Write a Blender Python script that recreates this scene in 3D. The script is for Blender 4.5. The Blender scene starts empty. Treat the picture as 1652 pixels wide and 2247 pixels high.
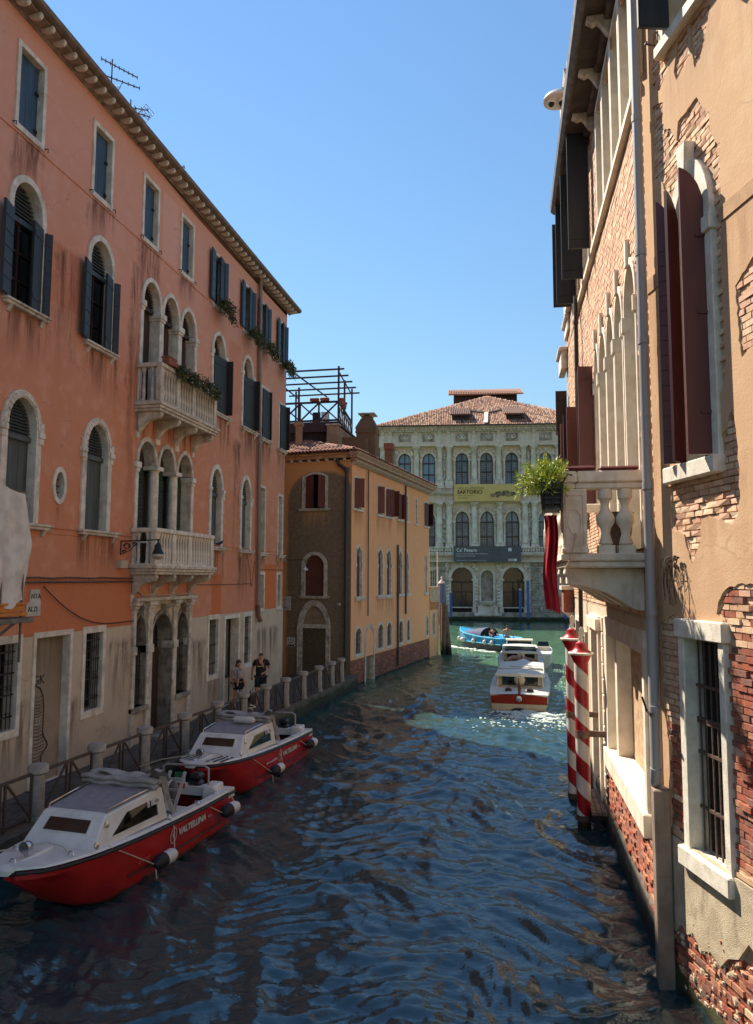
import bpy, bmesh, math, random
import numpy as np
from mathutils import Vector, Matrix, noise
random.seed(11)
S = bpy.context.scene
COL = S.collection
PI = math.pi

# ---------------------------------------------------------------- camera
cd = bpy.data.cameras.new('camera')
cam = bpy.data.objects.new('camera', cd); COL.objects.link(cam)
cd.sensor_fit = 'VERTICAL'; cd.sensor_height = 36.0
cd.lens = 36.0 * 1600.0 / 2247.0
cd.clip_start = 0.1; cd.clip_end = 2000
CAM_H = 5.05
cam.matrix_world = (Matrix.Translation((0, 0, CAM_H)) @ Matrix.Rotation(math.atan(324/1600), 4, 'Z')
                    @ Matrix.Rotation(PI/2 + math.atan(145/1600), 4, 'X') @ Matrix.Rotation(math.radians(0.2), 4, 'Z'))
S.camera = cam
# ---------------------------------------------------------------- sky, sun, exposure
SUN_DIR = Vector((-0.515, 0.41, 0.752)).normalized()         # towards the sun
w = bpy.data.worlds.new('World'); S.world = w; w.use_nodes = True
nt = w.node_tree
bg = nt.nodes['Background']
sky = nt.nodes.new('ShaderNodeTexSky'); sky.sky_type = 'NISHITA'; sky.sun_disc = False
sky.sun_elevation = math.asin(SUN_DIR.z)
sky.sun_rotation = math.atan2(SUN_DIR.x, SUN_DIR.y)
sky.air_density = 2.0; sky.dust_density = 0.0; sky.ozone_density = 10.0
nt.links.new(sky.outputs[0], bg.inputs[0]); bg.inputs[1].default_value = 0.074
sl = bpy.data.lights.new('sun', 'SUN'); sl.energy = 5.0; sl.angle = math.radians(0.53); sl.color = (1.0, 0.91, 0.78)
sun = bpy.data.objects.new('sun', sl); COL.objects.link(sun)
sun.rotation_euler = SUN_DIR.to_track_quat('Z', 'Y').to_euler(); sun.location = (-20, 15, 40)
S.view_settings.view_transform = 'Standard'; S.view_settings.look = 'None'
S.view_settings.exposure = 0.97; S.view_settings.gamma = 1.0
S.view_settings.use_curve_mapping = False
S.render.engine = 'CYCLES'
S.cycles.use_denoising = True
S.cycles.max_bounces = 6; S.cycles.diffuse_bounces = 4; S.cycles.glossy_bounces = 3; S.cycles.transmission_bounces = 4
S.cycles.caustics_reflective = False; S.cycles.caustics_refractive = False

# ---------------------------------------------------------------- mesh helpers
class MB:
    def __init__(s, M=None): s.v = []; s.f = []; s.mi = []; s.cur = 0; s.M = M
    def mat(s, i): s.cur = i; return s
    def add(s, vs, fs):
        b = len(s.v)
        for p in vs:
            p = Vector(p)
            s.v.append(s.M @ p if s.M else p)
        for f in fs: s.f.append([b + i for i in f]); s.mi.append(s.cur)
        return s
    def box(s, x0, x1, y0, y1, z0, z1):
        return s.add([(x0,y0,z0),(x1,y0,z0),(x1,y1,z0),(x0,y1,z0),(x0,y0,z1),(x1,y0,z1),(x1,y1,z1),(x0,y1,z1)],
                     [(0,3,2,1),(4,5,6,7),(0,1,5,4),(1,2,6,5),(2,3,7,6),(3,0,4,7)])
    def obox(s, M, hx, hy, hz):
        vs = [M @ Vector((a*hx, b*hy, c*hz)) for c in (-1,1) for a, b in ((-1,-1),(1,-1),(1,1),(-1,1))]
        return s.add(vs, [(0,3,2,1),(4,5,6,7),(0,1,5,4),(1,2,6,5),(2,3,7,6),(3,0,4,7)])
    def bar(s, a, b, wx, wy=None):
        a = Vector(a); b = Vector(b); d = b - a; L = d.length
        q = d.to_track_quat('Z', 'Y').to_matrix().to_4x4()
        return s.obox(Matrix.Translation((a+b)/2) @ q, wx/2, (wy or wx)/2, L/2)
    def prism(s, pts, y0, y1):            # polygon in xz extruded along y
        n = len(pts)
        vs = [(p[0], y0, p[1]) for p in pts] + [(p[0], y1, p[1]) for p in pts]
        return s.add(vs, [tuple(range(n)), tuple(range(2*n-1, n-1, -1))] + [(i, n+i, n+(i+1)%n, (i+1)%n) for i in range(n)])
    def prismx(s, pts, x0, x1):           # polygon in yz extruded along x
        n = len(pts)
        vs = [(x0, p[0], p[1]) for p in pts] + [(x1, p[0], p[1]) for p in pts]
        return s.add(vs, [tuple(range(n)), tuple(range(2*n-1, n-1, -1))] + [(i, n+i, n+(i+1)%n, (i+1)%n) for i in range(n)])
    def prismz(s, pts, z0, z1):
        n = len(pts)
        vs = [(p[0], p[1], z0) for p in pts] + [(p[0], p[1], z1) for p in pts]
        return s.add(vs, [tuple(range(n)), tuple(range(2*n-1, n-1, -1))] + [(i, n+i, n+(i+1)%n, (i+1)%n) for i in range(n)])
    def ring(s, outer, inner, yf, yo, yi):  # window surround: front ring, outer side, inner reveal
        n = len(outer)
        vs = [(p[0], yf, p[1]) for p in outer] + [(p[0], yf, p[1]) for p in inner] + [(p[0], yo, p[1]) for p in outer] + [(p[0], yi, p[1]) for p in inner]
        fs = []
        for i in range(n):
            j = (i+1) % n
            fs += [(i, j, n+j, n+i), (i, 2*n+i, 2*n+j, j), (n+i, n+j, 3*n+j, 3*n+i)]
        return s.add(vs, fs)
    def tube(s, pts, r, n=6, caps=True):
        pts = [Vector(p) for p in pts]; rs = r if isinstance(r, (list, tuple)) else [r]*len(pts)
        vs = []; fs = []; pn = None
        for i, p in enumerate(pts):
            t = (pts[min(i+1, len(pts)-1)] - pts[max(i-1, 0)])
            t = t.normalized() if t.length > 1e-9 else Vector((0,0,1))
            if pn is None:
                a = Vector((0,0,1)) if abs(t.z) < .9 else Vector((1,0,0))
                pn = t.cross(a).normalized()
            else:
                pn = (pn - t*pn.dot(t))
                pn = pn.normalized() if pn.length > 1e-6 else t.orthogonal().normalized()
            bn = t.cross(pn)
            for k in range(n):
                a = 2*PI*k/n
                vs.append(p + (pn*math.cos(a) + bn*math.sin(a))*rs[i])
        for i in range(len(pts)-1):
            for k in range(n):
                fs.append((i*n+k, i*n+(k+1)%n, (i+1)*n+(k+1)%n, (i+1)*n+k))
        if caps: fs += [tuple(range(n-1, -1, -1)), tuple((len(pts)-1)*n+k for k in range(n))]
        return s.add(vs, fs)
    def lathe(s, prof, c=(0,0,0), n=12, M=None, a0=0.0):
        vs = []; fs = []; c = Vector(c); m = len(prof)
        for r, z in prof:
            for k in range(n):
                a = a0 + 2*PI*k/n; p = Vector((r*math.cos(a), r*math.sin(a), z))
                vs.append(c + (M @ p if M else p))
        for i in range(m-1):
            for k in range(n): fs.append((i*n+k, i*n+(k+1)%n, (i+1)*n+(k+1)%n, (i+1)*n+k))
        fs += [tuple(range(n-1, -1, -1)), tuple((m-1)*n+k for k in range(n))]
        return s.add(vs, fs)
    def loft(s, secs, closed=True, caps=True):
        n = len(secs[0]); vs = [p for q in secs for p in q]; fs = []
        for i in range(len(secs)-1):
            for k in range(n if closed else n-1): fs.append((i*n+k, i*n+(k+1)%n, (i+1)*n+(k+1)%n, (i+1)*n+k))
        if caps: fs += [tuple(range(n-1,-1,-1)), tuple((len(secs)-1)*n+k for k in range(n))]
        return s.add(vs, fs)
    def blob(s, c, rx, ry, rz, n=6, m=5, jit=0.0):
        c = Vector(c); vs = []; fs = []
        for i in range(m+1):
            th = PI*i/m
            for k in range(n):
                a = 2*PI*k/n; q = 1 + random.uniform(-jit, jit)
                vs.append(c + Vector((rx*math.sin(th)*math.cos(a)*q, ry*math.sin(th)*math.sin(a)*q, rz*math.cos(th)*q)))
        for i in range(m):
            for k in range(n): fs.append((i*n+k, (i+1)*n+k, (i+1)*n+(k+1)%n, i*n+(k+1)%n))
        return s.add(vs, fs)
    def mesh(s, name, mats, smooth=False, bevel=0, fixn=True):
        me = bpy.data.meshes.new(name)
        me.from_pydata([tuple(v) for v in s.v], [], s.f)
        for m in (mats if isinstance(mats, (list, tuple)) else [mats]): me.materials.append(m)
        if any(s.mi): me.polygons.foreach_set('material_index', s.mi)
        if fixn or bevel:
            bm = bmesh.new(); bm.from_mesh(me)
            if fixn: bmesh.ops.recalc_face_normals(bm, faces=bm.faces)
            if bevel:
                es = [e for e in bm.edges if len(e.link_faces) == 2 and e.calc_face_angle(0) > 0.6]
                bmesh.ops.bevel(bm, geom=es, offset=bevel, segments=1, affect='EDGES', clamp_overlap=True)
            bm.to_mesh(me); bm.free()
        if smooth:
            me.polygons.foreach_set('use_smooth', [True]*len(me.polygons))
            if smooth != 'all':
                me.set_sharp_from_angle(angle=0.7)
        me.update()
        return me
    def build(s, name, mats, parent=None, smooth=False, bevel=0, fixn=True, label=None):
        return link(name, s.mesh(name, mats, smooth, bevel, fixn), parent, label)

def link(name, me, parent=None, label=None):
    o = bpy.data.objects.new(name, me); COL.objects.link(o)
    if parent: o.parent = parent
    if label: o['label'] = label
    return o
def tag(o, label, cat, group=None):
    o['label'] = label; o['category'] = cat
    if group: o['group'] = group
    return o
def thing(name, label, cat, loc=(0,0,0), rz=0.0, group=None):
    o = bpy.data.objects.new(name, None); COL.objects.link(o)
    o.empty_display_size = .2; o.location = loc; o.rotation_euler = (0, 0, rz)
    return tag(o, label, cat, group)
def dup(root, loc, rz=None, label=None):
    r = root.copy(); COL.objects.link(r); r.location = loc
    if rz is not None: r.rotation_euler = (0, 0, rz)
    if label: r['label'] = label
    for ch in list(root.children):
        c = ch.copy(); COL.objects.link(c); c.parent = r
        for g in ch.children:
            d = g.copy(); COL.objects.link(d); d.parent = c
    return r
def text_mesh(txt, size, mat, extrude=.003, align='LEFT', bold=0.0, space=1.0):
    cu = bpy.data.curves.new('txt', 'FONT'); cu.body = txt; cu.size = size; cu.extrude = extrude; cu.align_x = align
    cu.offset = bold; cu.space_character = space; cu.resolution_u = 3
    o = bpy.data.objects.new('txt', cu); COL.objects.link(o)
    dg = bpy.context.evaluated_depsgraph_get(); dg.update()
    me = bpy.data.meshes.new_from_object(o.evaluated_get(dg))
    bpy.data.objects.remove(o); bpy.data.curves.remove(cu)
    me.materials.clear(); me.materials.append(mat)
    return me
def text(name, txt, size, mat, parent, M, **k):       # M maps text plane (x right, y up) into the parent's space
    me = text_mesh(txt, size, mat, **k); me.transform(M); me.name = name
    return link(name, me, parent)
def XZ(x, y, z):                                       # text standing on a wall: x right, z up, facing -y
    return Matrix.Translation((x, y, z)) @ Matrix.Rotation(PI/2, 4, 'X')

# outline helpers in (x, z)
def rect(x0, x1, z0, z1): return [(x0,z0),(x1,z0),(x1,z1),(x0,z1)]
def arch(x0, x1, z0, zs, zt, n=12):
    c = (x0+x1)/2; a = (x1-x0)/2
    return [(x0,z0),(x1,z0)] + [(c+a*math.cos(PI*i/n), zs+(zt-zs)*math.sin(PI*i/n)) for i in range(n+1)]
def seg(x0, x1, z0, zs, zt, n=8):
    c = (x0+x1)/2; a = (x1-x0)/2
    return [(x0,z0),(x1,z0)] + [(c+a*(1-2*i/n), zs+(zt-zs)*(1-(1-2*i/n)**2)) for i in range(n+1)]
def ogee(x0, x1, z0, zs, zt, n=10):
    c = (x0+x1)/2; a = (x1-x0)/2; pts = [(x0,z0),(x1,z0)]
    right = [(1,0),(1.0,.22),(.93,.42),(.72,.56),(.45,.66),(.25,.76),(.12,.88),(0,1)]
    pts += [(c+a*u, zs+(zt-zs)*v) for u, v in right] + [(c-a*u, zs+(zt-zs)*v) for u, v in reversed(right[:-1])]
    return pts
def pointed(x0, x1, z0, zs, zt, n=8):
    c = (x0+x1)/2; a = (x1-x0)/2; pts = [(x0,z0),(x1,z0)]
    r = [(math.cos(i/n*PI/2)**.9, math.sin(i/n*PI/2)**1.25) for i in range(n)] + [(0,1)]
    return pts + [(c+a*u, zs+(zt-zs)*v) for u, v in r] + [(c-a*u, zs+(zt-zs)*v) for u, v in reversed(r[:-1])]
def oval(cx, cz, rx, rz, n=20): return [(cx+rx*math.cos(2*PI*i/n), cz+rz*math.sin(2*PI*i/n)) for i in range(n)]
def grow(pts, d):
    cx = sum(p[0] for p in pts)/len(pts); cz = sum(p[1] for p in pts)/len(pts)
    return [(p[0]+math.copysign(d, p[0]-cx), p[1]+math.copysign(d, p[1]-cz)) for p in pts]
def ragged(pts, step=.12, amp=.03):
    out = []; n = len(pts)
    for i in range(n):
        a = Vector(pts[i]); b = Vector(pts[(i+1)%n]); L = (b-a).length; k = max(1, int(L/step))
        for j in range(k):
            p = a.lerp(b, j/k); q = Vector((-(b-a).y, (b-a).x))/max(L,1e-6)
            p = p + q*random.uniform(-amp, amp)*(0 if j == 0 else 1)
            out.append((p.x, p.y))
    return out
def inside(p, poly):
    x, y = p; c = False; n = len(poly)
    for i in range(n):
        x1, y1 = poly[i]; x2, y2 = poly[i-1]
        if (y1 > y) != (y2 > y) and x < (x2-x1)*(y-y1)/(y2-y1)+x1: c = not c
    return c
def sheet(name, outline, holes, mat, parent, y=0.0, thick=0.0, subname=None):
    """wall face with openings; thick > 0 gives the openings and rim real edges going inwards"""
    bm = bmesh.new(); es = []; loops = []
    for lp in [outline] + holes:
        vs = [bm.verts.new((p[0], y, p[1])) for p in lp]; loops.append(vs)
        for i in range(len(vs)): es.append(bm.edges.new((vs[i], vs[(i+1)%len(vs)])))
    bmesh.ops.triangle_fill(bm, use_beauty=True, use_dissolve=False, edges=es)
    for f in bm.faces:
        f.normal_update()
        if f.normal.y > 0: f.normal_flip()
    if thick:
        for vs in loops:
            bk = [bm.verts.new((v.co.x, y+thick, v.co.z)) for v in vs]
            for i in range(len(vs)):
                j = (i+1) % len(vs); bm.faces.new((vs[i], bk[i], bk[j], vs[j]))
    me = bpy.data.meshes.new(name); bm.to_mesh(me); bm.free(); me.materials.append(mat)
    return link(name, me, parent)

# ---------------------------------------------------------------- materials
def C(r, g, b):
    f = lambda c: (c/255/12.92 if c <= 10 else ((c/255+.055)/1.055)**2.4)
    return (f(r), f(g), f(b), 1)
class NG:
    def __init__(s, m): s.t = m.node_tree; s.n = s.t.nodes; s.l = s.t.links
    def new(s, typ, **k):
        q = s.n.new(typ)
        for a, b in k.items(): setattr(q, a, b)
        return q
    def val(s, sock, v):
        if hasattr(v, 'is_output'): s.l.new(v, sock)
        else: sock.default_value = v
    def math(s, op, a, b=0.0, c=None, clamp=False):
        q = s.new('ShaderNodeMath', operation=op, use_clamp=clamp); s.val(q.inputs[0], a); s.val(q.inputs[1], b)
        if c is not None: s.val(q.inputs[2], c)
        return q.outputs[0]
    def noise(s, vec, scale, detail=4, rough=.55, dist=0.0):
        q = s.new('ShaderNodeTexNoise'); s.l.new(vec, q.inputs['Vector']); q.inputs['Scale'].default_value = scale
        q.inputs['Detail'].default_value = detail; q.inputs['Roughness'].default_value = rough; q.inputs['Distortion'].default_value = dist
        return q.outputs['Fac']
    def vor(s, vec, scale, feature='F1'):
        q = s.new('ShaderNodeTexVoronoi', feature=feature); s.l.new(vec, q.inputs['Vector']); q.inputs['Scale'].default_value = scale
        return q
    def mapr(s, v, a, b, c=0.0, d=1.0, smooth=True):
        q = s.new('ShaderNodeMapRange'); q.interpolation_type = 'SMOOTHSTEP' if smooth else 'LINEAR'
        s.val(q.inputs[0], v)
        for i, x in enumerate((a, b, c, d)): q.inputs[1+i].default_value = x
        return q.outputs[0]
    def mix(s, f, a, b, mode='MIX'):
        q = s.new('ShaderNodeMix', data_type='RGBA', blend_type=mode); s.val(q.inputs[0], f); s.val(q.inputs[6], a); s.val(q.inputs[7], b)
        return q.outputs[2]
    def scalevec(s, vec, sc):
        q = s.new('ShaderNodeMapping'); s.l.new(vec, q.inputs[0]); q.inputs['Scale'].default_value = sc
        return q.outputs[0]
    def bump(s, h, strength=.3, dist=.02, prev=None):
        q = s.new('ShaderNodeBump'); s.l.new(h, q.inputs['Height']); q.inputs['Strength'].default_value = strength; q.inputs['Distance'].default_value = dist
        if prev: s.l.new(prev, q.inputs['Normal'])
        return q.outputs[0]
    def box(s, xyz, x0, x1, z0, z1, sx=.1, sz=.3):
        x, z = xyz
        a = s.math('MULTIPLY', s.mapr(x, x0-sx, x0+sx), s.mapr(x, x1+sx, x1-sx))
        b = s.math('MULTIPLY', s.mapr(z, z0-sz, z0+sz), s.mapr(z, z1+.02, z1-.02))
        return s.math('MULTIPLY', a, b)
def newmat(name):
    m = bpy.data.materials.new(name); m.use_nodes = True; g = NG(m); b = g.n['Principled BSDF']
    tc = g.new('ShaderNodeTexCoord'); return m, g, b, tc.outputs['Object']
def simple(name, col, col2=None, scale=6.0, rough=.7, metal=0.0, bump=0.0, bscale=60.0, streak=False, dirt=None, dirtamt=.5, spec=.5, detail=5, vary=0.0):
    m, g, b, v = newmat(name)
    c = col
    vv = g.scalevec(v, (1, 1, .12)) if streak else v
    if col2: c = g.mix(g.mapr(g.noise(vv, scale, detail), .35, .65), col, col2)
    if dirt: c = g.mix(g.math('MULTIPLY', g.mapr(g.noise(g.scalevec(v, (1,1,.35)), scale*.8+.7, 6, .65), .5, .72), dirtamt), c, dirt)
    if vary:
        oi = g.new('ShaderNodeObjectInfo'); hs = g.new('ShaderNodeHueSaturation'); g.val(hs.inputs['Color'], c)
        g.l.new(g.mapr(oi.outputs['Random'], 0, 1, 1-vary, 1+vary, False), hs.inputs['Value']); c = hs.outputs[0]
    g.val(b.inputs['Base Color'], c)
    b.inputs['Roughness'].default_value = rough; b.inputs['Metallic'].default_value = metal
    b.inputs['Specular IOR Level'].default_value = spec
    if bump: g.l.new(g.bump(g.noise(v, bscale, 4), bump, .01), b.inputs['Normal'])
    return m
def plaster(name, c_lo, c_hi, zr, c_mot, stains=(), paints=(), dark=(.05,.03,.02,1), bump=.25, stain_amt=.8, mot=2.2):
    """painted plaster: two faded tones over the height, mottling, run-off stains below sills, repainted panels"""
    m, g, b, v = newmat(name)
    sp = g.new('ShaderNodeSeparateXYZ'); g.l.new(v, sp.inputs[0]); X = sp.outputs[0]; Z = sp.outputs[2]
    n1 = g.noise(v, .45, 5, .6); n2 = g.noise(v, mot, 6, .65); n3 = g.noise(v, 14, 5, .7)
    zz = g.math('ADD', Z, g.math('MULTIPLY', g.math('SUBTRACT', n1, .5), 9.0))
    c = g.mix(g.mapr(zz, zr[0], zr[1]), c_lo, c_hi)
    c = g.mix(g.math('MULTIPLY', g.mapr(n2, .45, .75), .55), c, c_mot)
    for x0, x1, z0, z1, col, amt in paints:
        f = g.box((X, Z), x0, x1, z0, z1, .02, .02)
        c = g.mix(g.math('MULTIPLY', f, amt), c, col)
    c = g.mix(g.mapr(n3, .3, .8, 0, .3), c, g.mix(.5, c, (.9,.85,.8,1), 'MULTIPLY'))
    st = g.noise(g.scalevec(v, (3.6, 3.6, .34)), 1.0, 8, .72, .5)
    allv = g.math('MULTIPLY', g.mapr(st, .55, .8), g.mapr(n1, .4, .65))
    c = g.mix(g.math('MULTIPLY', allv, .22), c, dark)
    # fine cracks and flaked spots
    dv = g.new('ShaderNodeVectorMath', operation='ADD'); g.l.new(v, dv.inputs[0]); nc = g.new('ShaderNodeTexNoise'); g.l.new(v, nc.inputs['Vector']); nc.inputs['Scale'].default_value = 2.5; sc_ = g.new('ShaderNodeVectorMath', operation='SCALE'); g.l.new(nc.outputs['Color'], sc_.inputs[0]); sc_.inputs['Scale'].default_value = .45; g.l.new(sc_.outputs[0], dv.inputs[1])
    vr = g.new('ShaderNodeTexVoronoi', feature='DISTANCE_TO_EDGE'); g.l.new(dv.outputs[0], vr.inputs['Vector']); vr.inputs['Scale'].default_value = .55
    crack = g.math('MULTIPLY', g.mapr(vr.outputs['Distance'], .007, .002), g.mapr(n2, .45, .6))
    c = g.mix(g.math('MULTIPLY', crack, .3), c, dark)
    fl = g.math('MULTIPLY', g.mapr(g.noise(v, 6.5, 5, .7), .70, .74), g.mapr(n1, .45, .6))
    c = g.mix(g.math('MULTIPLY', fl, .5), c, g.mix(.6, c, (.75, .68, .58, 1)))
    tot = None
    nw = g.noise(v, 1.7, 4, .6); Xd = g.math('ADD', X, g.math('MULTIPLY', g.math('SUBTRACT', nw, .5), .9)); Zd = g.math('ADD', Z, g.math('MULTIPLY', g.math('SUBTRACT', st, .5), .8))
    for x0, x1, z0, z1 in stains:
        f = g.math('MULTIPLY', g.math('MULTIPLY', g.mapr(Xd, x0-.22, x0+.16), g.mapr(Xd, x1+.22, x1-.16)), g.math('MULTIPLY', g.mapr(Z, z0, z1), g.mapr(Zd, z1+.18, z1-.05)))
        tot = f if tot is None else g.math('MAXIMUM', tot, f)
    if tot is not None:
        c = g.mix(g.math('MULTIPLY', g.math('MULTIPLY', tot, g.mapr(st, .38, .62)), stain_amt), c, dark)
    g.val(b.inputs['Base Color'], c); b.inputs['Roughness'].default_value = .9; b.inputs['Specular IOR Level'].default_value = .2
    h = g.math('ADD', g.math('MULTIPLY', n3, .6), g.math('ADD', g.noise(v, 45, 3), g.math('MULTIPLY', n2, 1.5)))
    g.l.new(g.bump(h, bump, .015), b.inputs['Normal'])
    return m
STONE = simple('istrian_stone', C(214,200,182), C(180,166,148), 5, .75, bump=.25, bscale=50, dirt=C(70,62,54), dirtamt=.65)
STONE_W = simple('pale_stone', C(230,216,198), C(204,190,172), 4, .7, bump=.25, bscale=70, dirt=C(104,94,82), dirtamt=.5)
STONE_D = simple('grimy_stone', C(164,148,130), C(124,110,96), 3.5, .85, bump=.3, bscale=40, dirt=C(52,45,40), dirtamt=.75)
BLUE = simple('blue_shutter_paint', C(58,84,106), C(48,68,86), 9, .6, streak=True)
NAVY = simple('dark_blue_shutter_paint', C(46,54,64), C(38,44,52), 9, .6, streak=True)
BLACKP = simple('black_shutter_paint', C(30,29,30), C(40,37,36), 8, .6, streak=True)
GREYSH = simple('grey_shutter_paint', C(84,90,88), C(66,72,70), 9, .65, streak=True)
GREENSH = simple('green_louvre_paint', C(52,74,62), C(42,60,50), 9, .65)
BROWNW = simple('brown_timber', C(72,48,38), C(52,36,30), 7, .7, streak=True)
DKWOOD = simple('dark_timber', C(52,38,34), C(40,30,28), 8, .75, streak=True)
REDSH = simple('oxblood_shutter_paint', C(92,40,38), C(80,34,33), 8, .5, streak=True)
RUST = simple('russet_shutter_paint', C(112,52,38), C(94,44,34), 8, .65, streak=True)
IRON = simple('wrought_iron', C(58,48,44), C(44,38,36), 20, .65, metal=.3, bump=.2)
IRONR = simple('rusty_iron', C(104,84,72), C(84,66,56), 25, .7, metal=.2, bump=.2)
ZINC = simple('zinc_pipe', C(164,160,158), C(142,138,136), 3, .5, metal=.1, streak=True)
ZINCP = simple('pale_painted_pipe', C(150,128,114), C(134,112,98), 3, .6, streak=True)
DKGLASS = simple('dark_glass', (.012,.013,.015,1), rough=.12, spec=.6)
DARKIN = simple('dark_interior', (.012,.010,.009,1), rough=.9)
GUTTER = simple('weathered_gutter', C(128,110,94), C(104,90,78), 4, .75, bump=.2)
DKMETAL = simple('dark_gutter_metal', C(82,76,72), C(62,58,56), 3, .55, metal=.3)
TERRA = simple('terracotta', C(150,88,66), C(126,72,56), 12, .85, bump=.2, vary=.12)
TILE = simple('clay_roof_tile', C(176,124,96), C(132,88,68), 7, .88, bump=.3, vary=.25, dirt=C(86,68,56), dirtamt=.7)
PLAST_W = simple('white_plastic', C(206,200,192), rough=.5)
BLACKPL = simple('black_plastic', C(22,22,23), rough=.45)
ROPE = simple('pale_rope', C(190,176,150), rough=.9)
INK = simple('black_ink', C(30,28,28), rough=.8)
CHROME = simple('chrome', C(190,190,192), rough=.22, metal=.9)
# ================================================================ SETTING: water, quay
def waves(x, y):
    """height of the canal surface: crossed wind chop with a little warp; the open Grand Canal behind is flatter"""
    rs = np.random.RandomState(5); h = np.zeros_like(x)
    wx = x + .35*np.sin(y*.9+1.3) + .22*np.sin(y*1.7+x*.8); wy = y + .35*np.sin(x*1.1+.4) + .2*np.sin(x*2.3-y*.6)
    for i in range(52):
        lam = .15*(1.048**i) * rs.uniform(.85, 1.15); ang = rs.normal(1.3, .60)
        k = 2*PI/lam; ph = rs.uniform(0, 2*PI); a = .0132*lam**.9
        s = np.sin(k*(wx*math.cos(ang)+wy*math.sin(ang))+ph)
        env = np.clip(.5+.6*np.sin(x*rs.uniform(.3,1.1)+y*rs.uniform(.2,.8)+rs.uniform(0,6)), 0, 2)
        h += a*env*(s + .25*(2*s*s-1))
    far = 1/(1+np.clip((y-30)/30, 0, 5))
    wake = np.exp(-((x+.3)/1.6)**2)*np.exp(-((y-26.5)/3.2)**2)
    h += wake*.05*np.sin(y*4.2+np.abs(x+.3)*2.4)
    return h*far
def water_sheet(name, xs, ys, mat):
    X, Y = np.meshgrid(xs, ys); Z = waves(X, Y)
    co = np.stack([X.ravel(), Y.ravel(), Z.ravel()], 1); nx = len(xs); ny = len(ys)
    i = np.arange((nx-1)*(ny-1)); r = i//(nx-1); c = i % (nx-1); a = r*nx+c
    faces = np.stack([a, a+1, a+nx+1, a+nx], 1)
    me = bpy.data.meshes.new(name); me.vertices.add(len(co)); me.vertices.foreach_set('co', co.ravel())
    me.loops.add(faces.size); me.loops.foreach_set('vertex_index', faces.ravel().astype(np.int32))
    me.polygons.add(len(faces)); me.polygons.foreach_set('loop_start', (np.arange(len(faces))*4).astype(np.int32))
    me.polygons.foreach_set('use_smooth', np.ones(len(faces), bool))
    me.update(calc_edges=True); me.validate(); me.materials.append(mat)
    o = link(name, me); o['kind'] = 'structure'; return o
m, g, b, v = newmat('canal_water_surface')
n1 = g.noise(v, .25, 4)
g.val(b.inputs['Base Color'], g.mix(g.mapr(n1, .35, .65), (.020, .034, .020, 1), (.026, .044, .026, 1)))
sp = g.new('ShaderNodeSeparateXYZ'); g.l.new(v, sp.inputs[0])
far_sunlit = g.mapr(g.math('ADD', sp.outputs[1], g.math('MULTIPLY', n1, 10)), 30, 44)  # lagoon teal near; far zone lighter green, sunlight put into its colour
g.val(b.inputs['Base Color'], g.mix(far_sunlit, g.mix(g.mapr(n1, .35, .65), (.018, .046, .050, 1), (.022, .052, .054, 1)), (.060, .135, .072, 1)))
b.inputs['Roughness'].default_value = .025; b.inputs['IOR'].default_value = 1.7
bm1 = g.bump(g.noise(g.scalevec(v, (1, 1.7, 1)), 5.5, 4, .55, .6), .30, .05)
g.l.new(g.bump(g.noise(g.scalevec(v, (1, 1.6, 1)), 16.0, 3, .5, .3), .12, .012, bm1), b.inputs['Normal'])
WATER = m
ys = [3.0]
while ys[-1] < 50.6: ys.append(ys[-1] + max(.042, .0046*ys[-1]))
water_sheet('canal_water', np.arange(-11.2, 3.6, .046), np.array(ys), WATER)
yy = [ys[-1]]
while yy[-1] < 93.5: yy.append(yy[-1]+.22)
water_sheet('grand_canal_water', np.concatenate([np.arange(-140, -24, 4.0), np.arange(-24, 16, .2), np.arange(16, 140, 4.0)]), np.array(yy), WATER)
water_sheet('rear_canal_water', np.arange(-11.2, 9.1, .8), np.arange(-30.0, 3.01, .75), WATER)
bed = MB(); bed.box(-300, 300, -120, 400, -3.2, -3.0)
o = bed.build('ground', simple('canal_mud', C(50,46,36))); o['kind'] = 'structure'
bk = MB(); bk.box(-140, -24.2, 30, 50.4, -2.5, -.25); bk.box(12.0, 140, 26, 50.4, -2.5, -.25)
o = bk.build('bank', simple('bank_mud', C(70,64,54))); o['kind'] = 'structure'

ZF = .6
edge = lambda y: -8.69 + (y-11.19)*.0505
def mossy(name, c1, c2, zlo, zhi, moss=C(46,52,22), wet=C(26,25,18), scale=5, bump=.4):
    m, g, b, v = newmat(name)
    sp = g.new('ShaderNodeSeparateXYZ'); g.l.new(v, sp.inputs[0])
    n = g.noise(v, scale, 6, .65); n2 = g.noise(v, 1.3, 4)
    zz = g.math('ADD', sp.outputs[2], g.math('MULTIPLY', g.math('SUBTRACT', n2, .5), .7))
    c = g.mix(g.mapr(n, .35, .68), c1, c2)
    c = g.mix(g.mapr(zz, zhi, (zlo+zhi)/2), c, moss); c = g.mix(g.mapr(zz, (zlo+zhi)/2, zlo), c, wet)
    g.val(b.inputs['Base Color'], c); b.inputs['Roughness'].default_value = .8
    g.l.new(g.bump(g.noise(v, 30, 5, .7), bump, .02), b.inputs['Normal'])
    return m
QUAYST = mossy('wet_quay_stone', C(104,92,76), C(74,66,54), .05, .52)
PAVE = simple('trachyte_paving', C(98,88,78), C(76,68,60), 2.5, .85, bump=.3, dirt=C(50,46,40), dirtamt=.6)
q = MB(); y0, y1 = -8.0, 33.35
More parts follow.
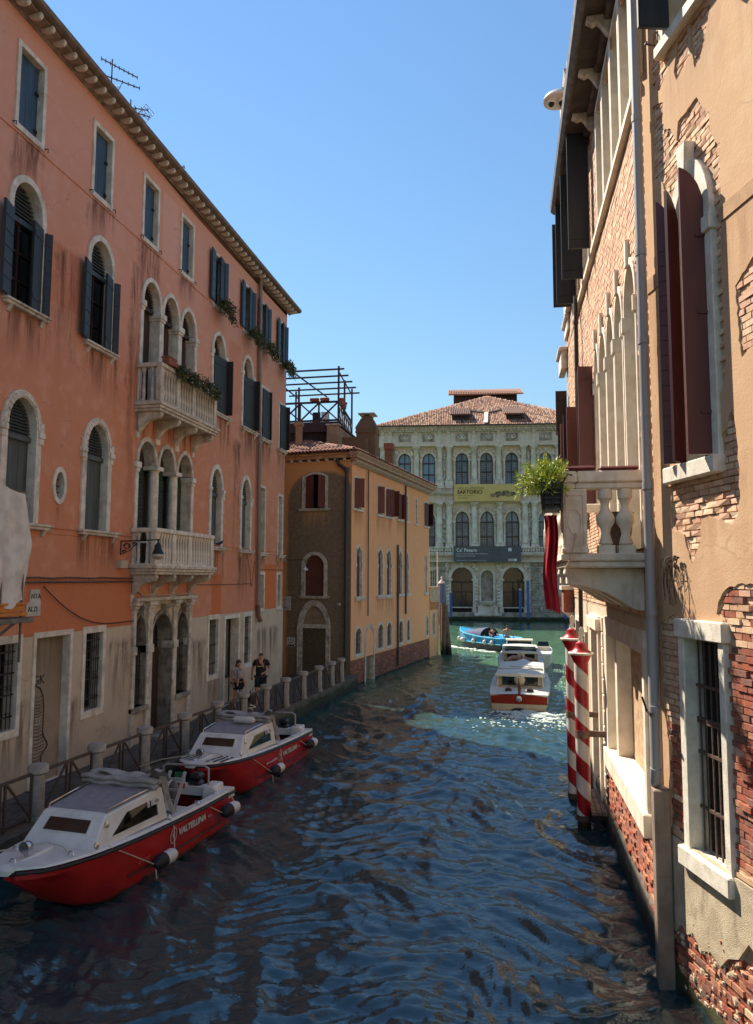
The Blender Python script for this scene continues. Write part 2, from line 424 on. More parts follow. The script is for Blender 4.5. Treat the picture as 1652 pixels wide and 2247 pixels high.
q.add([(-10.4,y0,-1.5),(edge(y0)-.02,y0,-1.5),(edge(y1)-.02,y1,-1.5),(-10.4,y1,-1.5),(-10.4,y0,ZF-.02),(edge(y0)-.36,y0,ZF-.02),(edge(y1)-.36,y1,ZF-.02),(-10.4,y1,ZF-.02),(edge(y0)-.02,y0,ZF-.24),(edge(y1)-.02,y1,ZF-.24),(edge(y0)-.36,y0,ZF-.24),(edge(y1)-.36,y1,ZF-.24)],
      [(4,5,6,7),(8,9,2,1),(5,10,11,6),(10,8,9,11),(0,1,8,10,5,4)])
quay = q.build('pavement', [QUAYST]); quay['kind'] = 'structure'
y = y0
while y < y1-.1:                                       # coping stones along the edge
    L = min(random.uniform(1.1, 1.8), y1-y); k = MB(); z1 = ZF + random.uniform(-.008, .008)
    k.add([(edge(y)-.355,y+.006,ZF-.235),(edge(y),y+.006,ZF-.235),(edge(y+L),y+L-.006,ZF-.235),(edge(y+L)-.355,y+L-.006,ZF-.235),
           (edge(y)-.355,y+.006,z1),(edge(y),y+.006,z1),(edge(y+L),y+L-.006,z1),(edge(y+L)-.355,y+L-.006,z1)],
          [(0,3,2,1),(4,5,6,7),(0,1,5,4),(1,2,6,5),(2,3,7,6),(3,0,4,7)])
    k.build('coping_stone', QUAYST, quay, bevel=.015); y += L
yy_ = y0; row = 0
while yy_ < y1-.3:                                     # paving slabs
    dy = random.uniform(.55, .75); dy = min(dy, y1-yy_); xa = -10.36; xb = edge(yy_)-.37
    cuts = [xa, xa+(xb-xa)*random.uniform(.25,.45), xa+(xb-xa)*random.uniform(.6,.8), xb]
    for i in range(3):
        k = MB(); zz = ZF + random.uniform(-.006, .006); k.box(cuts[i]+.005, cuts[i+1]-.005, yy_+.005, yy_+dy-.005, ZF-.06, zz)
        k.build('paving_slab', PAVE, quay)
    yy_ += dy

# ================================================================ LEFT: long pink palazzo (x local = along the canal, y local = into the wall)
PB = thing('pink_building', 'long salmon pink house with white arched windows and two stone balconies, along the left bank', 'house', (-10.25, 0, 0), PI/2)
SILLS = [(15.35,17.0,4.9,6.15),(22.5,23.75,4.4,6.05),(25.2,26.4,3.7,5.95),(27.1,28.0,5.2,5.95),(29.35,30.1,5.2,5.95),(22.45,24.1,8.9,10.6),(25.2,26.9,8.9,10.6),(27.1,28.3,9.0,10.6),(29.3,30.7,9.0,10.55),
         (12.5,13.9,9.3,10.65),(15.3,16.75,9.2,10.65),(12.55,13.5,12.6,14.35),(15.3,16.25,13.0,14.35),(17.7,18.75,11.9,14.35),(20.0,21.0,13.3,14.35),(17.7,21.4,8.2,9.5),(14.5,14.65,5.9,6.68),(17.3,17.8,4.2,13.5),(14.2,14.8,9.0,12.5),(24.6,25.1,4.5,10)]
PINK = plaster('salmon_plaster', C(208,137,102), C(220,158,136), (6.0, 16.5), C(224,172,150), SILLS,
               paints=[(13.55,17.86,3.72,5.02,C(200,118,78),.75),(22.9,23.7,3.75,5.15,C(206,112,62),.8),(28.0,29.35,3.75,5.6,C(212,114,62),.85),(24.2,26.6,3.8,5.6,C(206,134,104),.6),(15.1,16.9,13.6,14.3,C(222,164,142),.5),(18.9,19.8,14.4,16.4,C(226,176,160),.5),(13.6,15.2,11.2,12.6,C(206,126,90),.5),(22.0,24.2,9.2,10.2,C(220,150,112),.5),(24.0,25.0,11.0,13.6,C(204,126,88),.4)], dark=C(96,62,48), stain_amt=.9)
DADO = plaster('grey_dado_render', C(196,174,150), C(204,184,160), (0.5, 4.0), C(166,144,122), [(16.9,17.7,1.2,3.4),(21.3,22.5,.6,3.0),(22.7,23.6,.3,1.65),(27.2,29.6,.8,3.0),(13.0,13.9,.5,2.4),(15.3,15.7,.6,2.2),(20.2,20.4,.6,3.6)], dark=C(80,66,56), bump=.35, stain_amt=.95, mot=1.4)
S0, S1 = 3.0, 30.3
# openings: (kind, outline args) -> inner opening list used both for wall holes and frames
wall_holes = []; dado_holes = []
def frame(parent, outer, inner, name='window', mat=None, proud=.04, depth=.24, holes=None, dy=0.0):
    (wall_holes if holes is None else holes).append(grow(inner, .03))
    k = MB(); k.ring(outer, inner, dy-proud, dy+.02, dy+depth)
    return k.build(name, mat or STONE_W, parent, bevel=.006)
def sill(parent, x0, x1, z, proud=.16, h=.12, brackets=True, mat=None):
    z += .004; k = MB(); k.box(x0, x1, -proud, .05, z-h*.45, z); k.box(x0+.03, x1-.03, -proud*.75, .05, z-h, z-h*.45)
    if brackets:
        for bx in (x0+.2, x1-.2):
            k.prismx([(-proud*.8, z-h), (.05, z-h), (.05, z-h-.16), (-.03, z-h-.14), (-proud*.5, z-h-.05)], bx-.05, bx+.05)
    return k.build('sill', mat or STONE, parent, bevel=.008)
def boards(k, poly_fn, x0, x1, n, y0, y1, gap=.008):
    """vertical boards filling x0..x1; poly_fn(xa, xb) gives the board outline"""
    for i in range(n):
        a = x0+(x1-x0)*i/n; b_ = x0+(x1-x0)*(i+1)/n; k.prism(poly_fn(a+gap/2, b_-gap/2), y0, y1)
def leaf_closed(parent, x0, x1, z0, z1, y, mat, n=3, name='shutter'):
    k = MB(); k.box(x0+.01, x1-.01, y+.012, y+.04, z0, z1)
    boards(k, lambda a, b_: rect(a, b_, z0, z1), x0, x1, n, y-.012, y+.015)
    return k.build(name, mat, parent)
def leaf_open(parent, hx, z0, z1, width, ang, mat, side, y=-.05, battens=6, name='shutter', curve=None):
    """leaf hinged at x=hx swung out of the wall by ang from the wall plane (side +1 opens over +x)"""
    M = Matrix.Translation((hx, y, 0)) @ Matrix.Rotation(-ang*side, 4, 'Z')
    k = MB(M); xs = (0, width) if side > 0 else (-width, 0)
    k.box(xs[0], xs[1], -.022, .022, z0, z1)
    for i in range(battens):                          # horizontal boards on the outer face
        za = z0+(z1-z0)*i/battens; zb = z0+(z1-z0)*(i+1)/battens
        k.box(xs[0]+.012, xs[1]-.012, .022, .034, za+.012, zb-.012)
    for zz in (z0+.25, z1-.25): k.box(xs[0]+.02, xs[1]-.02, -.034, -.022, zz-.04, zz+.04)
    return k.build(name, mat, parent)
def lunette(parent, x0, x1, zs, zt, y, mat, n=9):
    """fanlight of louvre slats under the arch"""
    c = (x0+x1)/2; a = (x1-x0)/2
    for i in range(n):
        z = zs+(zt-zs)*(i+.5)/n; hw = a*math.sqrt(max(0.0, 1-((z-zs)/(zt-zs))**2))
        if hw < .04: continue
        k = MB(); t = (zt-zs)/n
        k.add([(c-hw,y-.03,z-t*.5),(c+hw,y-.03,z-t*.5),(c+hw,y+.03,z+t*.45),(c-hw,y+.03,z+t*.45),(c-hw,y-.01,z-t*.6),(c+hw,y-.01,z-t*.6),(c+hw,y+.045,z+t*.35),(c-hw,y+.045,z+t*.35)],
              [(0,1,2,3),(7,6,5,4),(0,4,5,1),(3,2,6,7),(1,5,6,2),(0,3,7,4)])
        k.build('slat', mat, parent)
    k = MB(); k.box(x0, x1, y-.05, y+.05, zs-.11, zs-.005); k.build('transom', mat, parent)
    back = MB(); back.prism(arch(x0-.03, x1+.03, zs-.02, zs, zt+.03), y+.06, y+.08); back.build('backing', DARKIN, parent)
def panes(parent, x0, x1, z0, z1, y, mullions=1, rails=2, fmat=None, glass=None):
    k = MB(); k.box(x0, x1, y+.02, y+.03, z0, z1); k.build('pane', glass or DKGLASS, parent)
    k = MB(); t = .03
    for i in range(mullions+2):
        xc = x0+(x1-x0)*i/(mullions+1); k.box(xc-t, xc+t, y-.02, y+.018, z0, z1)
    for i in range(rails+1):
        zc = z0+(z1-z0)*i/rails; k.box(x0, x1, y-.015, y+.016, zc-t*.8, zc+t*.8)
    return k.build('sash', fmat or BROWNW, parent)
def grille(parent, x0, x1, z0, z1, y, n=6, rails=3, r=.011, mat=None):
    for i in range(n):
        x = x0+(x1-x0)*(i+.5)/n; k = MB(); k.tube([(x,y,z0),(x,y,z1)], r, 5); k.build('bar', mat or IRON, parent)
    for i in range(rails):
        z = z0+(z1-z0)*(i+.6)/rails; k = MB(); k.box(x0, x1, y-.014, y+.014, z-.016, z+.016); k.build('crossbar', mat or IRON, parent)

# --- top storey: square windows
for i, (a, b_) in enumerate([(12.55,13.5),(15.29,16.22),(17.70,18.64),(19.98,20.92)]):
    f = frame(PB, rect(a, b_, 14.37, 16.31), rect(a+.1, b_-.1, 14.5, 16.2), depth=.22)
    leaf_closed(f, a+.1, b_-.1, 14.5, 16.2, .13, BLUE, 2)
    for zz in (14.75, 15.6):
        k = MB(); k.box(b_-.2, b_-.115, .08, .12, zz-.03, zz+.03); k.build('hinge', IRON, f)
    for xx in (a-.03, b_+.05):
        k = MB(); k.tube([(xx,.02,14.45),(xx,-.09,14.45),(xx,-.09,14.36)], .012, 5); k.build('shutter_stay', IRON, f)
for i, (a, b_) in enumerate([(22.40,23.30),(25.12,26.02),(26.90,27.78),(29.18,30.0)]):
    f = frame(PB, rect(a, b_, 14.25, 16.2), rect(a+.1, b_-.1, 14.37, 16.1))
    panes(f, a+.1, b_-.1, 14.37, 16.1, .2, 1, 3)
    leaf_open(f, a+.08, 14.40, 16.14, .42, 2.98, BLUE, 1, battens=5); leaf_open(f, b_-.08, 14.40, 16.14, .40, .12, NAVY, -1, battens=5); leaf_open(f, b_-.02, 14.40, 16.1, .15, 2.5, BLUE, -1, battens=5)
    sill(f, a-.03, b_+.03, 14.27, .1, .08, False)
# --- second storey: arched windows
for i, (a, b_) in enumerate([(12.5,13.68),(15.25,16.44)]):
    f = frame(PB, arch(a, b_, 10.70, 12.8, 13.53, 16), arch(a+.14, b_-.14, 10.70, 12.8, 13.38, 16), proud=.05)
    lunette(f, a+.14, b_-.14, 12.62, 13.36, .17, GREYSH)
    panes(f, a+.14, b_-.14, 10.7, 12.5, .2, 1, 3)
    leaf_open(f, a+.12, 10.72, 12.62, .42, 2.86, NAVY, 1); leaf_open(f, b_-.12, 10.72, 12.60, .44, .24, BLACKP, -1); leaf_open(f, b_-.04, 10.72, 12.56, .16, 2.5, NAVY, -1)
    sill(f, a-.05, b_+.18, 10.70)
for i, (a, b_, s_) in enumerate([(22.43,23.62,1),(25.13,26.28,1)]):
    f = frame(PB, arch(a, b_, 10.66, 12.78, 13.53, 16), arch(a+.14, b_-.14, 10.66, 12.78, 13.38, 16), proud=.05)
    lunette(f, a+.14, b_-.14, 12.62, 13.36, .17, BROWNW)
    panes(f, a+.14, b_-.14, 10.66, 12.5, .2, 1, 3)
    leaf_open(f, a+.16, 10.68, 12.6, .82, .12, BLACKP, 1); leaf_open(f, b_-.1, 10.68, 12.6, .29, 1.6, DKWOOD, -1)
    sill(f, a-.02, b_+.4, 10.66)
    for xx in (a+.02, b_-.02):
        k = MB(); k.box(xx-.11, xx+.11, -.09, .05, 12.62, 12.8); k.box(xx-.085, xx+.085, -.07, .05, 12.48, 12.62); k.build('impost', STONE_W, f, bevel=.01)
f = frame(PB, rect(27.16, 28.06, 10.62, 12.78), rect(27.26, 27.96, 10.62, 12.68)); panes(f, 27.26, 27.96, 10.62, 12.68, .2); leaf_open(f, 27.28, 10.65, 12.62, .66, .12, BLACKP, 1); leaf_open(f, 27.95, 10.65, 12.62, .16, 1.5, BLACKP, -1); sill(f, 27.05, 28.3, 10.62)
f = frame(PB, rect(29.34, 30.2, 10.56, 12.62), rect(29.44, 30.1, 10.56, 12.52)); panes(f, 29.44, 30.1, 10.56, 12.52, .2); leaf_open(f, 29.46, 10.6, 12.5, .62, .14, BLACKP, 1); leaf_open(f, 30.1, 10.6, 12.5, .22, 1.5, DKWOOD, -1); sill(f, 29.3, 30.28, 10.56)
# triple arcades (upper and lower) with piers / columns
def arcade(z0, zs, zt, lower):
    xs = [17.78, 18.94, 20.09, 21.24]
    wall_holes.append([(17.93, z0), (21.12, z0)] + [p for i in (2, 1, 0) for p in arch(xs[i]+.15, xs[i+1]-.12, z0, zs, zt-.12, 12)[2:]])
    par = None
    for i in range(3):
        a, b_ = xs[i], xs[i+1]
        outer = arch(a+.02, b_+.02, zs, zs, zt, 16)[2:]; inner = arch(a+.14, b_-.10, zs, zs, zt-.13, 16)[2:]
        k = MB(); n = len(outer)
        vs = [(p[0], -.05, p[1]) for p in outer]+[(p[0], -.05, p[1]) for p in inner]+[(p[0], .02, p[1]) for p in outer]+[(p[0], .32, p[1]) for p in inner]
        fs = []
        for j in range(n-1): fs += [(j, j+1, n+j+1, n+j), (j, 2*n+j, 2*n+j+1, j+1), (n+j, n+j+1, 3*n+j+1, 3*n+j)]
        fs += [(0, n, 2*n), (n, 3*n, 2*n), (n-1, 2*n-1, 3*n-1), (2*n-1, 4*n-1, 3*n-1)]
        k.add(vs, fs); w_ = k.build('arch_window', STONE if lower else STONE_W, PB, bevel=.006)
        if lower:
            back = MB(); back.prism(arch(a+.1, b_-.06, zs, zs, zt-.1), .33, .36); back.build('lunette_panel', simple('dark_lunette', C(64,52,46), C(48,40,36), 5, .8) if i == 0 else bpy.data.materials['dark_lunette'], w_)
            for x0, x1 in ((a+.14, (a+b_)/2), ((a+b_)/2, b_-.1)):
                k = MB(); k.box(x0, x1, .33, .345, z0, zs); m_ = k.build('shutter', GREENSH, w_)
            for q_ in range(26):
                zq = z0+.05+(zs-z0-.1)*q_/26
                k = MB(); k.add([(a+.17,.30,zq),(b_-.13,.30,zq),(b_-.13,.33,zq+.07),(a+.17,.33,zq+.07),(a+.17,.332,zq+.005),(b_-.13,.332,zq+.005)], [(0,1,2,3),(0,4,5,1)]); k.build('slat', GREENSH, w_)
            k = MB(); k.box((a+b_)/2-.03, (a+b_)/2+.03, .285, .34, z0, zs); k.build('meeting_rail', GREENSH, w_)
        else:
            lunette(w_, a+.14, b_-.1, zs-.02, zt-.14, .2, BROWNW)
            leaf_closed(w_, a+.14, b_-.1, z0, zs-.12, .3, BROWNW, 4)
    for i, x in enumerate(xs):
        k = MB()
        if lower and i in (1, 2):
            k.lathe([(.17,z0-.9),(.17,z0-.75),(.14,z0-.72),(.14,z0),(.135,zs-.3),(.125,zs-.18),(.15,zs-.17),(.15,zs-.14),(.13,zs-.13)], (x, .06, 0), 14)
            k.box(x-.19, x+.19, -.14, .3, zs-.13, zs-.02); k.build('column', STONE_W, PB, smooth=True)
        elif i in (1, 2):
            k.box(x-.1, x+.14, -.04, .32, z0-.9, zs-.3); k.box(x-.13, x+.17, -.07, .32, zs-.3, zs-.22); k.box(x-.16, x+.2, -.1, .32, zs-.22, zs-.05); k.box(x-.1, x+.14, -.045, .32, zs-.05, zs+.06); k.build('pier', STONE_W, PB, bevel=.012)
        else:
            x0, x1 = (x+.0, x+.15) if i == 0 else (x-.1, x+.06)
            k.box(x0, x1, -.045, .33, z0-.9, zs-.2); k.box(x0-.05, x1+.05, -.1, .33, zs-.2, zs-.03); k.box(x0-.02, x1+.02, -.07, .33, zs-.3, zs-.2); k.build('jamb', STONE_W, PB, bevel=.012)
arcade(9.72, 12.72, 13.5, False)
arcade(5.3, 8.2, 8.94, True)
# --- first storey single windows
for i, (a, b_) in enumerate([(12.62,13.84),(15.36,16.60)]):
    f = frame(PB, arch(a, b_, 6.17, 8.15, 8.95, 16), arch(a+.17, b_-.17, 6.17, 8.15, 8.78, 16), proud=.05, depth=.24)
    k = MB()
    for j in range(15):                                # moulded blocks round the arch
        t = PI*(j+.5)/15; c = (a+b_)/2; r1 = (b_-a)/2-.1
        k.obox(Matrix.Translation((c+r1*math.cos(t), -.055, 8.15+(.71)*math.sin(t))) @ Matrix.Rotation(-t, 4, 'Y'), .05, .02, .052)
    k.build('arch_moulding', STONE_W, f)
    lunette(f, a+.17, b_-.17, 8.02, 8.77, .14, GREYSH, 11)
    leaf_closed(f, a+.17, b_-.17, 6.18, 7.92, .17, GREYSH, 3)
    for xx in (a+.03, b_-.03):
        k = MB(); k.lathe([(.07,0),(.07,.28)], (xx, -.04, 8.07), 8, Matrix.Rotation(0, 3, 'X')); k.box(xx-.1, xx+.1, -.1, .05, 8.02, 8.14); k.box(xx-.075, xx+.075, -.075, .05, 7.88, 8.02); k.build('impost', STONE_W, f, bevel=.01)
    sill(f, a-.03, b_+.4, 6.17)
for i, (a, b_) in enumerate([(22.50,23.62),(25.18,26.32)]):
    f = frame(PB, arch(a, b_, 6.1, 8.05, 8.9, 16), arch(a+.16, b_-.16, 6.1, 8.05, 8.73, 16), proud=.05, depth=.24)
    lunette(f, a+.16, b_-.16, 7.92, 8.72, .14, GREYSH, 9); leaf_closed(f, a+.16, b_-.16, 6.11, 7.82, .17, GREYSH, 3)
    for xx in (a+.03, b_-.03):
        k = MB(); k.box(xx-.1, xx+.1, -.1, .05, 7.95, 8.07); k.box(xx-.075, xx+.075, -.075, .05, 7.7, 7.95); k.build('impost', STONE_W, f, bevel=.01)
    sill(f, a-.05, b_+.15, 6.08)
for a, b_, z0, z1 in [(27.18,27.9,6.03,8.72),(29.38,30.06,6.01,8.62)]:
    f = frame(PB, rect(a, b_, z0, z1), rect(a+.1, b_-.1, z0, z1-.1), depth=.24); leaf_closed(f, a+.1, b_-.1, z0+.01, z1-.1, .17, GREYSH, 2); sill(f, a-.06, b_+.1, z0)
for a, b_ in [(27.2,27.92),(29.38,29.97)]:
    f = frame(PB, rect(a, b_, 3.70, 5.28), rect(a+.1, b_-.1, 3.85, 5.16), depth=.3)
    for q_ in range(14):
        zq = 3.86+q_*.092; k = MB(); k.box(a+.1, b_-.1, .2, .23, zq, zq+.08); k.build('slat', BROWNW, f)
    sill(f, a-.05, b_+.05, 3.72, .06, .06, False)
ov = frame(PB, oval(14.56, 7.1, .25, .43), oval(14.56, 7.1, .155, .31), name='oval_window', depth=.3)
k = MB(); k.prism(oval(14.56, 7.1, .16, .32), .26, .28); k.build('pane', simple('cloudy_pane', C(150,130,112), C(120,102,88), 5, .3), ov)
for zq in (6.95, 7.1, 7.25):
    k = MB(); k.tube([(14.4,.1,zq),(14.72,.1,zq)], .012, 5); k.build('bar', IRON, ov)
k = MB(); k.box(14.54, 14.6, .08, .2, 6.82, 7.38); k.build('upright', IRONR, ov)

# --- ground floor in the grey dado
def gframe(outer, inner, name='window', **k): return frame(PB, outer, inner, name, STONE_W, holes=dado_holes, **k)
for a, b_, z0, z1, n in [(12.5,13.55,1.8,3.86,7),(15.68,16.63,1.72,3.87,8),(22.62,23.57,1.66,3.81,6),(25.72,26.58,1.7,3.76,5)]:
    f = gframe(rect(a, b_, z0, z1), rect(a+.12, b_-.12, z0+.16, z1-.16), depth=.36)
    panes(f, a+.12, b_-.12, z0+.16, z1-.16, .3, 1, 2); grille(f, a+.12, b_-.12, z0+.16, z1-.16, .06, n, 4 if a < 20 else 3)
    if a < 20:
        for zz in (z0+.45, z0+1.0, z1-.55):
            k = MB()
            for j in range(n-1):
                xx = a+.12+(b_-a-.24)*(j+1)/n; k.tube([(xx+.045*math.cos(2*PI*t/8), .06, zz+.045*math.sin(2*PI*t/8)) for t in range(9)], .008, 4, False)
            k.build('scroll', IRON, f)
f = gframe(rect(13.9, 15.28, ZF, 3.86), rect(14.0, 15.18, ZF, 3.74), 'blocked_doorway', depth=.2)
GRAF = plaster('blocked_door_render', C(168,150,130), C(150,132,112), (.6, 3.8), C(140,122,104), [(14.0,15.2,2.6,3.74)], dark=C(96,82,66), stain_amt=.7)
k = MB(); k.box(13.98, 15.2, .16, .19, ZF, 3.76); k.build('door_infill', GRAF, f)
spray = simple('black_spray_paint', C(40,36,36), C(70,64,60), 20, .9); sprayg = simple('grey_spray_paint', C(108,100,94), C(128,118,108), 14, .9)
gy = .15
def stroke(k, pts, wd):                                # flat painted line lying on the infill
    for i in range(len(pts)-1):
        a = Vector((pts[i][0], pts[i][1])); b_ = Vector((pts[i+1][0], pts[i+1][1])); d = (b_-a).normalized(); nrm = Vector((-d.y, d.x))*wd/2; a = a-d*wd*.3; b_ = b_+d*wd*.3
        k.add([(a.x-nrm.x,gy,a.y-nrm.y),(b_.x-nrm.x,gy,b_.y-nrm.y),(b_.x+nrm.x,gy,b_.y+nrm.y),(a.x+nrm.x,gy,a.y+nrm.y)], [(0,1,2,3)])
out = [(14.0,2.62),(14.12,2.68),(14.28,2.70),(14.44,2.62),(14.54,2.45),(14.58,2.2),(14.585,1.8),(14.57,1.62),(14.72,1.44),(14.76,1.36),(14.72,1.30),(14.56,1.18),(14.55,1.0),(14.56,.62)]
k = MB(); stroke(k, out, .035); k.build('graffiti', spray, f, fixn=False)
gy = .154; k = MB(); z = .7
while z < 2.5:
    xe = 14.55 if z > 1.65 or z < 1.2 else 14.66; dz = random.uniform(.05, .085)
    stroke(k, [(14.02, z+.03), (14.15, z), (14.26, z+.025)], random.uniform(.02, .04)); stroke(k, [(14.3, z+.01), (14.42, z-.01), (xe-.04, z+.02)], random.uniform(.018, .034)); z += dz
stroke(k, [(14.28,2.5),(14.27,.65)], .02); k.build('graffiti_stripes', simple('smoky_spray_paint', C(82,74,70), C(112,102,94), 20, .9), f, fixn=False)
gy = .157; k = MB()
for cx in (14.36, 14.46): stroke(k, [(cx-.03,2.02),(cx+.03,1.82)], .014); stroke(k, [(cx+.03,2.02),(cx-.03,1.82)], .014)
k.build('graffiti_eyes', PLAST_W, f, fixn=False)
text('graffiti_letters', 'AGK', .28, spray, f, XZ(14.0, .154, 2.72))
# portal of three arches under the balcony
PX = [(17.92,18.62,18.27),(18.90,20.14,19.52),(20.36,21.16,20.76)]
portal_holes = []
k = MB()
for x0, x1 in [(17.86,18.0),(18.62,18.90),(20.13,20.36),(21.14,21.33)]:
    k.box(x0, x1, -.09, .3, ZF, 4.2); k.box(x0-.03, x1+.03, -.12, .3, 2.98, 3.2) ; k.box(x0-.05, x1+.05, -.14, .3, 4.2, 4.28); k.box(x0-.08, x1+.08, -.19, .3, 4.28, 4.4)
k.box(17.8, 21.4, -.22, .2, 4.4, 4.5); portal = k.build('portal', STONE, PB, bevel=.012)
for i, (a, b_, c) in enumerate(PX):
    z0 = ZF if i == 1 else 1.6; zt = 4.02; zs = 3.35
    fr = arch(a-.02, b_+.02, z0, zs, zt+.12, 14); inn = arch(a+.03, b_-.03, z0, zs, zt-.02, 14)
    kk = MB(); kk.ring(fr, inn, -.05, .02, .42); w_ = kk.build('portal_arch', STONE_D, PB); dado_holes.append(grow(inn, .03)); portal_holes.append(inn)
    kk = MB(); kk.prism([(c-.06,4.0),(c+.06,4.0),(c+.1,4.3),(c-.1,4.3)], -.18, .0); kk.lathe([(.055,-.12),(.055,.12)], (c, -.17, 4.22), 8, Matrix.Rotation(PI/2, 3, 'Y')); kk.build('keystone', STONE_D, w_)
    if i == 1:
        kk = MB(); kk.box(a+.03, b_-.03, .38, .44, ZF, 3.0); boards(kk, lambda p, q_: rect(p, q_, ZF+.02, 2.98), a+.05, b_-.05, 6, .36, .385); d_ = kk.build('door', BROWNW, w_)
        kk = MB(); kk.box((a+b_)/2-.18, (a+b_)/2-.06, .33, .36, 1.55, 1.62); kk.box((a+b_)/2-.14, (a+b_)/2-.1, .34, .36, 2.05, 2.2); kk.build('letter_slot', CHROME, d_)
        kk = MB(); kk.prism(arch(a, b_, 3.0, zs, zt), .42, .45); kk.build('fanlight', DARKIN, w_)
        for j in range(9):
            t = PI*(j+.5)/9; kk = MB(); kk.tube([(c+.08*math.cos(t), .36, 3.1), (c+.56*math.cos(t), .36, 3.1+.72*math.sin(t))], .012, 4); kk.build('fan_bar', IRON, w_)
        kk = MB(); kk.box(a-.05, b_+.05, -.35, .05, ZF, ZF+.1); kk.build('doorstep', STONE_D, w_, bevel=.01)
    else:
        kk = MB(); kk.prism(arch(a, b_, z0, zs, zt), .41, .44); kk.build('pane', DARKIN, w_)
        grille(w_, a+.03, b_-.03, z0, 3.2, .1, 6 if i == 0 else 5, 4)
        for j in range(7):
            t = PI*(j+.5)/7; kk = MB(); kk.tube([(c+.05*math.cos(t), .1, 3.2), (c+(b_-a)/2*.95*math.cos(t), .1, 3.2+.72*math.sin(t))], .01, 4); kk.build('fan_bar', IRON, w_)
        kk = MB(); kk.box(a-.06, b_+.06, -.14, .3, z0-.14, z0); kk.build('sill', STONE_D, w_, bevel=.01)
# glazed shop door beside the walkers
f = gframe(rect(23.98, 25.4, ZF, 3.72), rect(24.1, 25.28, ZF, 3.6), 'doorway', depth=.4)
k = MB(); k.box(24.1, 25.28, .34, .36, 1.5, 3.6); k.build('pane', simple('grey_glass', C(118,116,108), C(96,96,90), 1.2, .18), f)
k = MB(); k.box(24.1, 25.28, .3, .37, ZF, 1.5); k.build('door_panel', simple('beige_panel', C(186,162,136), rough=.7), f)
k = MB(); k.box(24.1, 24.16, .28, .34, ZF, 3.6); k.box(24.62, 24.76, .28, .34, 1.5, 3.6); k.box(25.22, 25.28, .28, .34, ZF, 3.6); k.box(24.1, 25.28, .28, .335, 1.46, 1.56); k.box(24.1, 25.28, .28, .335, 3.5, 3.6); k.build('door_frame', DKWOOD, f)

sheet('wall', [(S0,3.795),(17.86,3.795),(17.86,4.46),(21.33,4.46),(21.33,3.795),(S1,3.795),(S1,16.95),(S0,16.95)], wall_holes, PINK, PB)
sheet('dado', [(S0,ZF-.05),(S1,ZF-.05),(S1,3.79),(21.33,3.79),(21.33,4.455),(17.86,4.455),(17.86,3.79),(S0,3.79)], dado_holes, DADO, PB, y=-.012)
k = MB(); k.box(S0, S1, .62, 12, -1, 16.9); k.box(S1-.02, S1, .0, 12, -1, 16.95); k.box(S0, S1, .0, .62, 16.7, 16.95)
k.add([(S0,-.4,17.0),(S1,-.4,17.0),(S1,12.4,17.0),(S0,12.4,17.0),(S0+4,6,19.2),(S1-4,6,19.2)], [(0,1,5,4),(1,2,5),(2,3,4,5),(3,0,4),(0,3,2,1)])
k.build('side_walls_and_roof', PINK, PB)
for z, d in [(14.32,.025),(6.16,.03),(6.03,.02),(10.68,.0)]:
    if d:
        k = MB(); xs_ = [S0] + ([11.9, 14.0] if z == 14.32 else []) + [S1]
        k.box(S0, 17.7 if z < 7 else S1, -d, .0, z-.03, z+.0)
        if z < 7: k.box(21.4, S1, -d, .0, z-.03, z)
        k.build('string_course', PINK, PB)
# cornice with gutter and brackets
k = MB(); prof = [(.02,16.86),(-.06,16.90),(-.36,16.93),(-.36,16.99),(-.02,17.03)]
k.prismx(prof, S0, S1+.35); k.build('cornice', STONE_D, PB)
k = MB(); k.prismx([(-.34,16.97),(-.46,16.96),(-.53,17.0),(-.55,17.09),(-.3,17.12)], S0, S1+.42); k.build('gutter', GUTTER, PB, smooth=True)
kk = MB(); kk.prismx([(-.10,16.92),(-.41,16.95),(-.43,16.88),(-.38,16.82),(-.28,16.81),(-.18,16.84),(-.12,16.88)], -.045, .045); bme = kk.mesh('cornice_bracket', STONE_W, bevel=.01)
x = 12.33
while x < S1+.2: o = link('cornice_bracket', bme, PB); o.location.x = x; x += .4
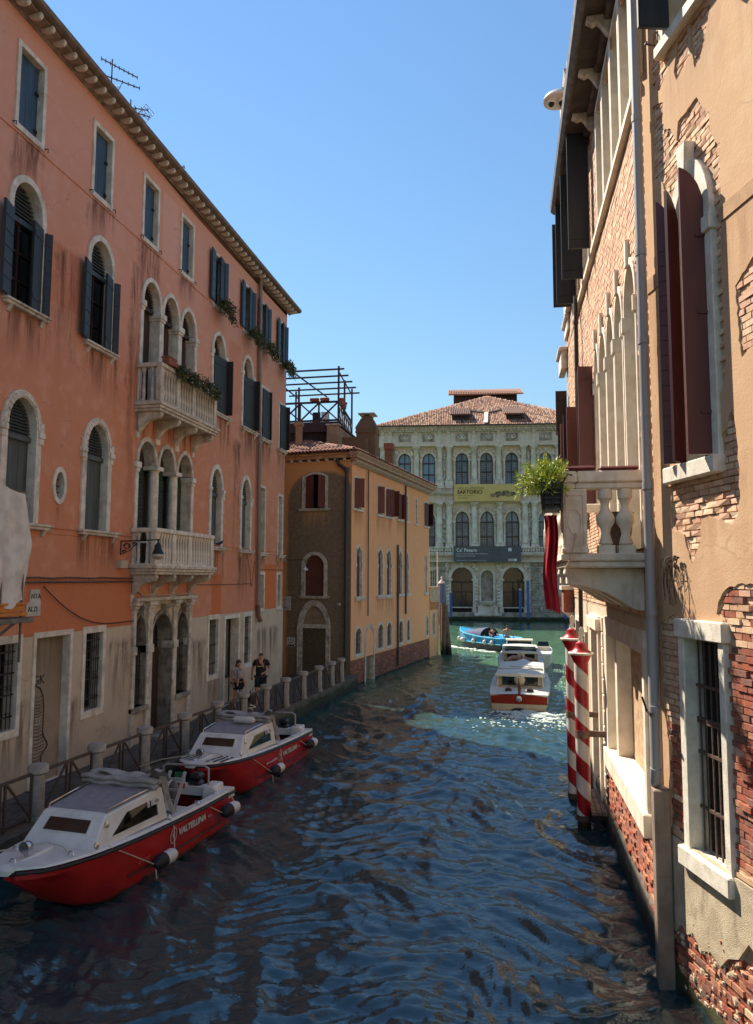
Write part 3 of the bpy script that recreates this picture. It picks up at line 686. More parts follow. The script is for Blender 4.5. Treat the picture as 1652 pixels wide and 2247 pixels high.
# balconies
def balcony(z_slab, z_rail, mat, name, smat):
    xa, xb, pr = 17.72, 21.36, .72
    k = MB(); k.box(xa-.12, xb+.1, -pr-.1, .0, z_slab-.08, z_slab); k.box(xa-.08, xb+.06, -pr-.06, .0, z_slab-.16, z_slab-.08); k.box(xa-.04, xb+.02, -pr-.02, .0, z_slab-.24, z_slab-.16)
    o = k.build(name, smat, PB, bevel=.012)
    k = MB(); k.box(xa-.04, xb+.02, -pr-.04, -pr+.16, z_rail-.12, z_rail); k.box(xa-.04, xa+.16, -pr+.16, 0, z_rail-.12, z_rail); k.box(xb-.18, xb+.02, -pr+.16, 0, z_rail-.12, z_rail); k.build('handrail', mat, o, bevel=.015)
    k = MB(); k.box(xa-.02, xb, -pr-.02, -pr+.14, z_slab, z_slab+.06); k.box(xa-.02, xa+.14, -pr+.14, 0, z_slab, z_slab+.06); k.box(xb-.16, xb, -pr+.14, 0, z_slab, z_slab+.06); k.build('plinth', mat, o)
    h0, h1 = z_slab+.06, z_rail-.12
    for px, py in [(xa+.06,-pr+.06),(18.75,-pr+.06),(19.74,-pr+.06),(xb-.08,-pr+.06)]:
        k = MB(); k.box(px-.09, px+.09, py-.07, py+.07, h0, h1); k.build('baluster_post', mat, o, bevel=.01)
    H_ = h1-h0
    kk = MB(); kk.lathe([(.055,0),(.055,.06),(.04,.08),(.05,.2*H_+.05),(.038,.5*H_),(.032,.8*H_),(.045,.88*H_),(.058,.93*H_),(.058,H_)], (0,0,0), 8)
    bme = kk.mesh('baluster', mat, smooth=True)
    for a, b_, n in [(xa+.16,18.66,5),(18.85,19.65,5),(19.84,xb-.17,8)]:
        for i in range(n):
            q_ = link('baluster', bme, o); q_.location = (a+(b_-a)*(i+.5)/n, -pr+.06, h0)
    for i in range(2):
        q_ = link('baluster', bme, o); q_.location = (xa+.06, -pr+.27+i*.26, h0); q_ = link('baluster', bme, o); q_.location = (xb-.08, -pr+.27+i*.26, h0)
    z = z_slab-.24
    for bx in (17.86, 18.9, 19.98, 21.16):
        k = MB(); p = [(0,z),(-pr+.02,z),(-pr,z-.08),(-pr+.06,z-.17),(-pr+.2,z-.2),(-.3,z-.26),(-.2,z-.34),(-.14,z-.46),(-.06,z-.54),(0,z-.5)]
        k.prismx(p, bx-.08, bx+.08); k.build('bracket', smat, o, bevel=.012)
    return o
balcony(5.36, 6.36, STONE_W, 'balcony', STONE)
balcony(9.75, 10.85, STONE, 'balcony', STONE)
# drainpipe
k = MB(); k.tube([(26.62,-.12,16.95),(26.7,-.12,14),(26.88,-.12,8),(27.0,-.12,3.95)], .075, 10)
for z in (15.2, 13.0, 10.9, 8.6, 6.2, 5.0): k.lathe([(.088,-.04),(.088,.04)], (26.62+(16.95-z)*.0295, -.12, z), 10)
dp = k.build('drainpipe', ZINCP, PB, smooth=True)
k = MB(); k.tube([(27.0,-.12,4.0),(27.02,-.12,3.6),(27.08,-.2,3.35)], .09, 10); k.build('pipe_shoe', simple('copper_brown', C(120,80,60), rough=.6), dp, smooth=True)
# ================================================================ YELLOW HOUSE on the corner of the canal
ydir = Vector((2.35, 16.6)).normalized(); yang = math.atan2(ydir.y, ydir.x)
YB = thing('yellow_house', 'ochre corner house with a dark end wall and a clay tiled roof', 'house', (-7.95, 33.3, 0), yang)
YMAT = plaster('ochre_plaster', C(248,178,128), C(244,168,118), (1, 10), C(250,194,146), [(3.6,4.7,2.9,4.15),(5.0,6.4,2.7,4.1),(.5,1.5,3.0,4.15),(3.6,6.0,6.9,8.3),(7,8.2,7.2,8.3),(.3,1.6,7.2,8.3),(2.0,2.2,3,10.3),(8.5,8.7,3,10)], dark=C(128,92,54), stain_amt=.6)
YBR = mossy('ochre_house_brick_base', C(150,92,62), C(120,74,52), .15, .95, scale=9)
yh = []
def yfrm(outer, inner, mat=None, proud=.03, depth=.25, name='window'):
    yh.append(grow(inner, .02)); k = MB(); k.ring(outer, inner, -proud, .01, depth); return k.build(name, mat or STONE_W, YB, bevel=.005)
for a, b_ in [(.22,1.4),(3.57,4.5),(4.9,6.05),(7.0,7.8),(8.58,9.1),(10.52,11.06),(12.45,13.5)]:
    f = yfrm(seg(a, b_, 8.35, 9.78, 9.97), seg(a+.1, b_-.1, 8.35, 9.76, 9.88))
    k = MB(); k.box(a-.08, b_+.12, -.1, .04, 8.25, 8.35); k.build('sill', STONE_W, f, bevel=.006)
    k = MB(); k.box(a+.1, b_-.1, .22, .24, 8.35, 9.9); k.build('pane', DKGLASS, f)
    if b_-a > .7:
        w_ = (b_-a-.2)/2
        leaf_open(f, a+.1, 8.4, 9.8, w_, .9 if a < 5 else .35, RUST, 1, y=-.03, battens=1)
        if 4.5 < a < 8: leaf_open(f, b_-.1, 8.4, 9.8, w_, 1.45, RUST, -1, y=-.03, battens=1)
        if a > 12: leaf_open(f, b_-.1, 8.4, 9.8, w_, 1.2, DKWOOD, -1, y=-.03, battens=1)
    else: leaf_closed(f, a+.1, b_-.1, 8.35, 9.8, .1, RUST, 2)
for a, b_ in [(.54,1.49),(3.66,4.62),(5.05,6.02),(7.12,7.98),(8.6,9.22),(12.66,13.2)]:
    f = yfrm(ogee(a, b_, 4.17, 6.1, 6.78), ogee(a+.11, b_-.11, 4.17, 6.1, 6.62), depth=.22)
    leaf_closed(f, a+.11, b_-.11, 4.17, 6.1, .12, RUST, 2)
    k = MB(); k.prism(ogee(a+.1, b_-.1, 6.1, 6.1, 6.63)[2:], .14, .17); k.build('tracery_panel', GREYSH, f)
    for xx in (a+.04, b_-.04):
        k = MB(); k.box(xx-.07, xx+.07, -.06, .03, 5.6, 5.78); k.build('capital', STONE_W, f)
    k = MB(); k.box(a-.1, b_+.1, -.14, .03, 4.06, 4.17); k.box(a-.06, b_+.06, -.1, .03, 3.98, 4.06); k.build('sill', STONE_W, f, bevel=.006)
for a, b_ in [(.48,1.5),(3.7,4.73),(5.14,6.1),(7.22,8.15),(8.76,9.52),(12.92,13.56)]:
    f = yfrm(seg(a, b_, 1.32, 2.45, 2.77), seg(a+.12, b_-.12, 1.46, 2.43, 2.65), depth=.3)
    k = MB(); k.box(a+.12, b_-.12, .24, .26, 1.46, 2.68); k.build('pane', DKGLASS, f)
    grille(f, a+.12, b_-.12, 1.46, 2.5, .05, 4, 4, .014, IRONR)
f = yfrm(arch(1.88, 3.3, -.3, 2.0, 2.8), arch(2.05, 3.13, -.3, 2.0, 2.62), STONE, depth=.45, name='water_door')
k = MB(); k.box(2.05, 3.13, .38, .42, -.3, 2.66); boards(k, lambda p, q_: rect(p, q_, -.25, 2.0), 2.08, 3.1, 6, .36, .385); k.build('door', simple('silvered_timber', C(108,92,76), C(84,70,58), 8, .8, streak=True), f)
sheet('wall', rect(0, 13.75, 1.22, 10.5), [h for h in yh if min(p[1] for p in h) > 1.25], YMAT, YB)
# brick plinth course by course: the nearest bricks one by one
sheet('plinth', [(0,-1),(13.75,-1),(13.75,1.215),(0,1.215)], [[(2.03,-.95),(3.15,-.95),(3.15,1.2),(2.03,1.2)]], YBR, YB, y=.02)
BR_RED = [simple('red_brick_%s' % n, C(*c), C(*d), 14, .9, bump=.5, bscale=60, dirt=C(176,144,118), dirtamt=.45) for n, c, d in [('plain', (160,90,68), (136,76,58)), ('bright', (172,92,64), (150,80,58)), ('dull', (142,94,78), (118,80,68)), ('sandy', (186,130,98), (164,108,82))]]
def brick_meshes(L, Hh, D, mats, jit=.006, n=3):
    out = []
    for m in mats:
        for i in range(n):
            k = MB(); k.box(-L/2, L/2, 0, D, -Hh/2, Hh/2)
            k.v = [Vector((p.x+random.uniform(-jit, jit), p.y+(random.uniform(-jit, jit) if p.y < .01 else 0), p.z+random.uniform(-jit, jit)*.5)) for p in k.v]
            out.append(k.mesh('brick', m))
    return out
bm_ = brick_meshes(.23, .058, .04, BR_RED)
z = .12; row = 0
while z < 1.19:
    x = .13 + (row % 2)*.12
    while x < 6.9:
        if not 1.8 < x < 3.4: o = link('brick', random.choice(bm_), YB); o.location = (x, random.uniform(-.008, .004), z)
        x += .245
    z += .072; row += 1
k = MB(); z = .12; row = 0
while z < 1.19:
    x = 7.1 + (row % 2)*.12
    while x < 13.6: k.cur = random.randrange(4); y_ = random.uniform(-.008, .004); k.box(x-.115, x+.115, y_, .03, z-.029, z+.029); x += .245
    z += .072; row += 1
o = k.build('brickwork', BR_RED, YB, fixn=False); o['kind'] = 'stuff'
# eaves: stone cornice, modillions and the tile edge
k = MB(); k.box(-.12, 13.95, -.22, .0, 10.6, 10.72); k.box(-.24, 14.05, -.36, .0, 10.72, 10.82); k.prismx([(0,10.82),(-.36,10.82),(-.46,10.95),(-.46,11.0),(0,11.0)], -.3, 14.15); k.build('cornice', simple('pinkish_cornice', C(190,150,122), C(160,124,100), 6, .8, bump=.3), YB)
kk = MB(); kk.prismx([(0,10.6),(-.3,10.6),(-.32,10.54),(-.2,10.46),(0,10.42)], -.045, .045); bme = kk.mesh('modillion', STONE)
for i in range(42): o = link('modillion', bme, YB); o.location.x = .1+i*.325
for px, z0, z1, r in [(2.12,3.2,10.4,.028),(8.42,3.0,10.4,.05),(6.95,.3,6.9,.055)]:
    k = MB(); k.tube([(px,-.08,z0),(px,-.08,z1)], r, 7); k.build('drainpipe', simple('black_pipe', C(58,50,46), rough=.6), YB)
k = MB(); k.box(.9, 13.75, .55, 9, -1, 10.6); k.box(13.73, 13.75, 0, 9, -1, 10.6); k.box(.6, 13.75, .02, .55, 10.45, 10.6); k.build('side_walls', YMAT, YB)
# --- end wall facing the bridge, in its own frame
EWv = Vector((2.3, -.3)).normalized(); ea = math.atan2(EWv.y, EWv.x)
inv = YB.matrix_basis.inverted()
EM = Matrix.Rotation(-yang, 4, 'Z') @ Matrix.Translation(Vector((-10.25, 33.6, 0)) - Vector((-7.95, 33.3, 0))) @ Matrix.Rotation(ea, 4, 'Z')
def em(o): o.matrix_local = EM if o.parent is YB else Matrix.Identity(4); return o
m, g, b, v = newmat('dark_end_plaster')  # dark brown inside a soft arched outline, orange outside it
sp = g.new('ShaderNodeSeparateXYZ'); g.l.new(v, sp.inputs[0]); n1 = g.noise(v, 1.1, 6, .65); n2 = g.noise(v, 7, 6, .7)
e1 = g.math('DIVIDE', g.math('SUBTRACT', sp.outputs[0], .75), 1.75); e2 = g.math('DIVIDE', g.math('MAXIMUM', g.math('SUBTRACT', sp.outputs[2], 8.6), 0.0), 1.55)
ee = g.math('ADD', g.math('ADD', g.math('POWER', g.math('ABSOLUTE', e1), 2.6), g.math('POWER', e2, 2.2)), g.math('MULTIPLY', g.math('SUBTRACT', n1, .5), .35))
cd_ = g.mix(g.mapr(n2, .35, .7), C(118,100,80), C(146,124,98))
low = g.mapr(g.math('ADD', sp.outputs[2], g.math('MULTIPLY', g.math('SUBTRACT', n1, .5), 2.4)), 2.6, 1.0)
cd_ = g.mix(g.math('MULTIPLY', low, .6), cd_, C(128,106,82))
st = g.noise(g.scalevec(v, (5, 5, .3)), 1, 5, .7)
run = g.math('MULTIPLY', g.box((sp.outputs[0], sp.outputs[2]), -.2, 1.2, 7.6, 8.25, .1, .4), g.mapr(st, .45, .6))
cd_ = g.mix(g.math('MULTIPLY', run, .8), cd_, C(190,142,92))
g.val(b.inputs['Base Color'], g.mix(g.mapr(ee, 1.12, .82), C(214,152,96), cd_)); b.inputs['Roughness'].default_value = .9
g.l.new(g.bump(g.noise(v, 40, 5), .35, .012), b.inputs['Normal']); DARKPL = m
EW0, EW1 = -1.6, 2.3
eh = []
def efr(outer, inner, name='window', mat=None, depth=.25, proud=.05):
    eh.append(grow(inner, .02)); k = MB(); k.ring(outer, inner, -proud, .01, depth); return em(k.build(name, mat or STONE, YB, bevel=.006))
f = efr(seg(-.22, 1.12, 8.36, 9.9, 10.13), seg(-.06, .98, 8.36, 9.88, 10.02))
leaf_closed(f, -.06, .36, 8.36, 9.95, .03, RUST, 3); leaf_open(f, .98, 8.38, 9.92, .5, 1.2, RUST, -1, y=.02, battens=1)
k = MB(); k.box(-.06, .98, .2, .22, 8.36, 10.02); k.build('pane', DKGLASS, f); sill(f, -.4, 1.25, 8.36, .12, .12, False)
f = efr(arch(-.22, 1.13, 4.18, 5.62, 6.29, 16), arch(-.04, .95, 4.18, 5.62, 6.13, 16))
k = MB(); k.prism(arch(-.05, .96, 4.18, 5.62, 6.14, 16), .1, .14); k.build('blind_panel', simple('brown_panel', C(104,54,40), C(92,48,38), 3, .8), f); sill(f, -.3, 1.26, 4.19, .14, .12, False)
f = efr(pointed(-.39, 1.31, .4, 2.75, 4.0), pointed(-.12, 1.08, .4, 2.75, 3.72), 'gothic_doorway')
k = MB(); k.prism([(-.12,2.86)] + [(1.08,2.86)] + [p for p in pointed(-.12, 1.08, .4, 2.75, 3.72)[2:] if p[1] > 2.87], .05, .09); k.build('tympanum', simple('ochre_tympanum', C(160,134,106), C(140,116,92), 4, .85, bump=.2), f)
k = MB(); k.box(-.3, 1.24, -.06, .2, 2.68, 2.86); k.build('lintel', STONE, f, bevel=.008)
k = MB(); k.box(-.1, 1.06, .14, .18, .4, 2.68); boards(k, lambda p, q_: rect(p, q_, .42, 2.66), -.1, 1.06, 6, .125, .145); k.build('door', DKWOOD, f)
for zz in [.9+.25*i for i in range(8)]:
    for xx in (-.36, 1.28):
        k = MB(); k.blob((xx, -.05, zz), .05, .04, .12, 6, 4); k.build('rope_moulding', STONE, f)
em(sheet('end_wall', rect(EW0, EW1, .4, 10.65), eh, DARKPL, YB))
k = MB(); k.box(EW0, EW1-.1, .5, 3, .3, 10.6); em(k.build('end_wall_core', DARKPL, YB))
k = MB(); k.box(EW0, EW1+.1, -.12, .02, 10.75, 10.9); k.box(EW0, EW1+.25, -.2, .02, 10.9, 11.0); em(k.build('end_cornice', simple('ochre_cornice', C(196,150,104), C(170,126,88), 5, .8, bump=.3), YB))
kk = MB(); kk.box(-.07, .07, -.12, .0, 10.6, 10.74); bme = kk.mesh('dentil', STONE, bevel=.01)
for i in range(8): o = link('dentil', bme, YB); o.matrix_local = EM @ Matrix.Translation((EW0+.35+i*.46, 0, 0))
k = MB(); k.tube([(1.62,-.1,10.7),(1.7,-.12,10.45),(2.05,-.12,10.2),(2.12,-.12,10.0),(2.12,-.12,.9)], .085, 9); k.lathe([(.12,-.12),(.14,.1)], (2.12,-.12,10.15), 9); em(k.build('drainpipe', simple('brown_downpipe', C(78,66,58), C(64,54,48), 3, .6, streak=True), YB, smooth=True))
# roof: hip of coppi tiles over the end wall
kk = MB(); n = 7
def coppo(r0, r1, L):
    vs = []; fs = []
    for j, (r, yv) in enumerate(((r0, 0), (r1, L))):
        for i in range(n): a = PI*i/(n-1); vs.append((r*math.cos(a), yv, r*math.sin(a)))
        for i in range(n): a = PI*i/(n-1); vs.append(((r-.018)*math.cos(a), yv, (r-.018)*math.sin(a)))
    for i in range(n-1):
        fs += [(i, i+1, 2*n+i+1, 2*n+i), (n+i+1, n+i, 3*n+i, 3*n+i+1), (i, n+i, n+i+1, i+1)]
    return vs, fs
cov = []
for i in range(3):
    kk = MB(); vs, fs = coppo(.092, .075, .42); kk.add(vs, fs); cov.append(kk.mesh('roof_tile', TILE, smooth=True, fixn=False))
sl = math.atan2(1.0, 2.3)
k = MB(); k.add([(EW0-.3,-.3,11.02),(EW1+.3,-.3,11.02),(EW1-3.4,2.3,12.05),(EW0-.3,2.3,12.05),(EW0-.3,-.3,10.99),(EW1+.3,-.3,10.99),(EW1-3.4,2.3,11.9),(EW0-.3,2.3,11.9)], [(0,1,2,3),(4,7,6,5),(0,4,5,1),(1,5,6,2),(2,6,7,3),(3,7,4,0)])
roof = em(k.build('roof', simple('roof_underlay', C(96,66,52), C(80,56,46), 8, .9), YB))
RM = Matrix.Translation((0,-.34,11.02)) @ Matrix.Rotation(sl*.93, 4, 'X')
for r_ in range(9):
    for c_ in range(24):
        x = EW0-.15+c_*.19; yv = r_*.31
        if x > EW1+.25-(yv/2.6)*3.5: continue
        o = link('roof_tile', random.choice(cov), roof); o.matrix_local = RM @ Matrix.Translation((x+random.uniform(-.01,.01), yv, .01+random.uniform(0,.012))) @ Matrix.Rotation(random.uniform(-.03,.03), 4, 'Z') @ Matrix.Rotation(.04, 4, 'X')
for i in range(11):                                    # hip ridge tiles
    t = i/10.5; p = Vector((EW1+.2-t*3.5, -.25+t*2.5, 11.1+t*.98)); d = Vector((-3.5, 2.5, .98)).normalized()
    o = link('roof_tile', random.choice(cov), roof); o.matrix_local = Matrix.Translation(p) @ d.to_track_quat('Y', 'Z').to_matrix().to_4x4() @ Matrix.Scale(1.25, 4)
k = MB(); k.add([(-.3,-.42,11.0),(14.1,-.42,11.0),(14.1,2.6,12.0),(2.7,2.6,12.0)], [(0,1,2,3)]); k.add([(14.1,-.42,10.98),(-.3,-.42,10.98),(2.7,2.6,11.95),(14.1,2.6,11.95)], [(0,1,2,3)])
for i in range(72):
    x = -.2+i*.2
    vs, fs = coppo(.09, .08, min(3.0, .25+(x+.2)*1.02))
    M = Matrix.Translation((x, -.48, 11.02)) @ Matrix.Rotation(.33, 4, 'X'); k.add([M @ Vector(p) for p in vs], fs)
o = k.build('canal_side_tiles', TILE, YB, smooth=True, fixn=False); o['kind'] = 'stuff'
STUCCO = plaster('chimney_render', C(128,98,74), C(120,92,70), (0, 14), C(150,116,86), dark=C(60,48,40))
def part_w(k, name, mat, parent, **kw):                # geometry given in world space, stored in the parent's space
    M = parent.matrix_basis.inverted(); k.v = [M @ p for p in k.v]; return k.build(name, mat, parent, **kw)
k = MB(); k.lathe([(.72,11.1),(.72,12.62),(.78,12.66),(.78,12.74),(.74,12.78),(.78,12.95),(.42,13.48),(.36,13.5),(.36,13.64)], (-8.07, 37.4, 0), 4, a0=PI/4)
ch = part_w(k, 'chimney', STUCCO, YB); k = MB(); k.box(-8.5, -7.62, 36.95, 37.85, 13.68, 13.74)
for sx in (-.22, .22): k.box(-8.07+sx-.05, -8.07+sx+.05, 37.1, 37.7, 13.6, 13.7)
k.v = [YB.matrix_basis.inverted() @ p for p in k.v]; k.build('chimney_cap', STONE, ch)
k = MB(); k.box(-7.95, -7.5, 41.6, 42.1, 11.3, 12.85); ch = part_w(k, 'chimney', STUCCO, YB); k = MB(); k.box(-8.0, -7.45, 41.55, 42.15, 12.6, 12.95); k.v = [YB.matrix_basis.inverted() @ p for p in k.v]; k.build('chimney_cap', BR_RED[0], ch)
k = MB(); k.box(-11.3, -11.02, 35.0, 35.3, 11.4, 12.75); k.box(-11.36, -10.96, 34.95, 35.35, 12.75, 12.95); part_w(k, 'chimney', simple('pale_chimney', C(176,140,108), C(160,124,96), 4, .85), YB)
k = MB(); k.box(-9.85, -9.25, 35.7, 36.0, 11.3, 12.86); k.box(-9.3, -9.22, 36.0, 41.5, 11.3, 12.8); part_w(k, 'parapet', simple('terrace_wall', C(150,120,92), C(176,142,110), 2, .88, bump=.2), YB)
k = MB(); k.box(-9.9, -9.2, 35.62, 36.05, 12.86, 12.93); part_w(k, 'coping', STONE, YB)
k = MB(); k.box(-13.5, -9.3, 36.2, 41.5, 11.2, 12.65); part_w(k, 'attic', DKWOOD, YB)
k = MB(); k.box(-9.3, -7.9, 36.4, 40, 11.2, 12.35); part_w(k, 'attic_wall', STUCCO, YB)
# ---- roof terrace with its pergola
AL = thing('roof_terrace', 'dark timber roof terrace with crossed railings and an open pergola on the ochre house', 'terrace', (-9.3, 36, 12.9))
def al(name, mat, fn, **kw): k = MB(Matrix.Translation((9.3, -36, -12.9))); fn(k); return k.build(name, mat, AL, **kw)
TIM = simple('stained_dark_timber', C(66,44,42), C(52,36,36), 6, .7, streak=True)
al('deck', TIM, lambda k: (k.box(-13.6, -9.25, 36, 41.6, 12.92, 13.02), k.box(-13.6, -9.25, 35.97, 36.0, 12.6, 13.12)))
for x, y, z1 in [(-9.33,36.05,16.05),(-11.75,36.9,15.25),(-9.65,38.6,16.0),(-9.85,41.2,16.2),(-13.4,36.05,16.05),(-13.3,41.2,16.2)]:
    al('post', TIM, lambda k: k.box(x-.045, x+.045, y-.045, y+.045, 13.0, z1))
for i in range(5):
    y = 36.1+i*1.25; al('beam', TIM, lambda k: k.box(-13.7, -9.05-i*.08, y-.035, y+.035, 15.87, 15.95))
for x0, x1 in [(-9.35,-9.85),(-11.75,-11.4),(-13.2,-13.2)]:
    al('cross_beam', TIM, lambda k: k.bar((x0, 36.0, 15.8), (x1, 41.3, 15.8), .05, .07))
al('rail', TIM, lambda k: (k.box(-13.4, -9.3, 36.0, 36.08, 14.12, 14.22), k.box(-13.4, -9.3, 36.0, 36.06, 13.15, 13.25)))
al('rail', TIM, lambda k: (k.bar((-9.33,36.05,14.17), (-9.85,41.2,14.17), .08, .1), k.bar((-9.33,36.05,13.2), (-9.85,41.2,13.2), .08, .1)))
for i in range(4):
    x0 = -9.36-i*1.02; x1 = x0-1.02
    al('brace', TIM, lambda k: k.bar((x0,36.03,14.14),(x1,36.03,13.2), .07)); al('brace', TIM, lambda k: k.bar((x1,36.05,14.14),(x0,36.05,13.2), .07)); al('baluster', TIM, lambda k: k.box(x1-.04, x1+.04, 35.99, 36.07, 13.1, 14.2))
for i in range(6):
    t0 = i/6; t1 = (i+1)/6; P0 = lambda t, z: (-9.33-.52*t, 36.05+5.15*t, z)
    al('brace', TIM, lambda k: k.bar(P0(t0,14.14), P0(t1,13.2), .06)); al('brace', TIM, lambda k: k.bar(P0(t1,14.14), P0(t0,13.2), .06))
for i, x in enumerate((-10.85, -10.3)):
    k = MB(); k.box(-.24, .24, -.1, .1, 0, .16); o = k.build('flower_box', TERRA, bevel=.03); o.location = (x+.25, 35.96, 14.22)
    tag(o, ['terracotta flower box at the left of the pair on the terrace rail', 'terracotta flower box at the right of the pair on the terrace rail'][i], 'flower box', 'flower boxes on the terrace rail')
for i, y in enumerate((37.0, 37.9)):
    k = MB(); k.lathe([(.13,0),(.17,.3),(.2,.3),(.2,.36),(.16,.36),(.15,.32)], (0,0,0), 12); o = k.build('flower_pot', TERRA, smooth=True); o.location = (-9.42-.09*i, y, 14.2)
    tag(o, ['round terracotta pot on the side rail of the roof terrace, nearer the corner post', 'round terracotta pot on the side rail of the roof terrace, further from the corner post'][i], 'pot', 'pots on the side rail')
for i in range(2):
    t = thing('garden_chair', ['dark patio chair on the roof terrace, left behind the railing', 'pale patio chair on the roof terrace beside the middle baluster'][i], 'chair', (-10.9+i*.55, 37.2, 13.02), .3*i)
    mt = BLACKPL if i == 0 else PLAST_W
    for nm, bx_ in [('seat', (-.22,.22,-.22,.22,.42,.46)), ('backrest', (-.22,.22,.18,.22,.46,.95))]: k = MB(); k.box(*bx_); k.build(nm, mt, t)
    for sx in (-1, 1):
        for sy in (-1, 1): k = MB(); k.box(sx*.2-.02, sx*.2+.02, sy*.19-.02, sy*.19+.02, 0, .42); k.build('leg', mt, t)
# ---- low annex at the end of the ochre house
AN = thing('canal_annex', 'low ochre annex with a parapet terrace at the far end of the ochre house', 'annex', (-7.95+.1402*13.8, 33.3+.990*13.8, 0), yang)
sheet('wall', rect(0, 2.2, -1, 3.5), [seg(.78, 1.28, 1.4, 2.6, 2.82)], YMAT, AN)
k = MB(); k.box(0, 2.2, .4, 5, -1, 3.48); k.box(2.18, 2.2, 0, .4, -1, 3.48); k.box(0, 2.2, 0, .4, 3.0, 3.48); k.build('core_wall', YMAT, AN)
k = MB(); k.ring(seg(.68, 1.38, 1.3, 2.6, 2.92), seg(.78, 1.28, 1.4, 2.6, 2.82), -.03, .01, .25); f = k.build('window', STONE_W, AN); k = MB(); k.box(.78, 1.28, .2, .22, 1.4, 2.85); k.build('pane', DKGLASS, f)
k = MB(); k.box(-.02, 2.3, -.1, .1, 3.5, 3.58); k.box(-.02, 2.25, -.05, .1, 3.58, 4.4); k.box(-.02, 2.3, -.1, .12, 4.4, 4.5); k.build('parapet', simple('pinkish_parapet', C(206,170,140), C(190,154,124), 3, .85, bump=.2), AN)
for i in range(8):
    k = MB(); k.box(2.0+(i % 2)*.06, 2.24, -.03, .1, .9+i*.32, .9+i*.32+.29); k.build('quoin', STONE, AN)
for i, x in enumerate((0.05, 2.1)): k = MB(); k.tube([(x,.02,4.5),(x,.02,6.9)], .03, 6); k.build('awning_post', PLAST_W, AN)
k = MB(); k.tube([(.05,.02,6.9),(2.1,.02,6.9)], .03, 6); k.build('awning_rail', PLAST_W, AN)

# unseen house block added in the alley to keep sun patches off the quay
RH = thing('alley_sun_block', 'plain unseen house block added behind the alley to keep sun off the quay', 'house', (-14.5, 30.45, 0))
k = MB(); k.box(-8, 1.6, 0, 3.9, -1, 12.6); k.build('wall', STUCCO, RH); k = MB(); k.prism([(-8.2,12.6),(1.8,12.6),(-3.2,14.4)], -.1, 4.0); k.build('roof', TILE, RH)
# ================================================================ PALACE across the Grand Canal
pa = math.atan2(2.5, 22.6)
PL = thing('palace', 'white baroque stone palace with arched windows and a red tiled roof across the Grand Canal', 'palace', (-17.6, 88, 0), pa)
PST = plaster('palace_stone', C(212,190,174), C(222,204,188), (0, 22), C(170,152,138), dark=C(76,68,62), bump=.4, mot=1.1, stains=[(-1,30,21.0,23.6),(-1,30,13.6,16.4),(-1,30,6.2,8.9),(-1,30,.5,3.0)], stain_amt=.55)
PSTD = simple('palace_stone_grey', C(174,162,148), C(130,120,108), 1.6, .85, bump=.3, bscale=14, dirt=C(74,68,62), dirtamt=.7)
PSTL = simple('palace_column_stone', C(226,214,200), C(200,188,172), 1.2, .75, bump=.15, dirt=C(104,94,84), dirtamt=.55)  # columns lighter than the wall; shaded-recess contrast put into the stone colours
PGL = simple('leaded_glass', C(120,132,142), C(92,100,110), 1.1, .15)
PGL2 = simple('sky_glass', C(120,150,170), C(104,134,156), .6, .08)
FRM = simple('dark_window_frame', C(62,46,42), rough=.6)
U0, U1 = -.3, 26.5
ph = []
tops = [.1-2.1, 3.26, 6.24, 10.32, 13.31, 16.36, 20.4, 23.4]
def relief(par, cx, cz, wdt, hgt, n, mat):
    k = MB()
    for i in range(n): k.blob((cx+random.uniform(-wdt, wdt), -.12, cz+random.uniform(-hgt, hgt)), random.uniform(.08,.2), .12, random.uniform(.08,.22), 6, 4, .2)
    return k.build('relief', mat, par, smooth='all')
def pwin(c, z0, zs, zt, hw, lead, gm, mid):
    if c-hw < U0+.5: return
    out = arch(c-hw-.28, c+hw+.28, z0, zs, zt+.3, 14); inn = arch(c-hw, c+hw, z0, zs, zt, 14); ph.append(grow(inn, .03))
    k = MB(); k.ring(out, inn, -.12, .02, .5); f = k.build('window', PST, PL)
    k = MB(); k.prism(inn, .42, .44); k.build('pane', gm, f)
    k = MB(); t = .07
    k.ring(inn, [(c+(p[0]-c)*.86, z0+(p[1]-z0)*.975+.05) for p in inn], .3, .32, .42)
    k.box(c-t*.8, c+t*.8, .32, .41, z0, zt-.05)
    for zz in mid: k.box(c-hw, c+hw, .31, .41, zz-t, zz+t)
    k.build('window_frame', FRM, f)
    if lead:
        k = MB()
        nx = 6
        for i in range(1, nx): x = c-hw+2*hw*i/nx; k.box(x-.012, x+.012, .39, .415, z0, zs)
        nz = int((zs-z0)/.27)
        for i in range(1, nz): z = z0+(zs-z0)*i/nz; k.box(c-hw, c+hw, .39, .415, z-.012, z+.012)
        k.build('leading', FRM, f)
    for sx in (-1, 1):
        k = MB(); x = c+sx*(hw+.17); k.lathe([(.16,z0),(.16,z0+.25),(.12,z0+.3),(.11,zs-.3),(.17,zs-.22),(.17,zs-.02)], (x, -.2, 0), 8); k.build('small_column', PSTL, f, smooth=True)
        k = MB(); k.box(x-.22, x+.22, -.36, .02, zs-.02, zs+.12); k.build('impost', PSTL, f)
    k = MB(); k.prism([(c-.14,zt+.05),(c+.14,zt+.05),(c+.2,zt+.5),(c-.2,zt+.5)], -.26, .0); k.blob((c,-.28,zt+.3), .16,.14,.2,6,4,.2); k.build('keystone', PSTL, f)
    relief(f, c-hw-.15, zt-.02, .22, .34, 14, PSTL); relief(f, c+hw+.15, zt-.02, .22, .34, 14, PSTL)
for c in tops[1:]: pwin(c, 16.45, 19.5, 20.42, .78, c > 9, PGL if c > 9 else PGL2, (18.1, 19.45) if c > 9 else (19.2, 17.8))
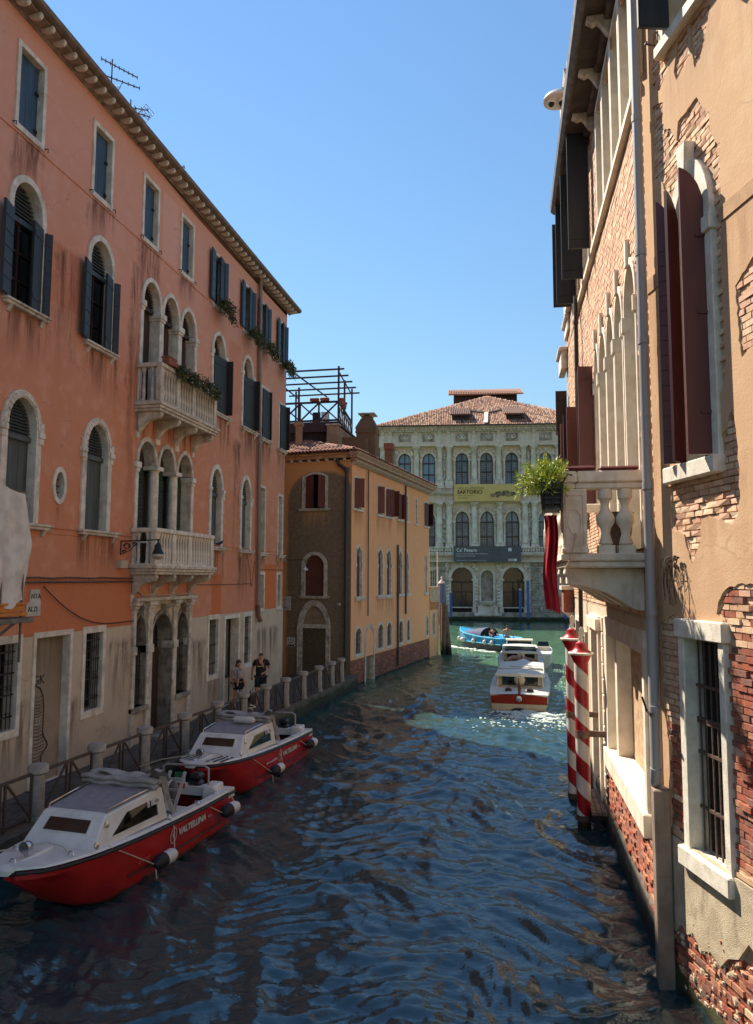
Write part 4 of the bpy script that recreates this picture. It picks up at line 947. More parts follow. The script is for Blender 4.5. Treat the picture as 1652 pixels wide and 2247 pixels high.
for c in [6.2, 10.31, 13.3, 16.34, 20.3, 23.3]: pwin(c, 8.95, 11.95, 13.2, .82, True, PGL, (10.1, 11.9))
def column(x, z0, z1, r=.33):
    k = MB(); h = z1-z0
    k.box(x-.48, x+.48, -.72, .0, z0, z0+.85); k.box(x-.42, x+.42, -.66, .0, z0+.85, z0+1.0)
    k.lathe([(r*1.25,z0+1.0),(r*1.25,z0+1.12),(r,z0+1.2),(r,z0+.45*h),(r*.84,z1-.55),(r*.95,z1-.5),(r*1.05,z1-.45)], (x,-.36,0), 14)
    k.box(x-.46, x+.46, -.8, .0, z1-.18, z1); k.lathe([(.3,z1-.45),(.46,z1-.2)], (x,-.36,0), 8); return k.build('column', PSTL, PL, smooth=True)
for x in (.55, 1.6, 4.72, 7.59, 8.73, 11.78, 14.76, 17.77, 18.95, 21.9, 24.8): column(x, 16.0, 21.2, .36)
for x in (7.52, 8.72, 11.77, 14.8, 17.85, 18.97, 21.8, 24.8): column(x, 8.3, 14.25, .4)
for c, z0, z1 in [(8.16,16.7,20.4),(18.36,16.7,20.4),(8.12,9.4,13.6),(18.4,9.4,13.6)]:
    k = MB()
    for i in range(26): k.blob((c+random.uniform(-.18,.18), -.1, random.uniform(z0, z1)), random.uniform(.1,.22), .14, random.uniform(.12,.35), 6, 4, .2)
    k.build('statue_relief', PSTL, PL, smooth='all')
# entablatures
for nm, zs in [('upper_entablature', [(21.2,.85,21.45),(21.45,.7,22.95),(22.95,.95,23.15),(23.15,1.15,23.4),(23.4,1.35,23.6)]), ('middle_entablature', [(14.25,.75,14.5),(14.5,.6,15.2),(15.2,.9,15.35),(15.35,1.05,15.55),(15.55,.55,16.45)]), ('lower_entablature', [(7.0,.55,7.35),(7.35,.45,7.7),(7.7,.85,7.85),(7.85,1.0,8.1)])]:
    k = MB()
    for za, pr, zb in zs: k.box(U0, U1, -pr, .0, za, zb)
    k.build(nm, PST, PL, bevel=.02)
kk = MB(); kk.prismx([(0,22.98),(-.92,22.98),(-.95,22.8),(-.72,22.5),(-.72,21.5),(0,21.5)], -.2, .2); bme = kk.mesh('frieze_bracket', PSTL, bevel=.03)
for x in (.6, 1.55, 4.72, 7.59, 8.7, 11.78, 14.76, 17.77, 19.0, 21.9, 24.8): o = link('frieze_bracket', bme, PL); o.location.x = x
for i, c in enumerate((3.26, 6.24, 10.3, 13.3, 16.36, 20.4, 23.4)):
    k = MB(); k.box(c-.75, c+.75, -.75, -.6, 21.75, 22.75); k.build('frieze_panel', PSTD, PL)
    k = MB()
    for j in range(10): t = PI*j/9; k.blob((c+.4*math.cos(t), -.78, 22.3-.2*math.sin(t)), .09, .08, .1, 6, 4)
    k.blob((c, -.8, 22.3), .18, .12, .2, 6, 4)
    for s_ in (-1, 1): k.blob((c+s_*.25, -.78, 22.5), .09, .09, .12, 6, 4)
    k.build('frieze_mask', PSTL, PL, smooth='all')
kk = MB(); kk.box(-.09, .09, -1.08, -.9, 22.98, 23.14); bme = kk.mesh('dentil', PSTL)
for i in range(58): o = link('dentil', bme, PL); o.location.x = U0+.3+i*.45
kk = MB(); kk.box(-.07, .07, -1.0, -.8, 15.2, 15.34); bme = kk.mesh('dentil', PSTL)
for i in range(60): o = link('dentil', bme, PL); o.location.x = U0+.3+i*.44
# balustrade over the ground floor
k = MB(); k.box(U0, U1, -.95, -.65, 8.72, 8.86); k.box(U0, U1, -.95, -.65, 8.1, 8.18); k.build('balustrade_rail', PSTL, PL)
kk = MB(); kk.lathe([(.1,0),(.06,.12),(.12,.22),(.06,.38),(.1,.54)], (0,0,0), 8); bme = kk.mesh('baluster', PSTL, smooth=True)
for i in range(int((U1-U0)/.32)):
    x = U0+.2+i*.32
    if not 9.3 < x < 17.1: o = link('baluster', bme, PL); o.location = (x, -.8, 8.18)
# ground floor: water gates, niche with a fountain basin, rusticated piers
def gate(c):
    out = arch(c-1.7, c+1.7, .55, 4.9, 6.75, 18); inn = arch(c-1.32, c+1.32, .55, 4.9, 6.4, 18); ph.append(grow(inn, .03))
    k = MB(); k.ring(out, inn, -.2, .02, 1.2); f = k.build('water_gate', PSTL, PL, bevel=.02)
    k = MB(); k.prism(inn, 1.1, 1.15); k.build('pane', simple('gate_glass', C(40,38,34), C(70,62,50), .8, .1), f)
    k = MB(); k.box(c-1.32, c+1.32, .9, 1.08, 4.55, 4.7); k.box(c-.06, c+.06, .9, 1.05, 1.6, 4.55); k.box(c+.45, c+.55, .95, 1.08, 1.6, 3.6); k.box(c-1.32, c+1.32, .9, 1.08, 3.35, 3.45); k.build('gate_frame', FRM, f)
    k = MB(); k.ring(rect(c-1.32, c+1.32, .7, 1.62), rect(c-1.18, c+1.18, .84, 1.48), .2, .25, .4); k.build('water_barrier', PSTL, f)
    k = MB(); k.box(c-1.2, c+1.2, .42, .46, .8, 1.5); k.build('barrier_board', DARKIN, f)
    k = MB(); k.prism([(c-.18,6.35),(c+.18,6.35),(c+.28,7.1),(c-.28,7.1)], -.42, 0); k.blob((c,-.42,6.8), .25,.2,.3,6,4,.2); k.build('keystone', PSTL, f)
    for s_ in (-1, 1): relief(f, c+s_*1.65, 6.45, .3, .55, 22, PSTL)
    for s_ in (-1, 1): k = MB(); x = c+s_*1.55; k.box(x-.42, x+.42, -.34, .02, 4.85, 5.0); k.box(x-.36, x+.36, -.26, .02, 4.72, 4.85); k.build('impost', PSTL, f)
for c in (10.22, 16.4): gate(c)
ph.append(arch(12.5, 14.0, 1.9, 5.3, 6.05, 12))
k = MB(); k.ring(arch(12.3, 14.2, 1.7, 5.3, 6.25, 12), arch(12.52, 13.98, 1.9, 5.3, 6.03, 12), -.15, .02, .5); f = k.build('niche', PSTL, PL); k = MB(); k.prism(arch(12.5, 14.0, 1.9, 5.3, 6.05, 12), .48, .52); k.build('niche_panel', PSTD, f)
k = MB(); k.lathe([(.25,1.72),(.6,1.78),(.85,2.0),(.98,2.3),(1.0,2.36),(.9,2.36)], (13.25,-.1,0), 18); f2 = k.build('basin', PSTL, f, smooth=True)
k = MB(); k.box(12.1, 14.4, -.5, .0, .9, 1.7); k.box(11.65, 14.9, -.62, .0, .6, .92); k.box(11.65, 14.9, -.42, .0, 1.66, 1.8); k.build('niche_plinth', PSTL, PL, bevel=.02)
for x0, x1 in [(11.6,12.15),(14.35,14.9),(8.3,8.85),(17.8,18.35)]:
    for i in range(7):
        z = 1.85+i*.42
        k = MB(); k.box(x0, x1, -.22, .0, z, z+.36)
        if i % 1 == 0: k.blob(((x0+x1)/2, -.22, z+.18), .24, .12, .14, 8, 4)
        k.build('rusticated_block', PSTL, PL, bevel=.03)
for x0, x1 in [(5.0,8.2),(18.45,26.4)]:
    for i in range(9):
        z = 1.0+i*.68; x = x0+(i % 2)*.4-.4
        while x < x1:
            a = max(x, x0); b_ = min(x+1.25, x1)
            skip = (x0 > 10 and 20.0 < (a+b_)/2 < 21.7 and 2.2 < z < 6.3) or (x0 < 10 and 6.0 < (a+b_)/2 < 7.4 and 2.2 < z < 6.3)
            if b_-a > .3 and not skip:
                k = MB(); k.box(a+.03, b_-.03, -.14, .0, z+.03, z+.62); k.build('rusticated_block', PSTD, PL, bevel=.05)
            x += 1.25
for c in (20.8, 6.65):
    k = MB(); k.ring(rect(c-.75, c+.75, 2.4, 6.2), rect(c-.5, c+.5, 2.6, 6.0), -.2, .02, .4); f = k.build('window', PSTL, PL); k = MB(); k.box(c-.5, c+.5, .02, .06, 2.6, 6.0); k.build('pane', DKGLASS, f); grille(f, c-.5, c+.5, 2.6, 6.0, -.05, 4, 5, .03)
k = MB(); k.box(U0, U1, -.4, .0, .45, 1.0); k.build('plinth', PSTD, PL, bevel=.03)
k = MB(); k.box(U0, U1, -.7, .0, -1.5, .45); k.build('water_base', mossy('dark_canal_base', C(70,62,52), C(52,46,40), .0, .7), PL)
for c in (19.6, 21.9, 24.2):
    k = MB(); k.blob((c,-.45,1.45), .18,.16,.3,6,5,.15); k.build('lion_head', PSTL, PL, smooth='all')
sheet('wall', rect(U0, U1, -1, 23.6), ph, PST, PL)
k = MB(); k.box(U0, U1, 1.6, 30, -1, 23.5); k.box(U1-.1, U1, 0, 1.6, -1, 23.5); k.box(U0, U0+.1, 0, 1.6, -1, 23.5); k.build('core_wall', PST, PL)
# roof with tile courses
PT = [simple('palace_tile_%s' % n, C(*c), C(*d), 5, .9, dirt=C(70,52,44), dirtamt=.5) for n, c, d in [('rose', (166,118,92), (144,98,76)), ('tan', (198,160,128), (180,138,108)), ('brown', (112,76,62), (96,66,54))]]
k = MB(); A_ = [(-1.0,-1.45,23.62),(27.8,-1.45,23.62),(27.8,18,23.62),(-1.0,18,23.62),(14.1,10,30.1),(14.1,12,30.1)]
k.add(A_, [(0,1,4),(1,2,5,4),(2,3,5),(3,0,4,5)]); roof = k.build('roof', PT[0], PL)
k = MB(); k.box(-1.2, 28, -1.62, -1.3, 23.56, 23.68); k.build('gutter', DKMETAL, roof)
k = MB(); dz = (30.1-23.62)/11.45
for i in range(132):
    x0 = -.9+i*.217; xm = 1-abs(x0-14.1)/15.1; L = 11.45*max(0, xm)
    nseg = int(L/.5)
    for j in range(nseg):
        y = -1.45+j*.5; z = 23.64+j*.5*dz; k.cur = random.choice((0,0,1,1,2))
        vs, fs = [], []
        for q_, (yy_, rr) in enumerate(((y,.09),(y+.54,.078))):
            for t in range(4): a = PI*t/3; vs.append((x0+rr*math.cos(a), yy_, z+(.02 if q_ == 0 else .54*dz)+rr*math.sin(a)))
        k.add(vs, [(t, t+1, 4+t+1, 4+t) for t in range(3)] + [(3,2,1,0)])
o = k.build('roof_tiles', PT, PL, fixn=False); o['kind'] = 'stuff'
for c in (10.2, 16.8):
    k = MB(); k.box(c-1.0, c+1.0, .1, 4.0, 24.3, 25.3); d_ = k.build('dormer', DKWOOD, roof)
    k = MB(); k.add([(c-1.25,-.25,25.2),(c+1.25,-.25,25.2),(c+1.25,4.6,27.1),(c-1.25,4.6,27.1),(c-1.25,-.25,25.1),(c+1.25,-.25,25.1),(c+1.25,4.6,26.9),(c-1.25,4.6,26.9)], [(0,1,2,3),(7,6,5,4),(0,4,5,1),(1,5,6,2),(2,6,7,3),(3,7,4,0)])
    for i in range(11):
        x0 = c-1.15+i*.23
        k.tube([(x0,-.28,25.24),(x0,4.6,27.14)], .085, 6)
    k.build('dormer_roof', PT[2], roof)
k = MB(); k.bar((11.4,3.4,26.55), (13.4,2.6,26.1), .3, .12); k.bar((13.7,2.6,26.1), (15.7,3.8,26.75), .3, .12); k.bar((13.5,2.5,26.05), (13.2,-1.3,23.9), .5, .12); k.build('lead_flashing', PSTL, roof)
k = MB(); k.box(9.6, 18.4, 12.3, 16, 25, 31.2); a_ = k.build('attic', DKWOOD, PL)
k = MB(); k.add([(8.8,11.5,30.7),(19.2,11.5,30.7),(19.2,15,32.2),(8.8,15,32.2),(8.8,11.5,30.6),(19.2,11.5,30.6),(19.2,15,32.0),(8.8,15,32.0)], [(0,1,2,3),(7,6,5,4),(0,4,5,1),(1,5,6,2),(2,6,7,3),(3,7,4,0)])
for i in range(44): x0 = 8.95+i*.236; k.tube([(x0,11.45,30.74),(x0,15,32.26)], .085, 6)
k.build('attic_roof', PT[0], PL)
# banners
def banner(x0, x1, z0, z1, mat, label, y=-1.15):
    t = thing('banner', label, 'banner', (-17.6, 88, 0), pa)
    k = MB(); n = 16; vs = []; fs = []
    for i in range(n+1):
        for j in range(2): vs.append((x0+(x1-x0)*i/n, y+.02*math.sin(i*1.7), z0 if j == 0 else z1))
    fs = [(2*i, 2*i+2, 2*i+3, 2*i+1) for i in range(n)]
    k.add(vs, fs); k.v += [p+Vector((0,.02,0)) for p in k.v]; N = len(vs); k.f += [[N+q_ for q_ in reversed(f)] for f in fs] + [[0,1,N+1,N],[2*n,N+2*n,N+2*n+1,2*n+1]]; k.mi += [0]*(n+2)
    k.build('sheet', mat, t); return t
OLV = simple('olive_banner', C(216,186,116), C(208,176,108), 1, .8); GRYB = simple('grey_banner', C(92,90,92), C(84,82,84), 1, .75)
B1 = banner(9.33, 17.25, 14.35, 16.42, OLV, 'yellow exhibition banner reading SARTORIO hung between the palace floors', -1.12)
y = -1.16; GRT = simple('grey_lettering', C(150,140,92), rough=.8); WHT = simple('white_lettering', C(214,212,208), rough=.8)
text('lettering', 'GIULIO ARISTIDE', .42, GRT, B1, XZ(9.7, y, 15.78)); text('lettering', 'SARTORIO', .62, INK, B1, XZ(9.7, y, 15.25), bold=.006)
text('lettering', 'Il poema della vita umana', .19, GRT, B1, XZ(9.72, y, 14.98)); text('lettering', '16.05 - 28.09.2025', .16, INK, B1, XZ(9.72, y, 14.68))
k = MB(); random.seed(4)                               # printed figure group: a plain cluster of dark tones
for i in range(60):
    t = random.random(); cx = 13.9+3.0*t; cz = 15.0+.45*math.sin(t*PI)*random.random()+random.uniform(-.12,.18)+(t > .85)*random.random()*.6
    k.cur = random.randrange(2); r = random.uniform(.06,.2); a0 = random.random()*6
    k.add([(cx+r*1.7*math.cos(a0+2*PI*q_/7)*random.uniform(.5,1.1), y-.002-.0015*i/10, cz+r*math.sin(a0+2*PI*q_/7)*random.uniform(.5,1.1)) for q_ in range(7)], [tuple(range(7))])
k.build('printed_figures', [simple('print_dark', C(92,80,66), rough=.8), simple('print_mid', C(140,124,88), rough=.8)], B1, fixn=False)
B2 = banner(9.23, 17.2, 6.98, 8.9, GRYB, 'grey museum banner reading Ca\' Pesaro above the two water gates', -1.2); y = -1.24
text('lettering', "Ca' Pesaro", .56, WHT, B2, XZ(9.55, y, 8.25), bold=.012); text('lettering', "Galleria Internazionale d'Arte Moderna", .23, WHT, B2, XZ(9.55, y, 7.93)); text('lettering', "Museo d'Arte Orientale", .23, WHT, B2, XZ(9.55, y, 7.66))
text('lettering', 'capesaro.visitmuve.it   |   fondazione musei civici di venezia', .15, WHT, B2, XZ(9.55, y, 7.15))
k = MB(); k.prism(rect(15.7, 16.1, 8.3, 8.7), y, y+.01); k.prism([(15.78,8.36),(16.02,8.36),(15.96,8.62),(15.86,8.62)], y-.004, y); k.cur = 0; k.build('emblem', [WHT], B2); k = MB(); k.prism(rect(15.7, 16.7, 7.12, 7.4), y, y+.01); k.build('logo_panel', WHT, B2)
text('lettering', 'MUVE', .22, GRYB, B2, XZ(15.78, y-.004, 7.18), bold=.01)
random.seed(12)
# mooring poles in front of the palace and piles at the corner
POLEB = simple('blue_pole_paint', C(58,92,152), C(48,78,130), 4, .5, dirt=C(40,44,52), dirtamt=.35)
for i, (x, yv, z1, lab) in enumerate([(-8.5,86,3.35,'blue mooring pole in front of the left water gate'),(-.53,87.2,3.7,'shorter blue mooring pole in front of the right water gate'),(.36,86,4.8,'tallest blue mooring pole at the right edge of the right water gate'),(4.57,86.5,3.7,'blue mooring pole furthest right, in front of the rusticated wall')]):
    t = thing('mooring_pole', lab, 'mooring pole', (x, yv, 0), group='blue mooring poles at the palace')
    k = MB(); k.lathe([(.16,-2),(.16,z1),(.14,z1+.03)], n=12); k.build('shaft', POLEB, t, smooth=True)
    k = MB(); k.lathe([(.19,z1),(.19,z1+.08),(.06,z1+.2)], n=12); k.build('cap', STONE, t, smooth=True)
    k = MB(); k.lathe([(.168,-1.0),(.166,.55)], n=12); k.build('tide_stain', mossy('pole_tide_%d' % i, C(40,60,90), C(30,40,60), .0, .7), t, smooth=True)
t = thing('mooring_pole', 'blue mooring pole with a white pointed cap, beside the timber piles at the corner', 'mooring pole', (-5.62, 50.6, 0))
k = MB(); k.lathe([(.17,-2),(.17,3.2)], n=12); k.build('shaft', simple('bare_pole', C(92,76,62), C(74,60,50), 4, .8), t, smooth=True)
k = MB(); k.lathe([(.18,3.2),(.18,4.72)], n=12); k.build('painted_top', POLEB, t, smooth=True)
k = MB(); k.lathe([(.24,4.7),(.22,4.78),(.06,4.95),(.04,5.05),(.07,5.1),(.02,5.2)], n=12); k.build('cap', PLAST_W, t, smooth=True)
PILE = mossy('weathered_pile', C(120,98,78), C(92,74,58), .1, .8)
for i, (a, b_, r, lab) in enumerate([((-5.38,48.9,-2),(-5.32,49.3,3.0),.2,'upright timber pile nearest the corner of the ochre house'),((-4.98,49.2,-2),(-5.42,49.6,3.4),.17,'leaning timber pile in the middle of the corner group'),((-4.78,49.0,-2),(-5.28,49.5,3.2),.17,'leaning timber pile on the canal side of the corner group')]):
    k = MB(); pts = [Vector(a).lerp(Vector(b_), t_/6) for t_ in range(7)]; k.tube([p-Vector(a)*Vector((1,1,0)).length*0 for p in pts], [r*random.uniform(.92,1.06) for _ in pts], 10)
    base = Vector((a[0], a[1], 0)); k.v = [p-base for p in k.v]; o = k.build('timber_pile', PILE, smooth=True); o.location = base; tag(o, lab, 'pile', 'timber piles at the corner')
# ================================================================ RIGHT: brick house (far part) and peeling plaster house (near part)
ra = math.atan2(-1.0, .025)                            # local x runs back towards the bridge, y into the wall
RB = thing('brick_house', 'tall brick house with a row of white stone arches along the right bank', 'house', (1.74, 10.4, 0), ra)
BR_PALE = [simple('pale_brick_%s' % n, C(*c), C(*d), 14, .92, bump=.3, bscale=60, dirt=C(164,134,108), dirtamt=.4) for n, c, d in [('tan', (222,188,154), (206,168,134)), ('rose', (220,178,150), (204,158,130)), ('sand', (228,200,168), (212,182,148)), ('brown', (206,166,134), (190,148,116))]]
MORT = simple('pale_mortar', C(196,168,138), C(174,146,118), 12, .95, bump=.6, bscale=50)
LIME = simple('cream_limestone', C(232,220,200), C(214,200,178), 4, .75, bump=.25, bscale=50, dirt=C(140,126,106), dirtamt=.4)  # one cream stone colour with random dirt
X = lambda s: -s
rh = []
arch_cs = [(.88,1.86),(2.12,2.93),(3.12,3.98),(4.15,5.1),(5.3,5.95)]
def rfr(a, b_, pts_out, pts_in, name='window', depth=.4, proud=.06, mat=None):
    rh.append(grow(pts_in, .02)); k = MB(); k.ring(pts_out, pts_in, -proud, .02, depth); return k.build(name, mat or LIME, RB, bevel=.008)
for i, (s0, s1) in enumerate(arch_cs):
    a, b_ = X(s1), X(s0); last = i == 4
    f = rfr(a, b_, arch(a-.083, b_+.083, 5.5 if not last else 6.6, 9.3, 10.12, 14), arch(a, b_, 5.5 if not last else 6.6, 9.3, 10.0, 14), 'arch_window', proud=.03)
    k = MB(); k.prism(arch(a-.02, b_+.02, 5.5, 9.3, 10.02), .36, .4); k.build('shutter_panel', simple('grey_boarding', C(150,138,122), C(132,120,104), 5, .8, streak=True) if i == 0 else bpy.data.materials['grey_boarding'], f)
    c = (a+b_)/2; k = MB(); k.prism([(c-.06,9.98),(c+.06,9.98),(c+.08,10.42),(c-.08,10.42)], -.07, 0); k.build('keystone', LIME, f, bevel=.008)
    for xx in ((a-.07, a-.0), (b_, b_+.07)):
        k = MB(); k.box(xx[0]-.01, xx[1]+.012, -.065, .38, 9.08, 9.34); k.build('impost', LIME, f, bevel=.01)
for s in (6.0, 8.05, 10.1):
    a, b_ = X(s+.95), X(s)
    f = rfr(a, b_, arch(a-.12, b_+.12, 6.6, 9.0, 9.7, 12), arch(a, b_, 6.6, 9.0, 9.58, 12), depth=.3) if s > 6.5 else None
    if f:
        k = MB(); k.box(a, b_, .25, .28, 6.6, 9.6); k.build('pane', DKGLASS, f)
        leaf_open(f, b_-.02, 6.65, 9.3, .42, 1.75, REDSH, -1, battens=8); leaf_open(f, a+.02, 6.65, 9.3, .42, 1.5, DKWOOD, 1, battens=8)
        k = MB(); k.box(a-.15, b_+.15, -.14, .05, 6.46, 6.6); k.build('sill', LIME, f)
    else:
        par = bpy.data.objects['arch_window.004'] if 'arch_window.004' in bpy.data.objects else RB
        leaf_open(RB, X(6.08), 6.65, 9.75, .32, 1.7, REDSH, -1, battens=8); leaf_open(RB, X(6.5), 6.65, 9.75, .3, 1.6, DKWOOD, -1, battens=8)
for i, (s0, s1) in enumerate([(-.25,.42),(.6,1.4),(1.6,2.4),(2.6,3.5),(3.7,4.5),(6.3,7.2),(9.3,10.2)]):
    a, b_ = X(s1), X(s0); zt = 14.75
    if i == 0: a, b_ = X(.42), X(.02)
    f = rfr(a, b_, rect(a-.09, b_+.09, 12.24, zt), rect(a, b_, 12.24, zt-.1), depth=.34)
    k = MB(); k.box(a, b_, .3, .33, 12.24, zt-.1); k.build('shutter_panel', bpy.data.materials['grey_boarding'] if i < 5 else DKGLASS, f)
def black_leaf(s, z0, z1, wd, ang, side=-1): return leaf_open(RB, X(s), z0, z1, wd, ang, BLACKP, side, battens=1, y=-.06)
black_leaf(5.9, 12.4, 15.1, .46, 1.6); black_leaf(7.35, 12.3, 14.95, .5, 1.62); black_leaf(9.1, 12.35, 15.1, .5, 1.6); black_leaf(10.4, 12.75, 15.2, .5, 1.6)
sheet('wall', rect(-13.0, 0.0, 4.45, 15.2), rh, MORT, RB, y=.012)
def near_any(x, z, boxes): return any(a < x < b_ and c < z < d for a, b_, c, d in boxes)
blk = [(X(s1)-.14, X(s0)+.14, 5.3, 9.55) for s0, s1 in arch_cs] + [(X(9.15), X(7.95), 6.4, 9.7), (X(11.2), X(9.95), 6.4, 9.7)]
blk += [(X(s1)-.1, X(s0)+.1, 12.0, 14.8) for s0, s1 in [(0,.42),(.6,1.4),(1.6,2.4),(2.6,3.5),(3.7,4.5),(6.3,7.2),(9.3,10.2)]]
ells = [((X(s0)+X(s1))/2, (s1-s0)/2+.13) for s0, s1 in arch_cs]
bmp = brick_meshes(.243, .062, .05, BR_PALE, .005)
kst = MB(); z = 4.55; row = 0; nsingle = 0; rnd = []
while z < 15.15:
    x = -12.9 + (row % 2)*.125
    while x < -.1:
        if not near_any(x, z, blk) and not (12.0 < z < 12.22) and not any(abs(x-c) < r and 9.3 < z < 9.32+.85*math.sqrt(max(0, 1-((x-c)/r)**2)) for c, r in ells):
            rnd.append((x, z))
        x += .25
    z += .077; row += 1
rnd.sort(key=lambda p: math.hypot(p[0], p[1]-7.0))
for i, (x, z) in enumerate(rnd):
    yv = random.uniform(-.010, .002)
    if i < 300: o = link('brick', random.choice(bmp), RB); o.location = (x, yv, z); o.rotation_euler = (0, random.uniform(-.02,.02), random.uniform(-.03,.03))
    else: kst.cur = random.randrange(4); h = random.uniform(.027,.032); kst.box(x-.1215, x+.1215, yv, .02, z-h, z+h)
o = kst.build('brickwork', BR_PALE, RB, fixn=False); o['kind'] = 'stuff'
k = MB(); k.box(-9.7, -.02, -.1, .02, 12.06, 12.2); k.build('string_course', LIME, RB, bevel=.012)
# eaves: timber brackets under a deep metal gutter
EAVE = simple('dark_eaves_boarding', C(84,74,66), C(64,56,50), 3, .8, bump=.2)
k = MB(); k.box(-9.6, 1.2, -.5, .02, 15.12, 15.2); k.build('soffit', EAVE, RB)
k = MB(); k.prismx([(-.42,15.14),(-.56,15.12),(-.64,15.2),(-.66,15.36),(-.6,15.4),(-.3,15.4)], -9.65, 1.2); k.prismx([(-.02,15.0),(-.14,15.0),(-.16,15.12),(-.02,15.12)], -6.4, 1.0); k.build('gutter', simple('lead_gutter', C(116,106,98), C(84,76,70), 5, .55, metal=.2, bump=.2), RB)
for s in (1.0, 2.4, 3.8, 5.2, 6.6, 8.0, 9.3):
    k = MB(); k.prismx([(0,15.12),(-.44,15.12),(-.46,15.02),(-.34,14.94),(-.26,14.98),(-.18,14.88),(-.1,14.74),(0,14.7)], X(s)-.06, X(s)+.06); k.build('eaves_bracket', STONE, RB, bevel=.01)
k = MB(); k.add([(-9.7,-.6,15.38),(1.3,-.6,15.38),(1.3,6,18),(-9.7,6,18),(-9.7,-.6,15.3),(1.3,-.6,15.3),(1.3,6,17.8),(-9.7,6,17.8)], [(0,1,2,3),(7,6,5,4),(0,4,5,1),(1,5,6,2),(2,6,7,3),(3,7,4,0)]); k.build('roof', TILE, RB)
for x in (-1.2, -2.6, -3.1, -4.0):                      # broken plaster flaps under the eaves
    k = MB(); k.prism(ragged([(x-.3,14.72),(x+.3,14.78),(x+.25,14.5),(x+.05,14.3),(x-.2,14.5)], .1, .03), -.05, -.02); k.build('plaster_flap', simple('ochre_flake', C(190,146,92), C(168,124,78), 6, .9) if x == -1.2 else bpy.data.materials['ochre_flake'], RB)
k = MB(); k.tube([(X(8.45),-.14,12.3),(X(8.6),-.14,8.0),(X(9.0),-.14,.6)], .055, 8)
for z in (11.6, 9.2, 6.4, 3.4): k.lathe([(.07,-.03),(.07,.03)], (X(8.45+(12.3-z)*.045), -.14, z), 8)
k.build('drainpipe', simple('dark_brown_pipe', C(62,52,46), C(50,42,38), 4, .6, streak=True), RB, smooth=True)
# far end: stone cornice of the return front, extra shutters, brick bay with a stone cap
k = MB()
for s, z0, z1, pr in [(10.9,13.0,13.7,.14),(11.6,12.5,13.0,.08),(12.6,11.6,12.3,.2)]: k.box(X(s+1.2), X(s), -pr, .0, z0, z1); k.box(X(s+1.25), X(s-.05), -pr-.08, .0, z1-.14, z1)
k.build('far_cornice', STONE_W, RB, bevel=.03)
leaf_open(RB, X(12.7), 9.5, 10.9, .34, 1.6, DKWOOD, -1, battens=1)
k = MB(); k.box(X(13.0), X(12.2), -.3, .0, 4.05, 4.72); o = k.build('brick_bay', BR_RED[0], RB, bevel=.02); k = MB(); k.box(X(13.05), X(12.15), -.36, .0, 4.72, 4.84); k.prismx([(0,4.05),(-.3,4.05),(-.1,3.85),(0,3.8)], X(13.0), X(12.2)); k.build('bay_cap', STONE_W, o)
# lower storey
LOWP = plaster('lower_stone_facing', C(196,178,152), C(204,188,164), (0, 5), C(160,142,118), dark=C(96,78,58), bump=.5)
DAMP = mossy('damp_cement', C(132,122,106), C(104,96,82), .02, .38, moss=C(52,48,36), wet=C(24,22,18))
lh = [rect(X(4.9), X(1.04), 1.72, 3.95), rect(X(7.25), X(6.15), .38, 3.98), rect(X(11.2), X(10.2), 1.8, 3.9), rect(X(9.6), X(8.9), 1.2, 3.6)]
sheet('lower_wall', rect(-13.0, 0, .58, 4.46), [lh[0], [(X(7.25),.6),(X(6.15),.6),(X(6.15),3.98),(X(7.25),3.98)], lh[2], lh[3]], LOWP, RB, y=.0)
k = MB(); k.ring(rect(X(5.25), X(.86), 1.40, 4.3), lh[0], -.05, .02, .34); f = k.build('wide_window', LIME, RB, bevel=.012)
k = MB(); k.box(X(4.9), X(1.04), .32, .36, 1.72, 3.95); k.build('blocked_panel', simple('bricked_infill', C(196,166,132), C(168,134,104), 7, .9, bump=.7, bscale=22), f)
k = MB(); k.box(X(4.55), X(4.3), .06, .33, 1.72, 3.95); k.build('mullion', LIME, f, bevel=.01); k = MB(); k.box(X(1.7), X(1.55), .15, .33, 1.72, 3.95); k.build('iron_stanchion', simple('stained_concrete', C(120,104,84), C(96,82,64), 3, .9, bump=.3), f)
k = MB(); k.box(X(5.35), X(.8), -.12, .3, 1.40, 1.726); k.build('sill', LIME, f, bevel=.015)
k = MB(); k.ring(rect(X(7.5), X(5.95), .3, 4.25), lh[1], -.08, .02, .5); f = k.build('water_door', LIME, RB, bevel=.012); k = MB(); k.box(X(7.25), X(6.15), .4, .46, .3, 4.0); k.build('door', BROWNW, f); k = MB(); k.box(X(7.7), X(5.85), -.14, .0, 3.95, 4.2); k.build('lintel', LIME, f, bevel=.01)
for r_, s0, s1 in ((2, 10.2, 11.2), (3, 8.9, 9.6)):
    k = MB(); k.ring(rect(X(s1)-.12, X(s0)+.12, lh[r_][0][1]-.1, lh[r_][2][1]+.12), lh[r_], -.06, .02, .3); f = k.build('window', LIME, RB); k = MB(); k.box(X(s1), X(s0), .2, .24, lh[r_][0][1], lh[r_][2][1]); k.build('pane', DKGLASS, f)
k = MB()
for i in range(11):
    for s in (5.62, 7.6): k.box(X(s+.2), X(s), -.035, .01, .75+i*.32, .75+i*.32+.3)
k.build('quoins', LIME, RB, bevel=.012)
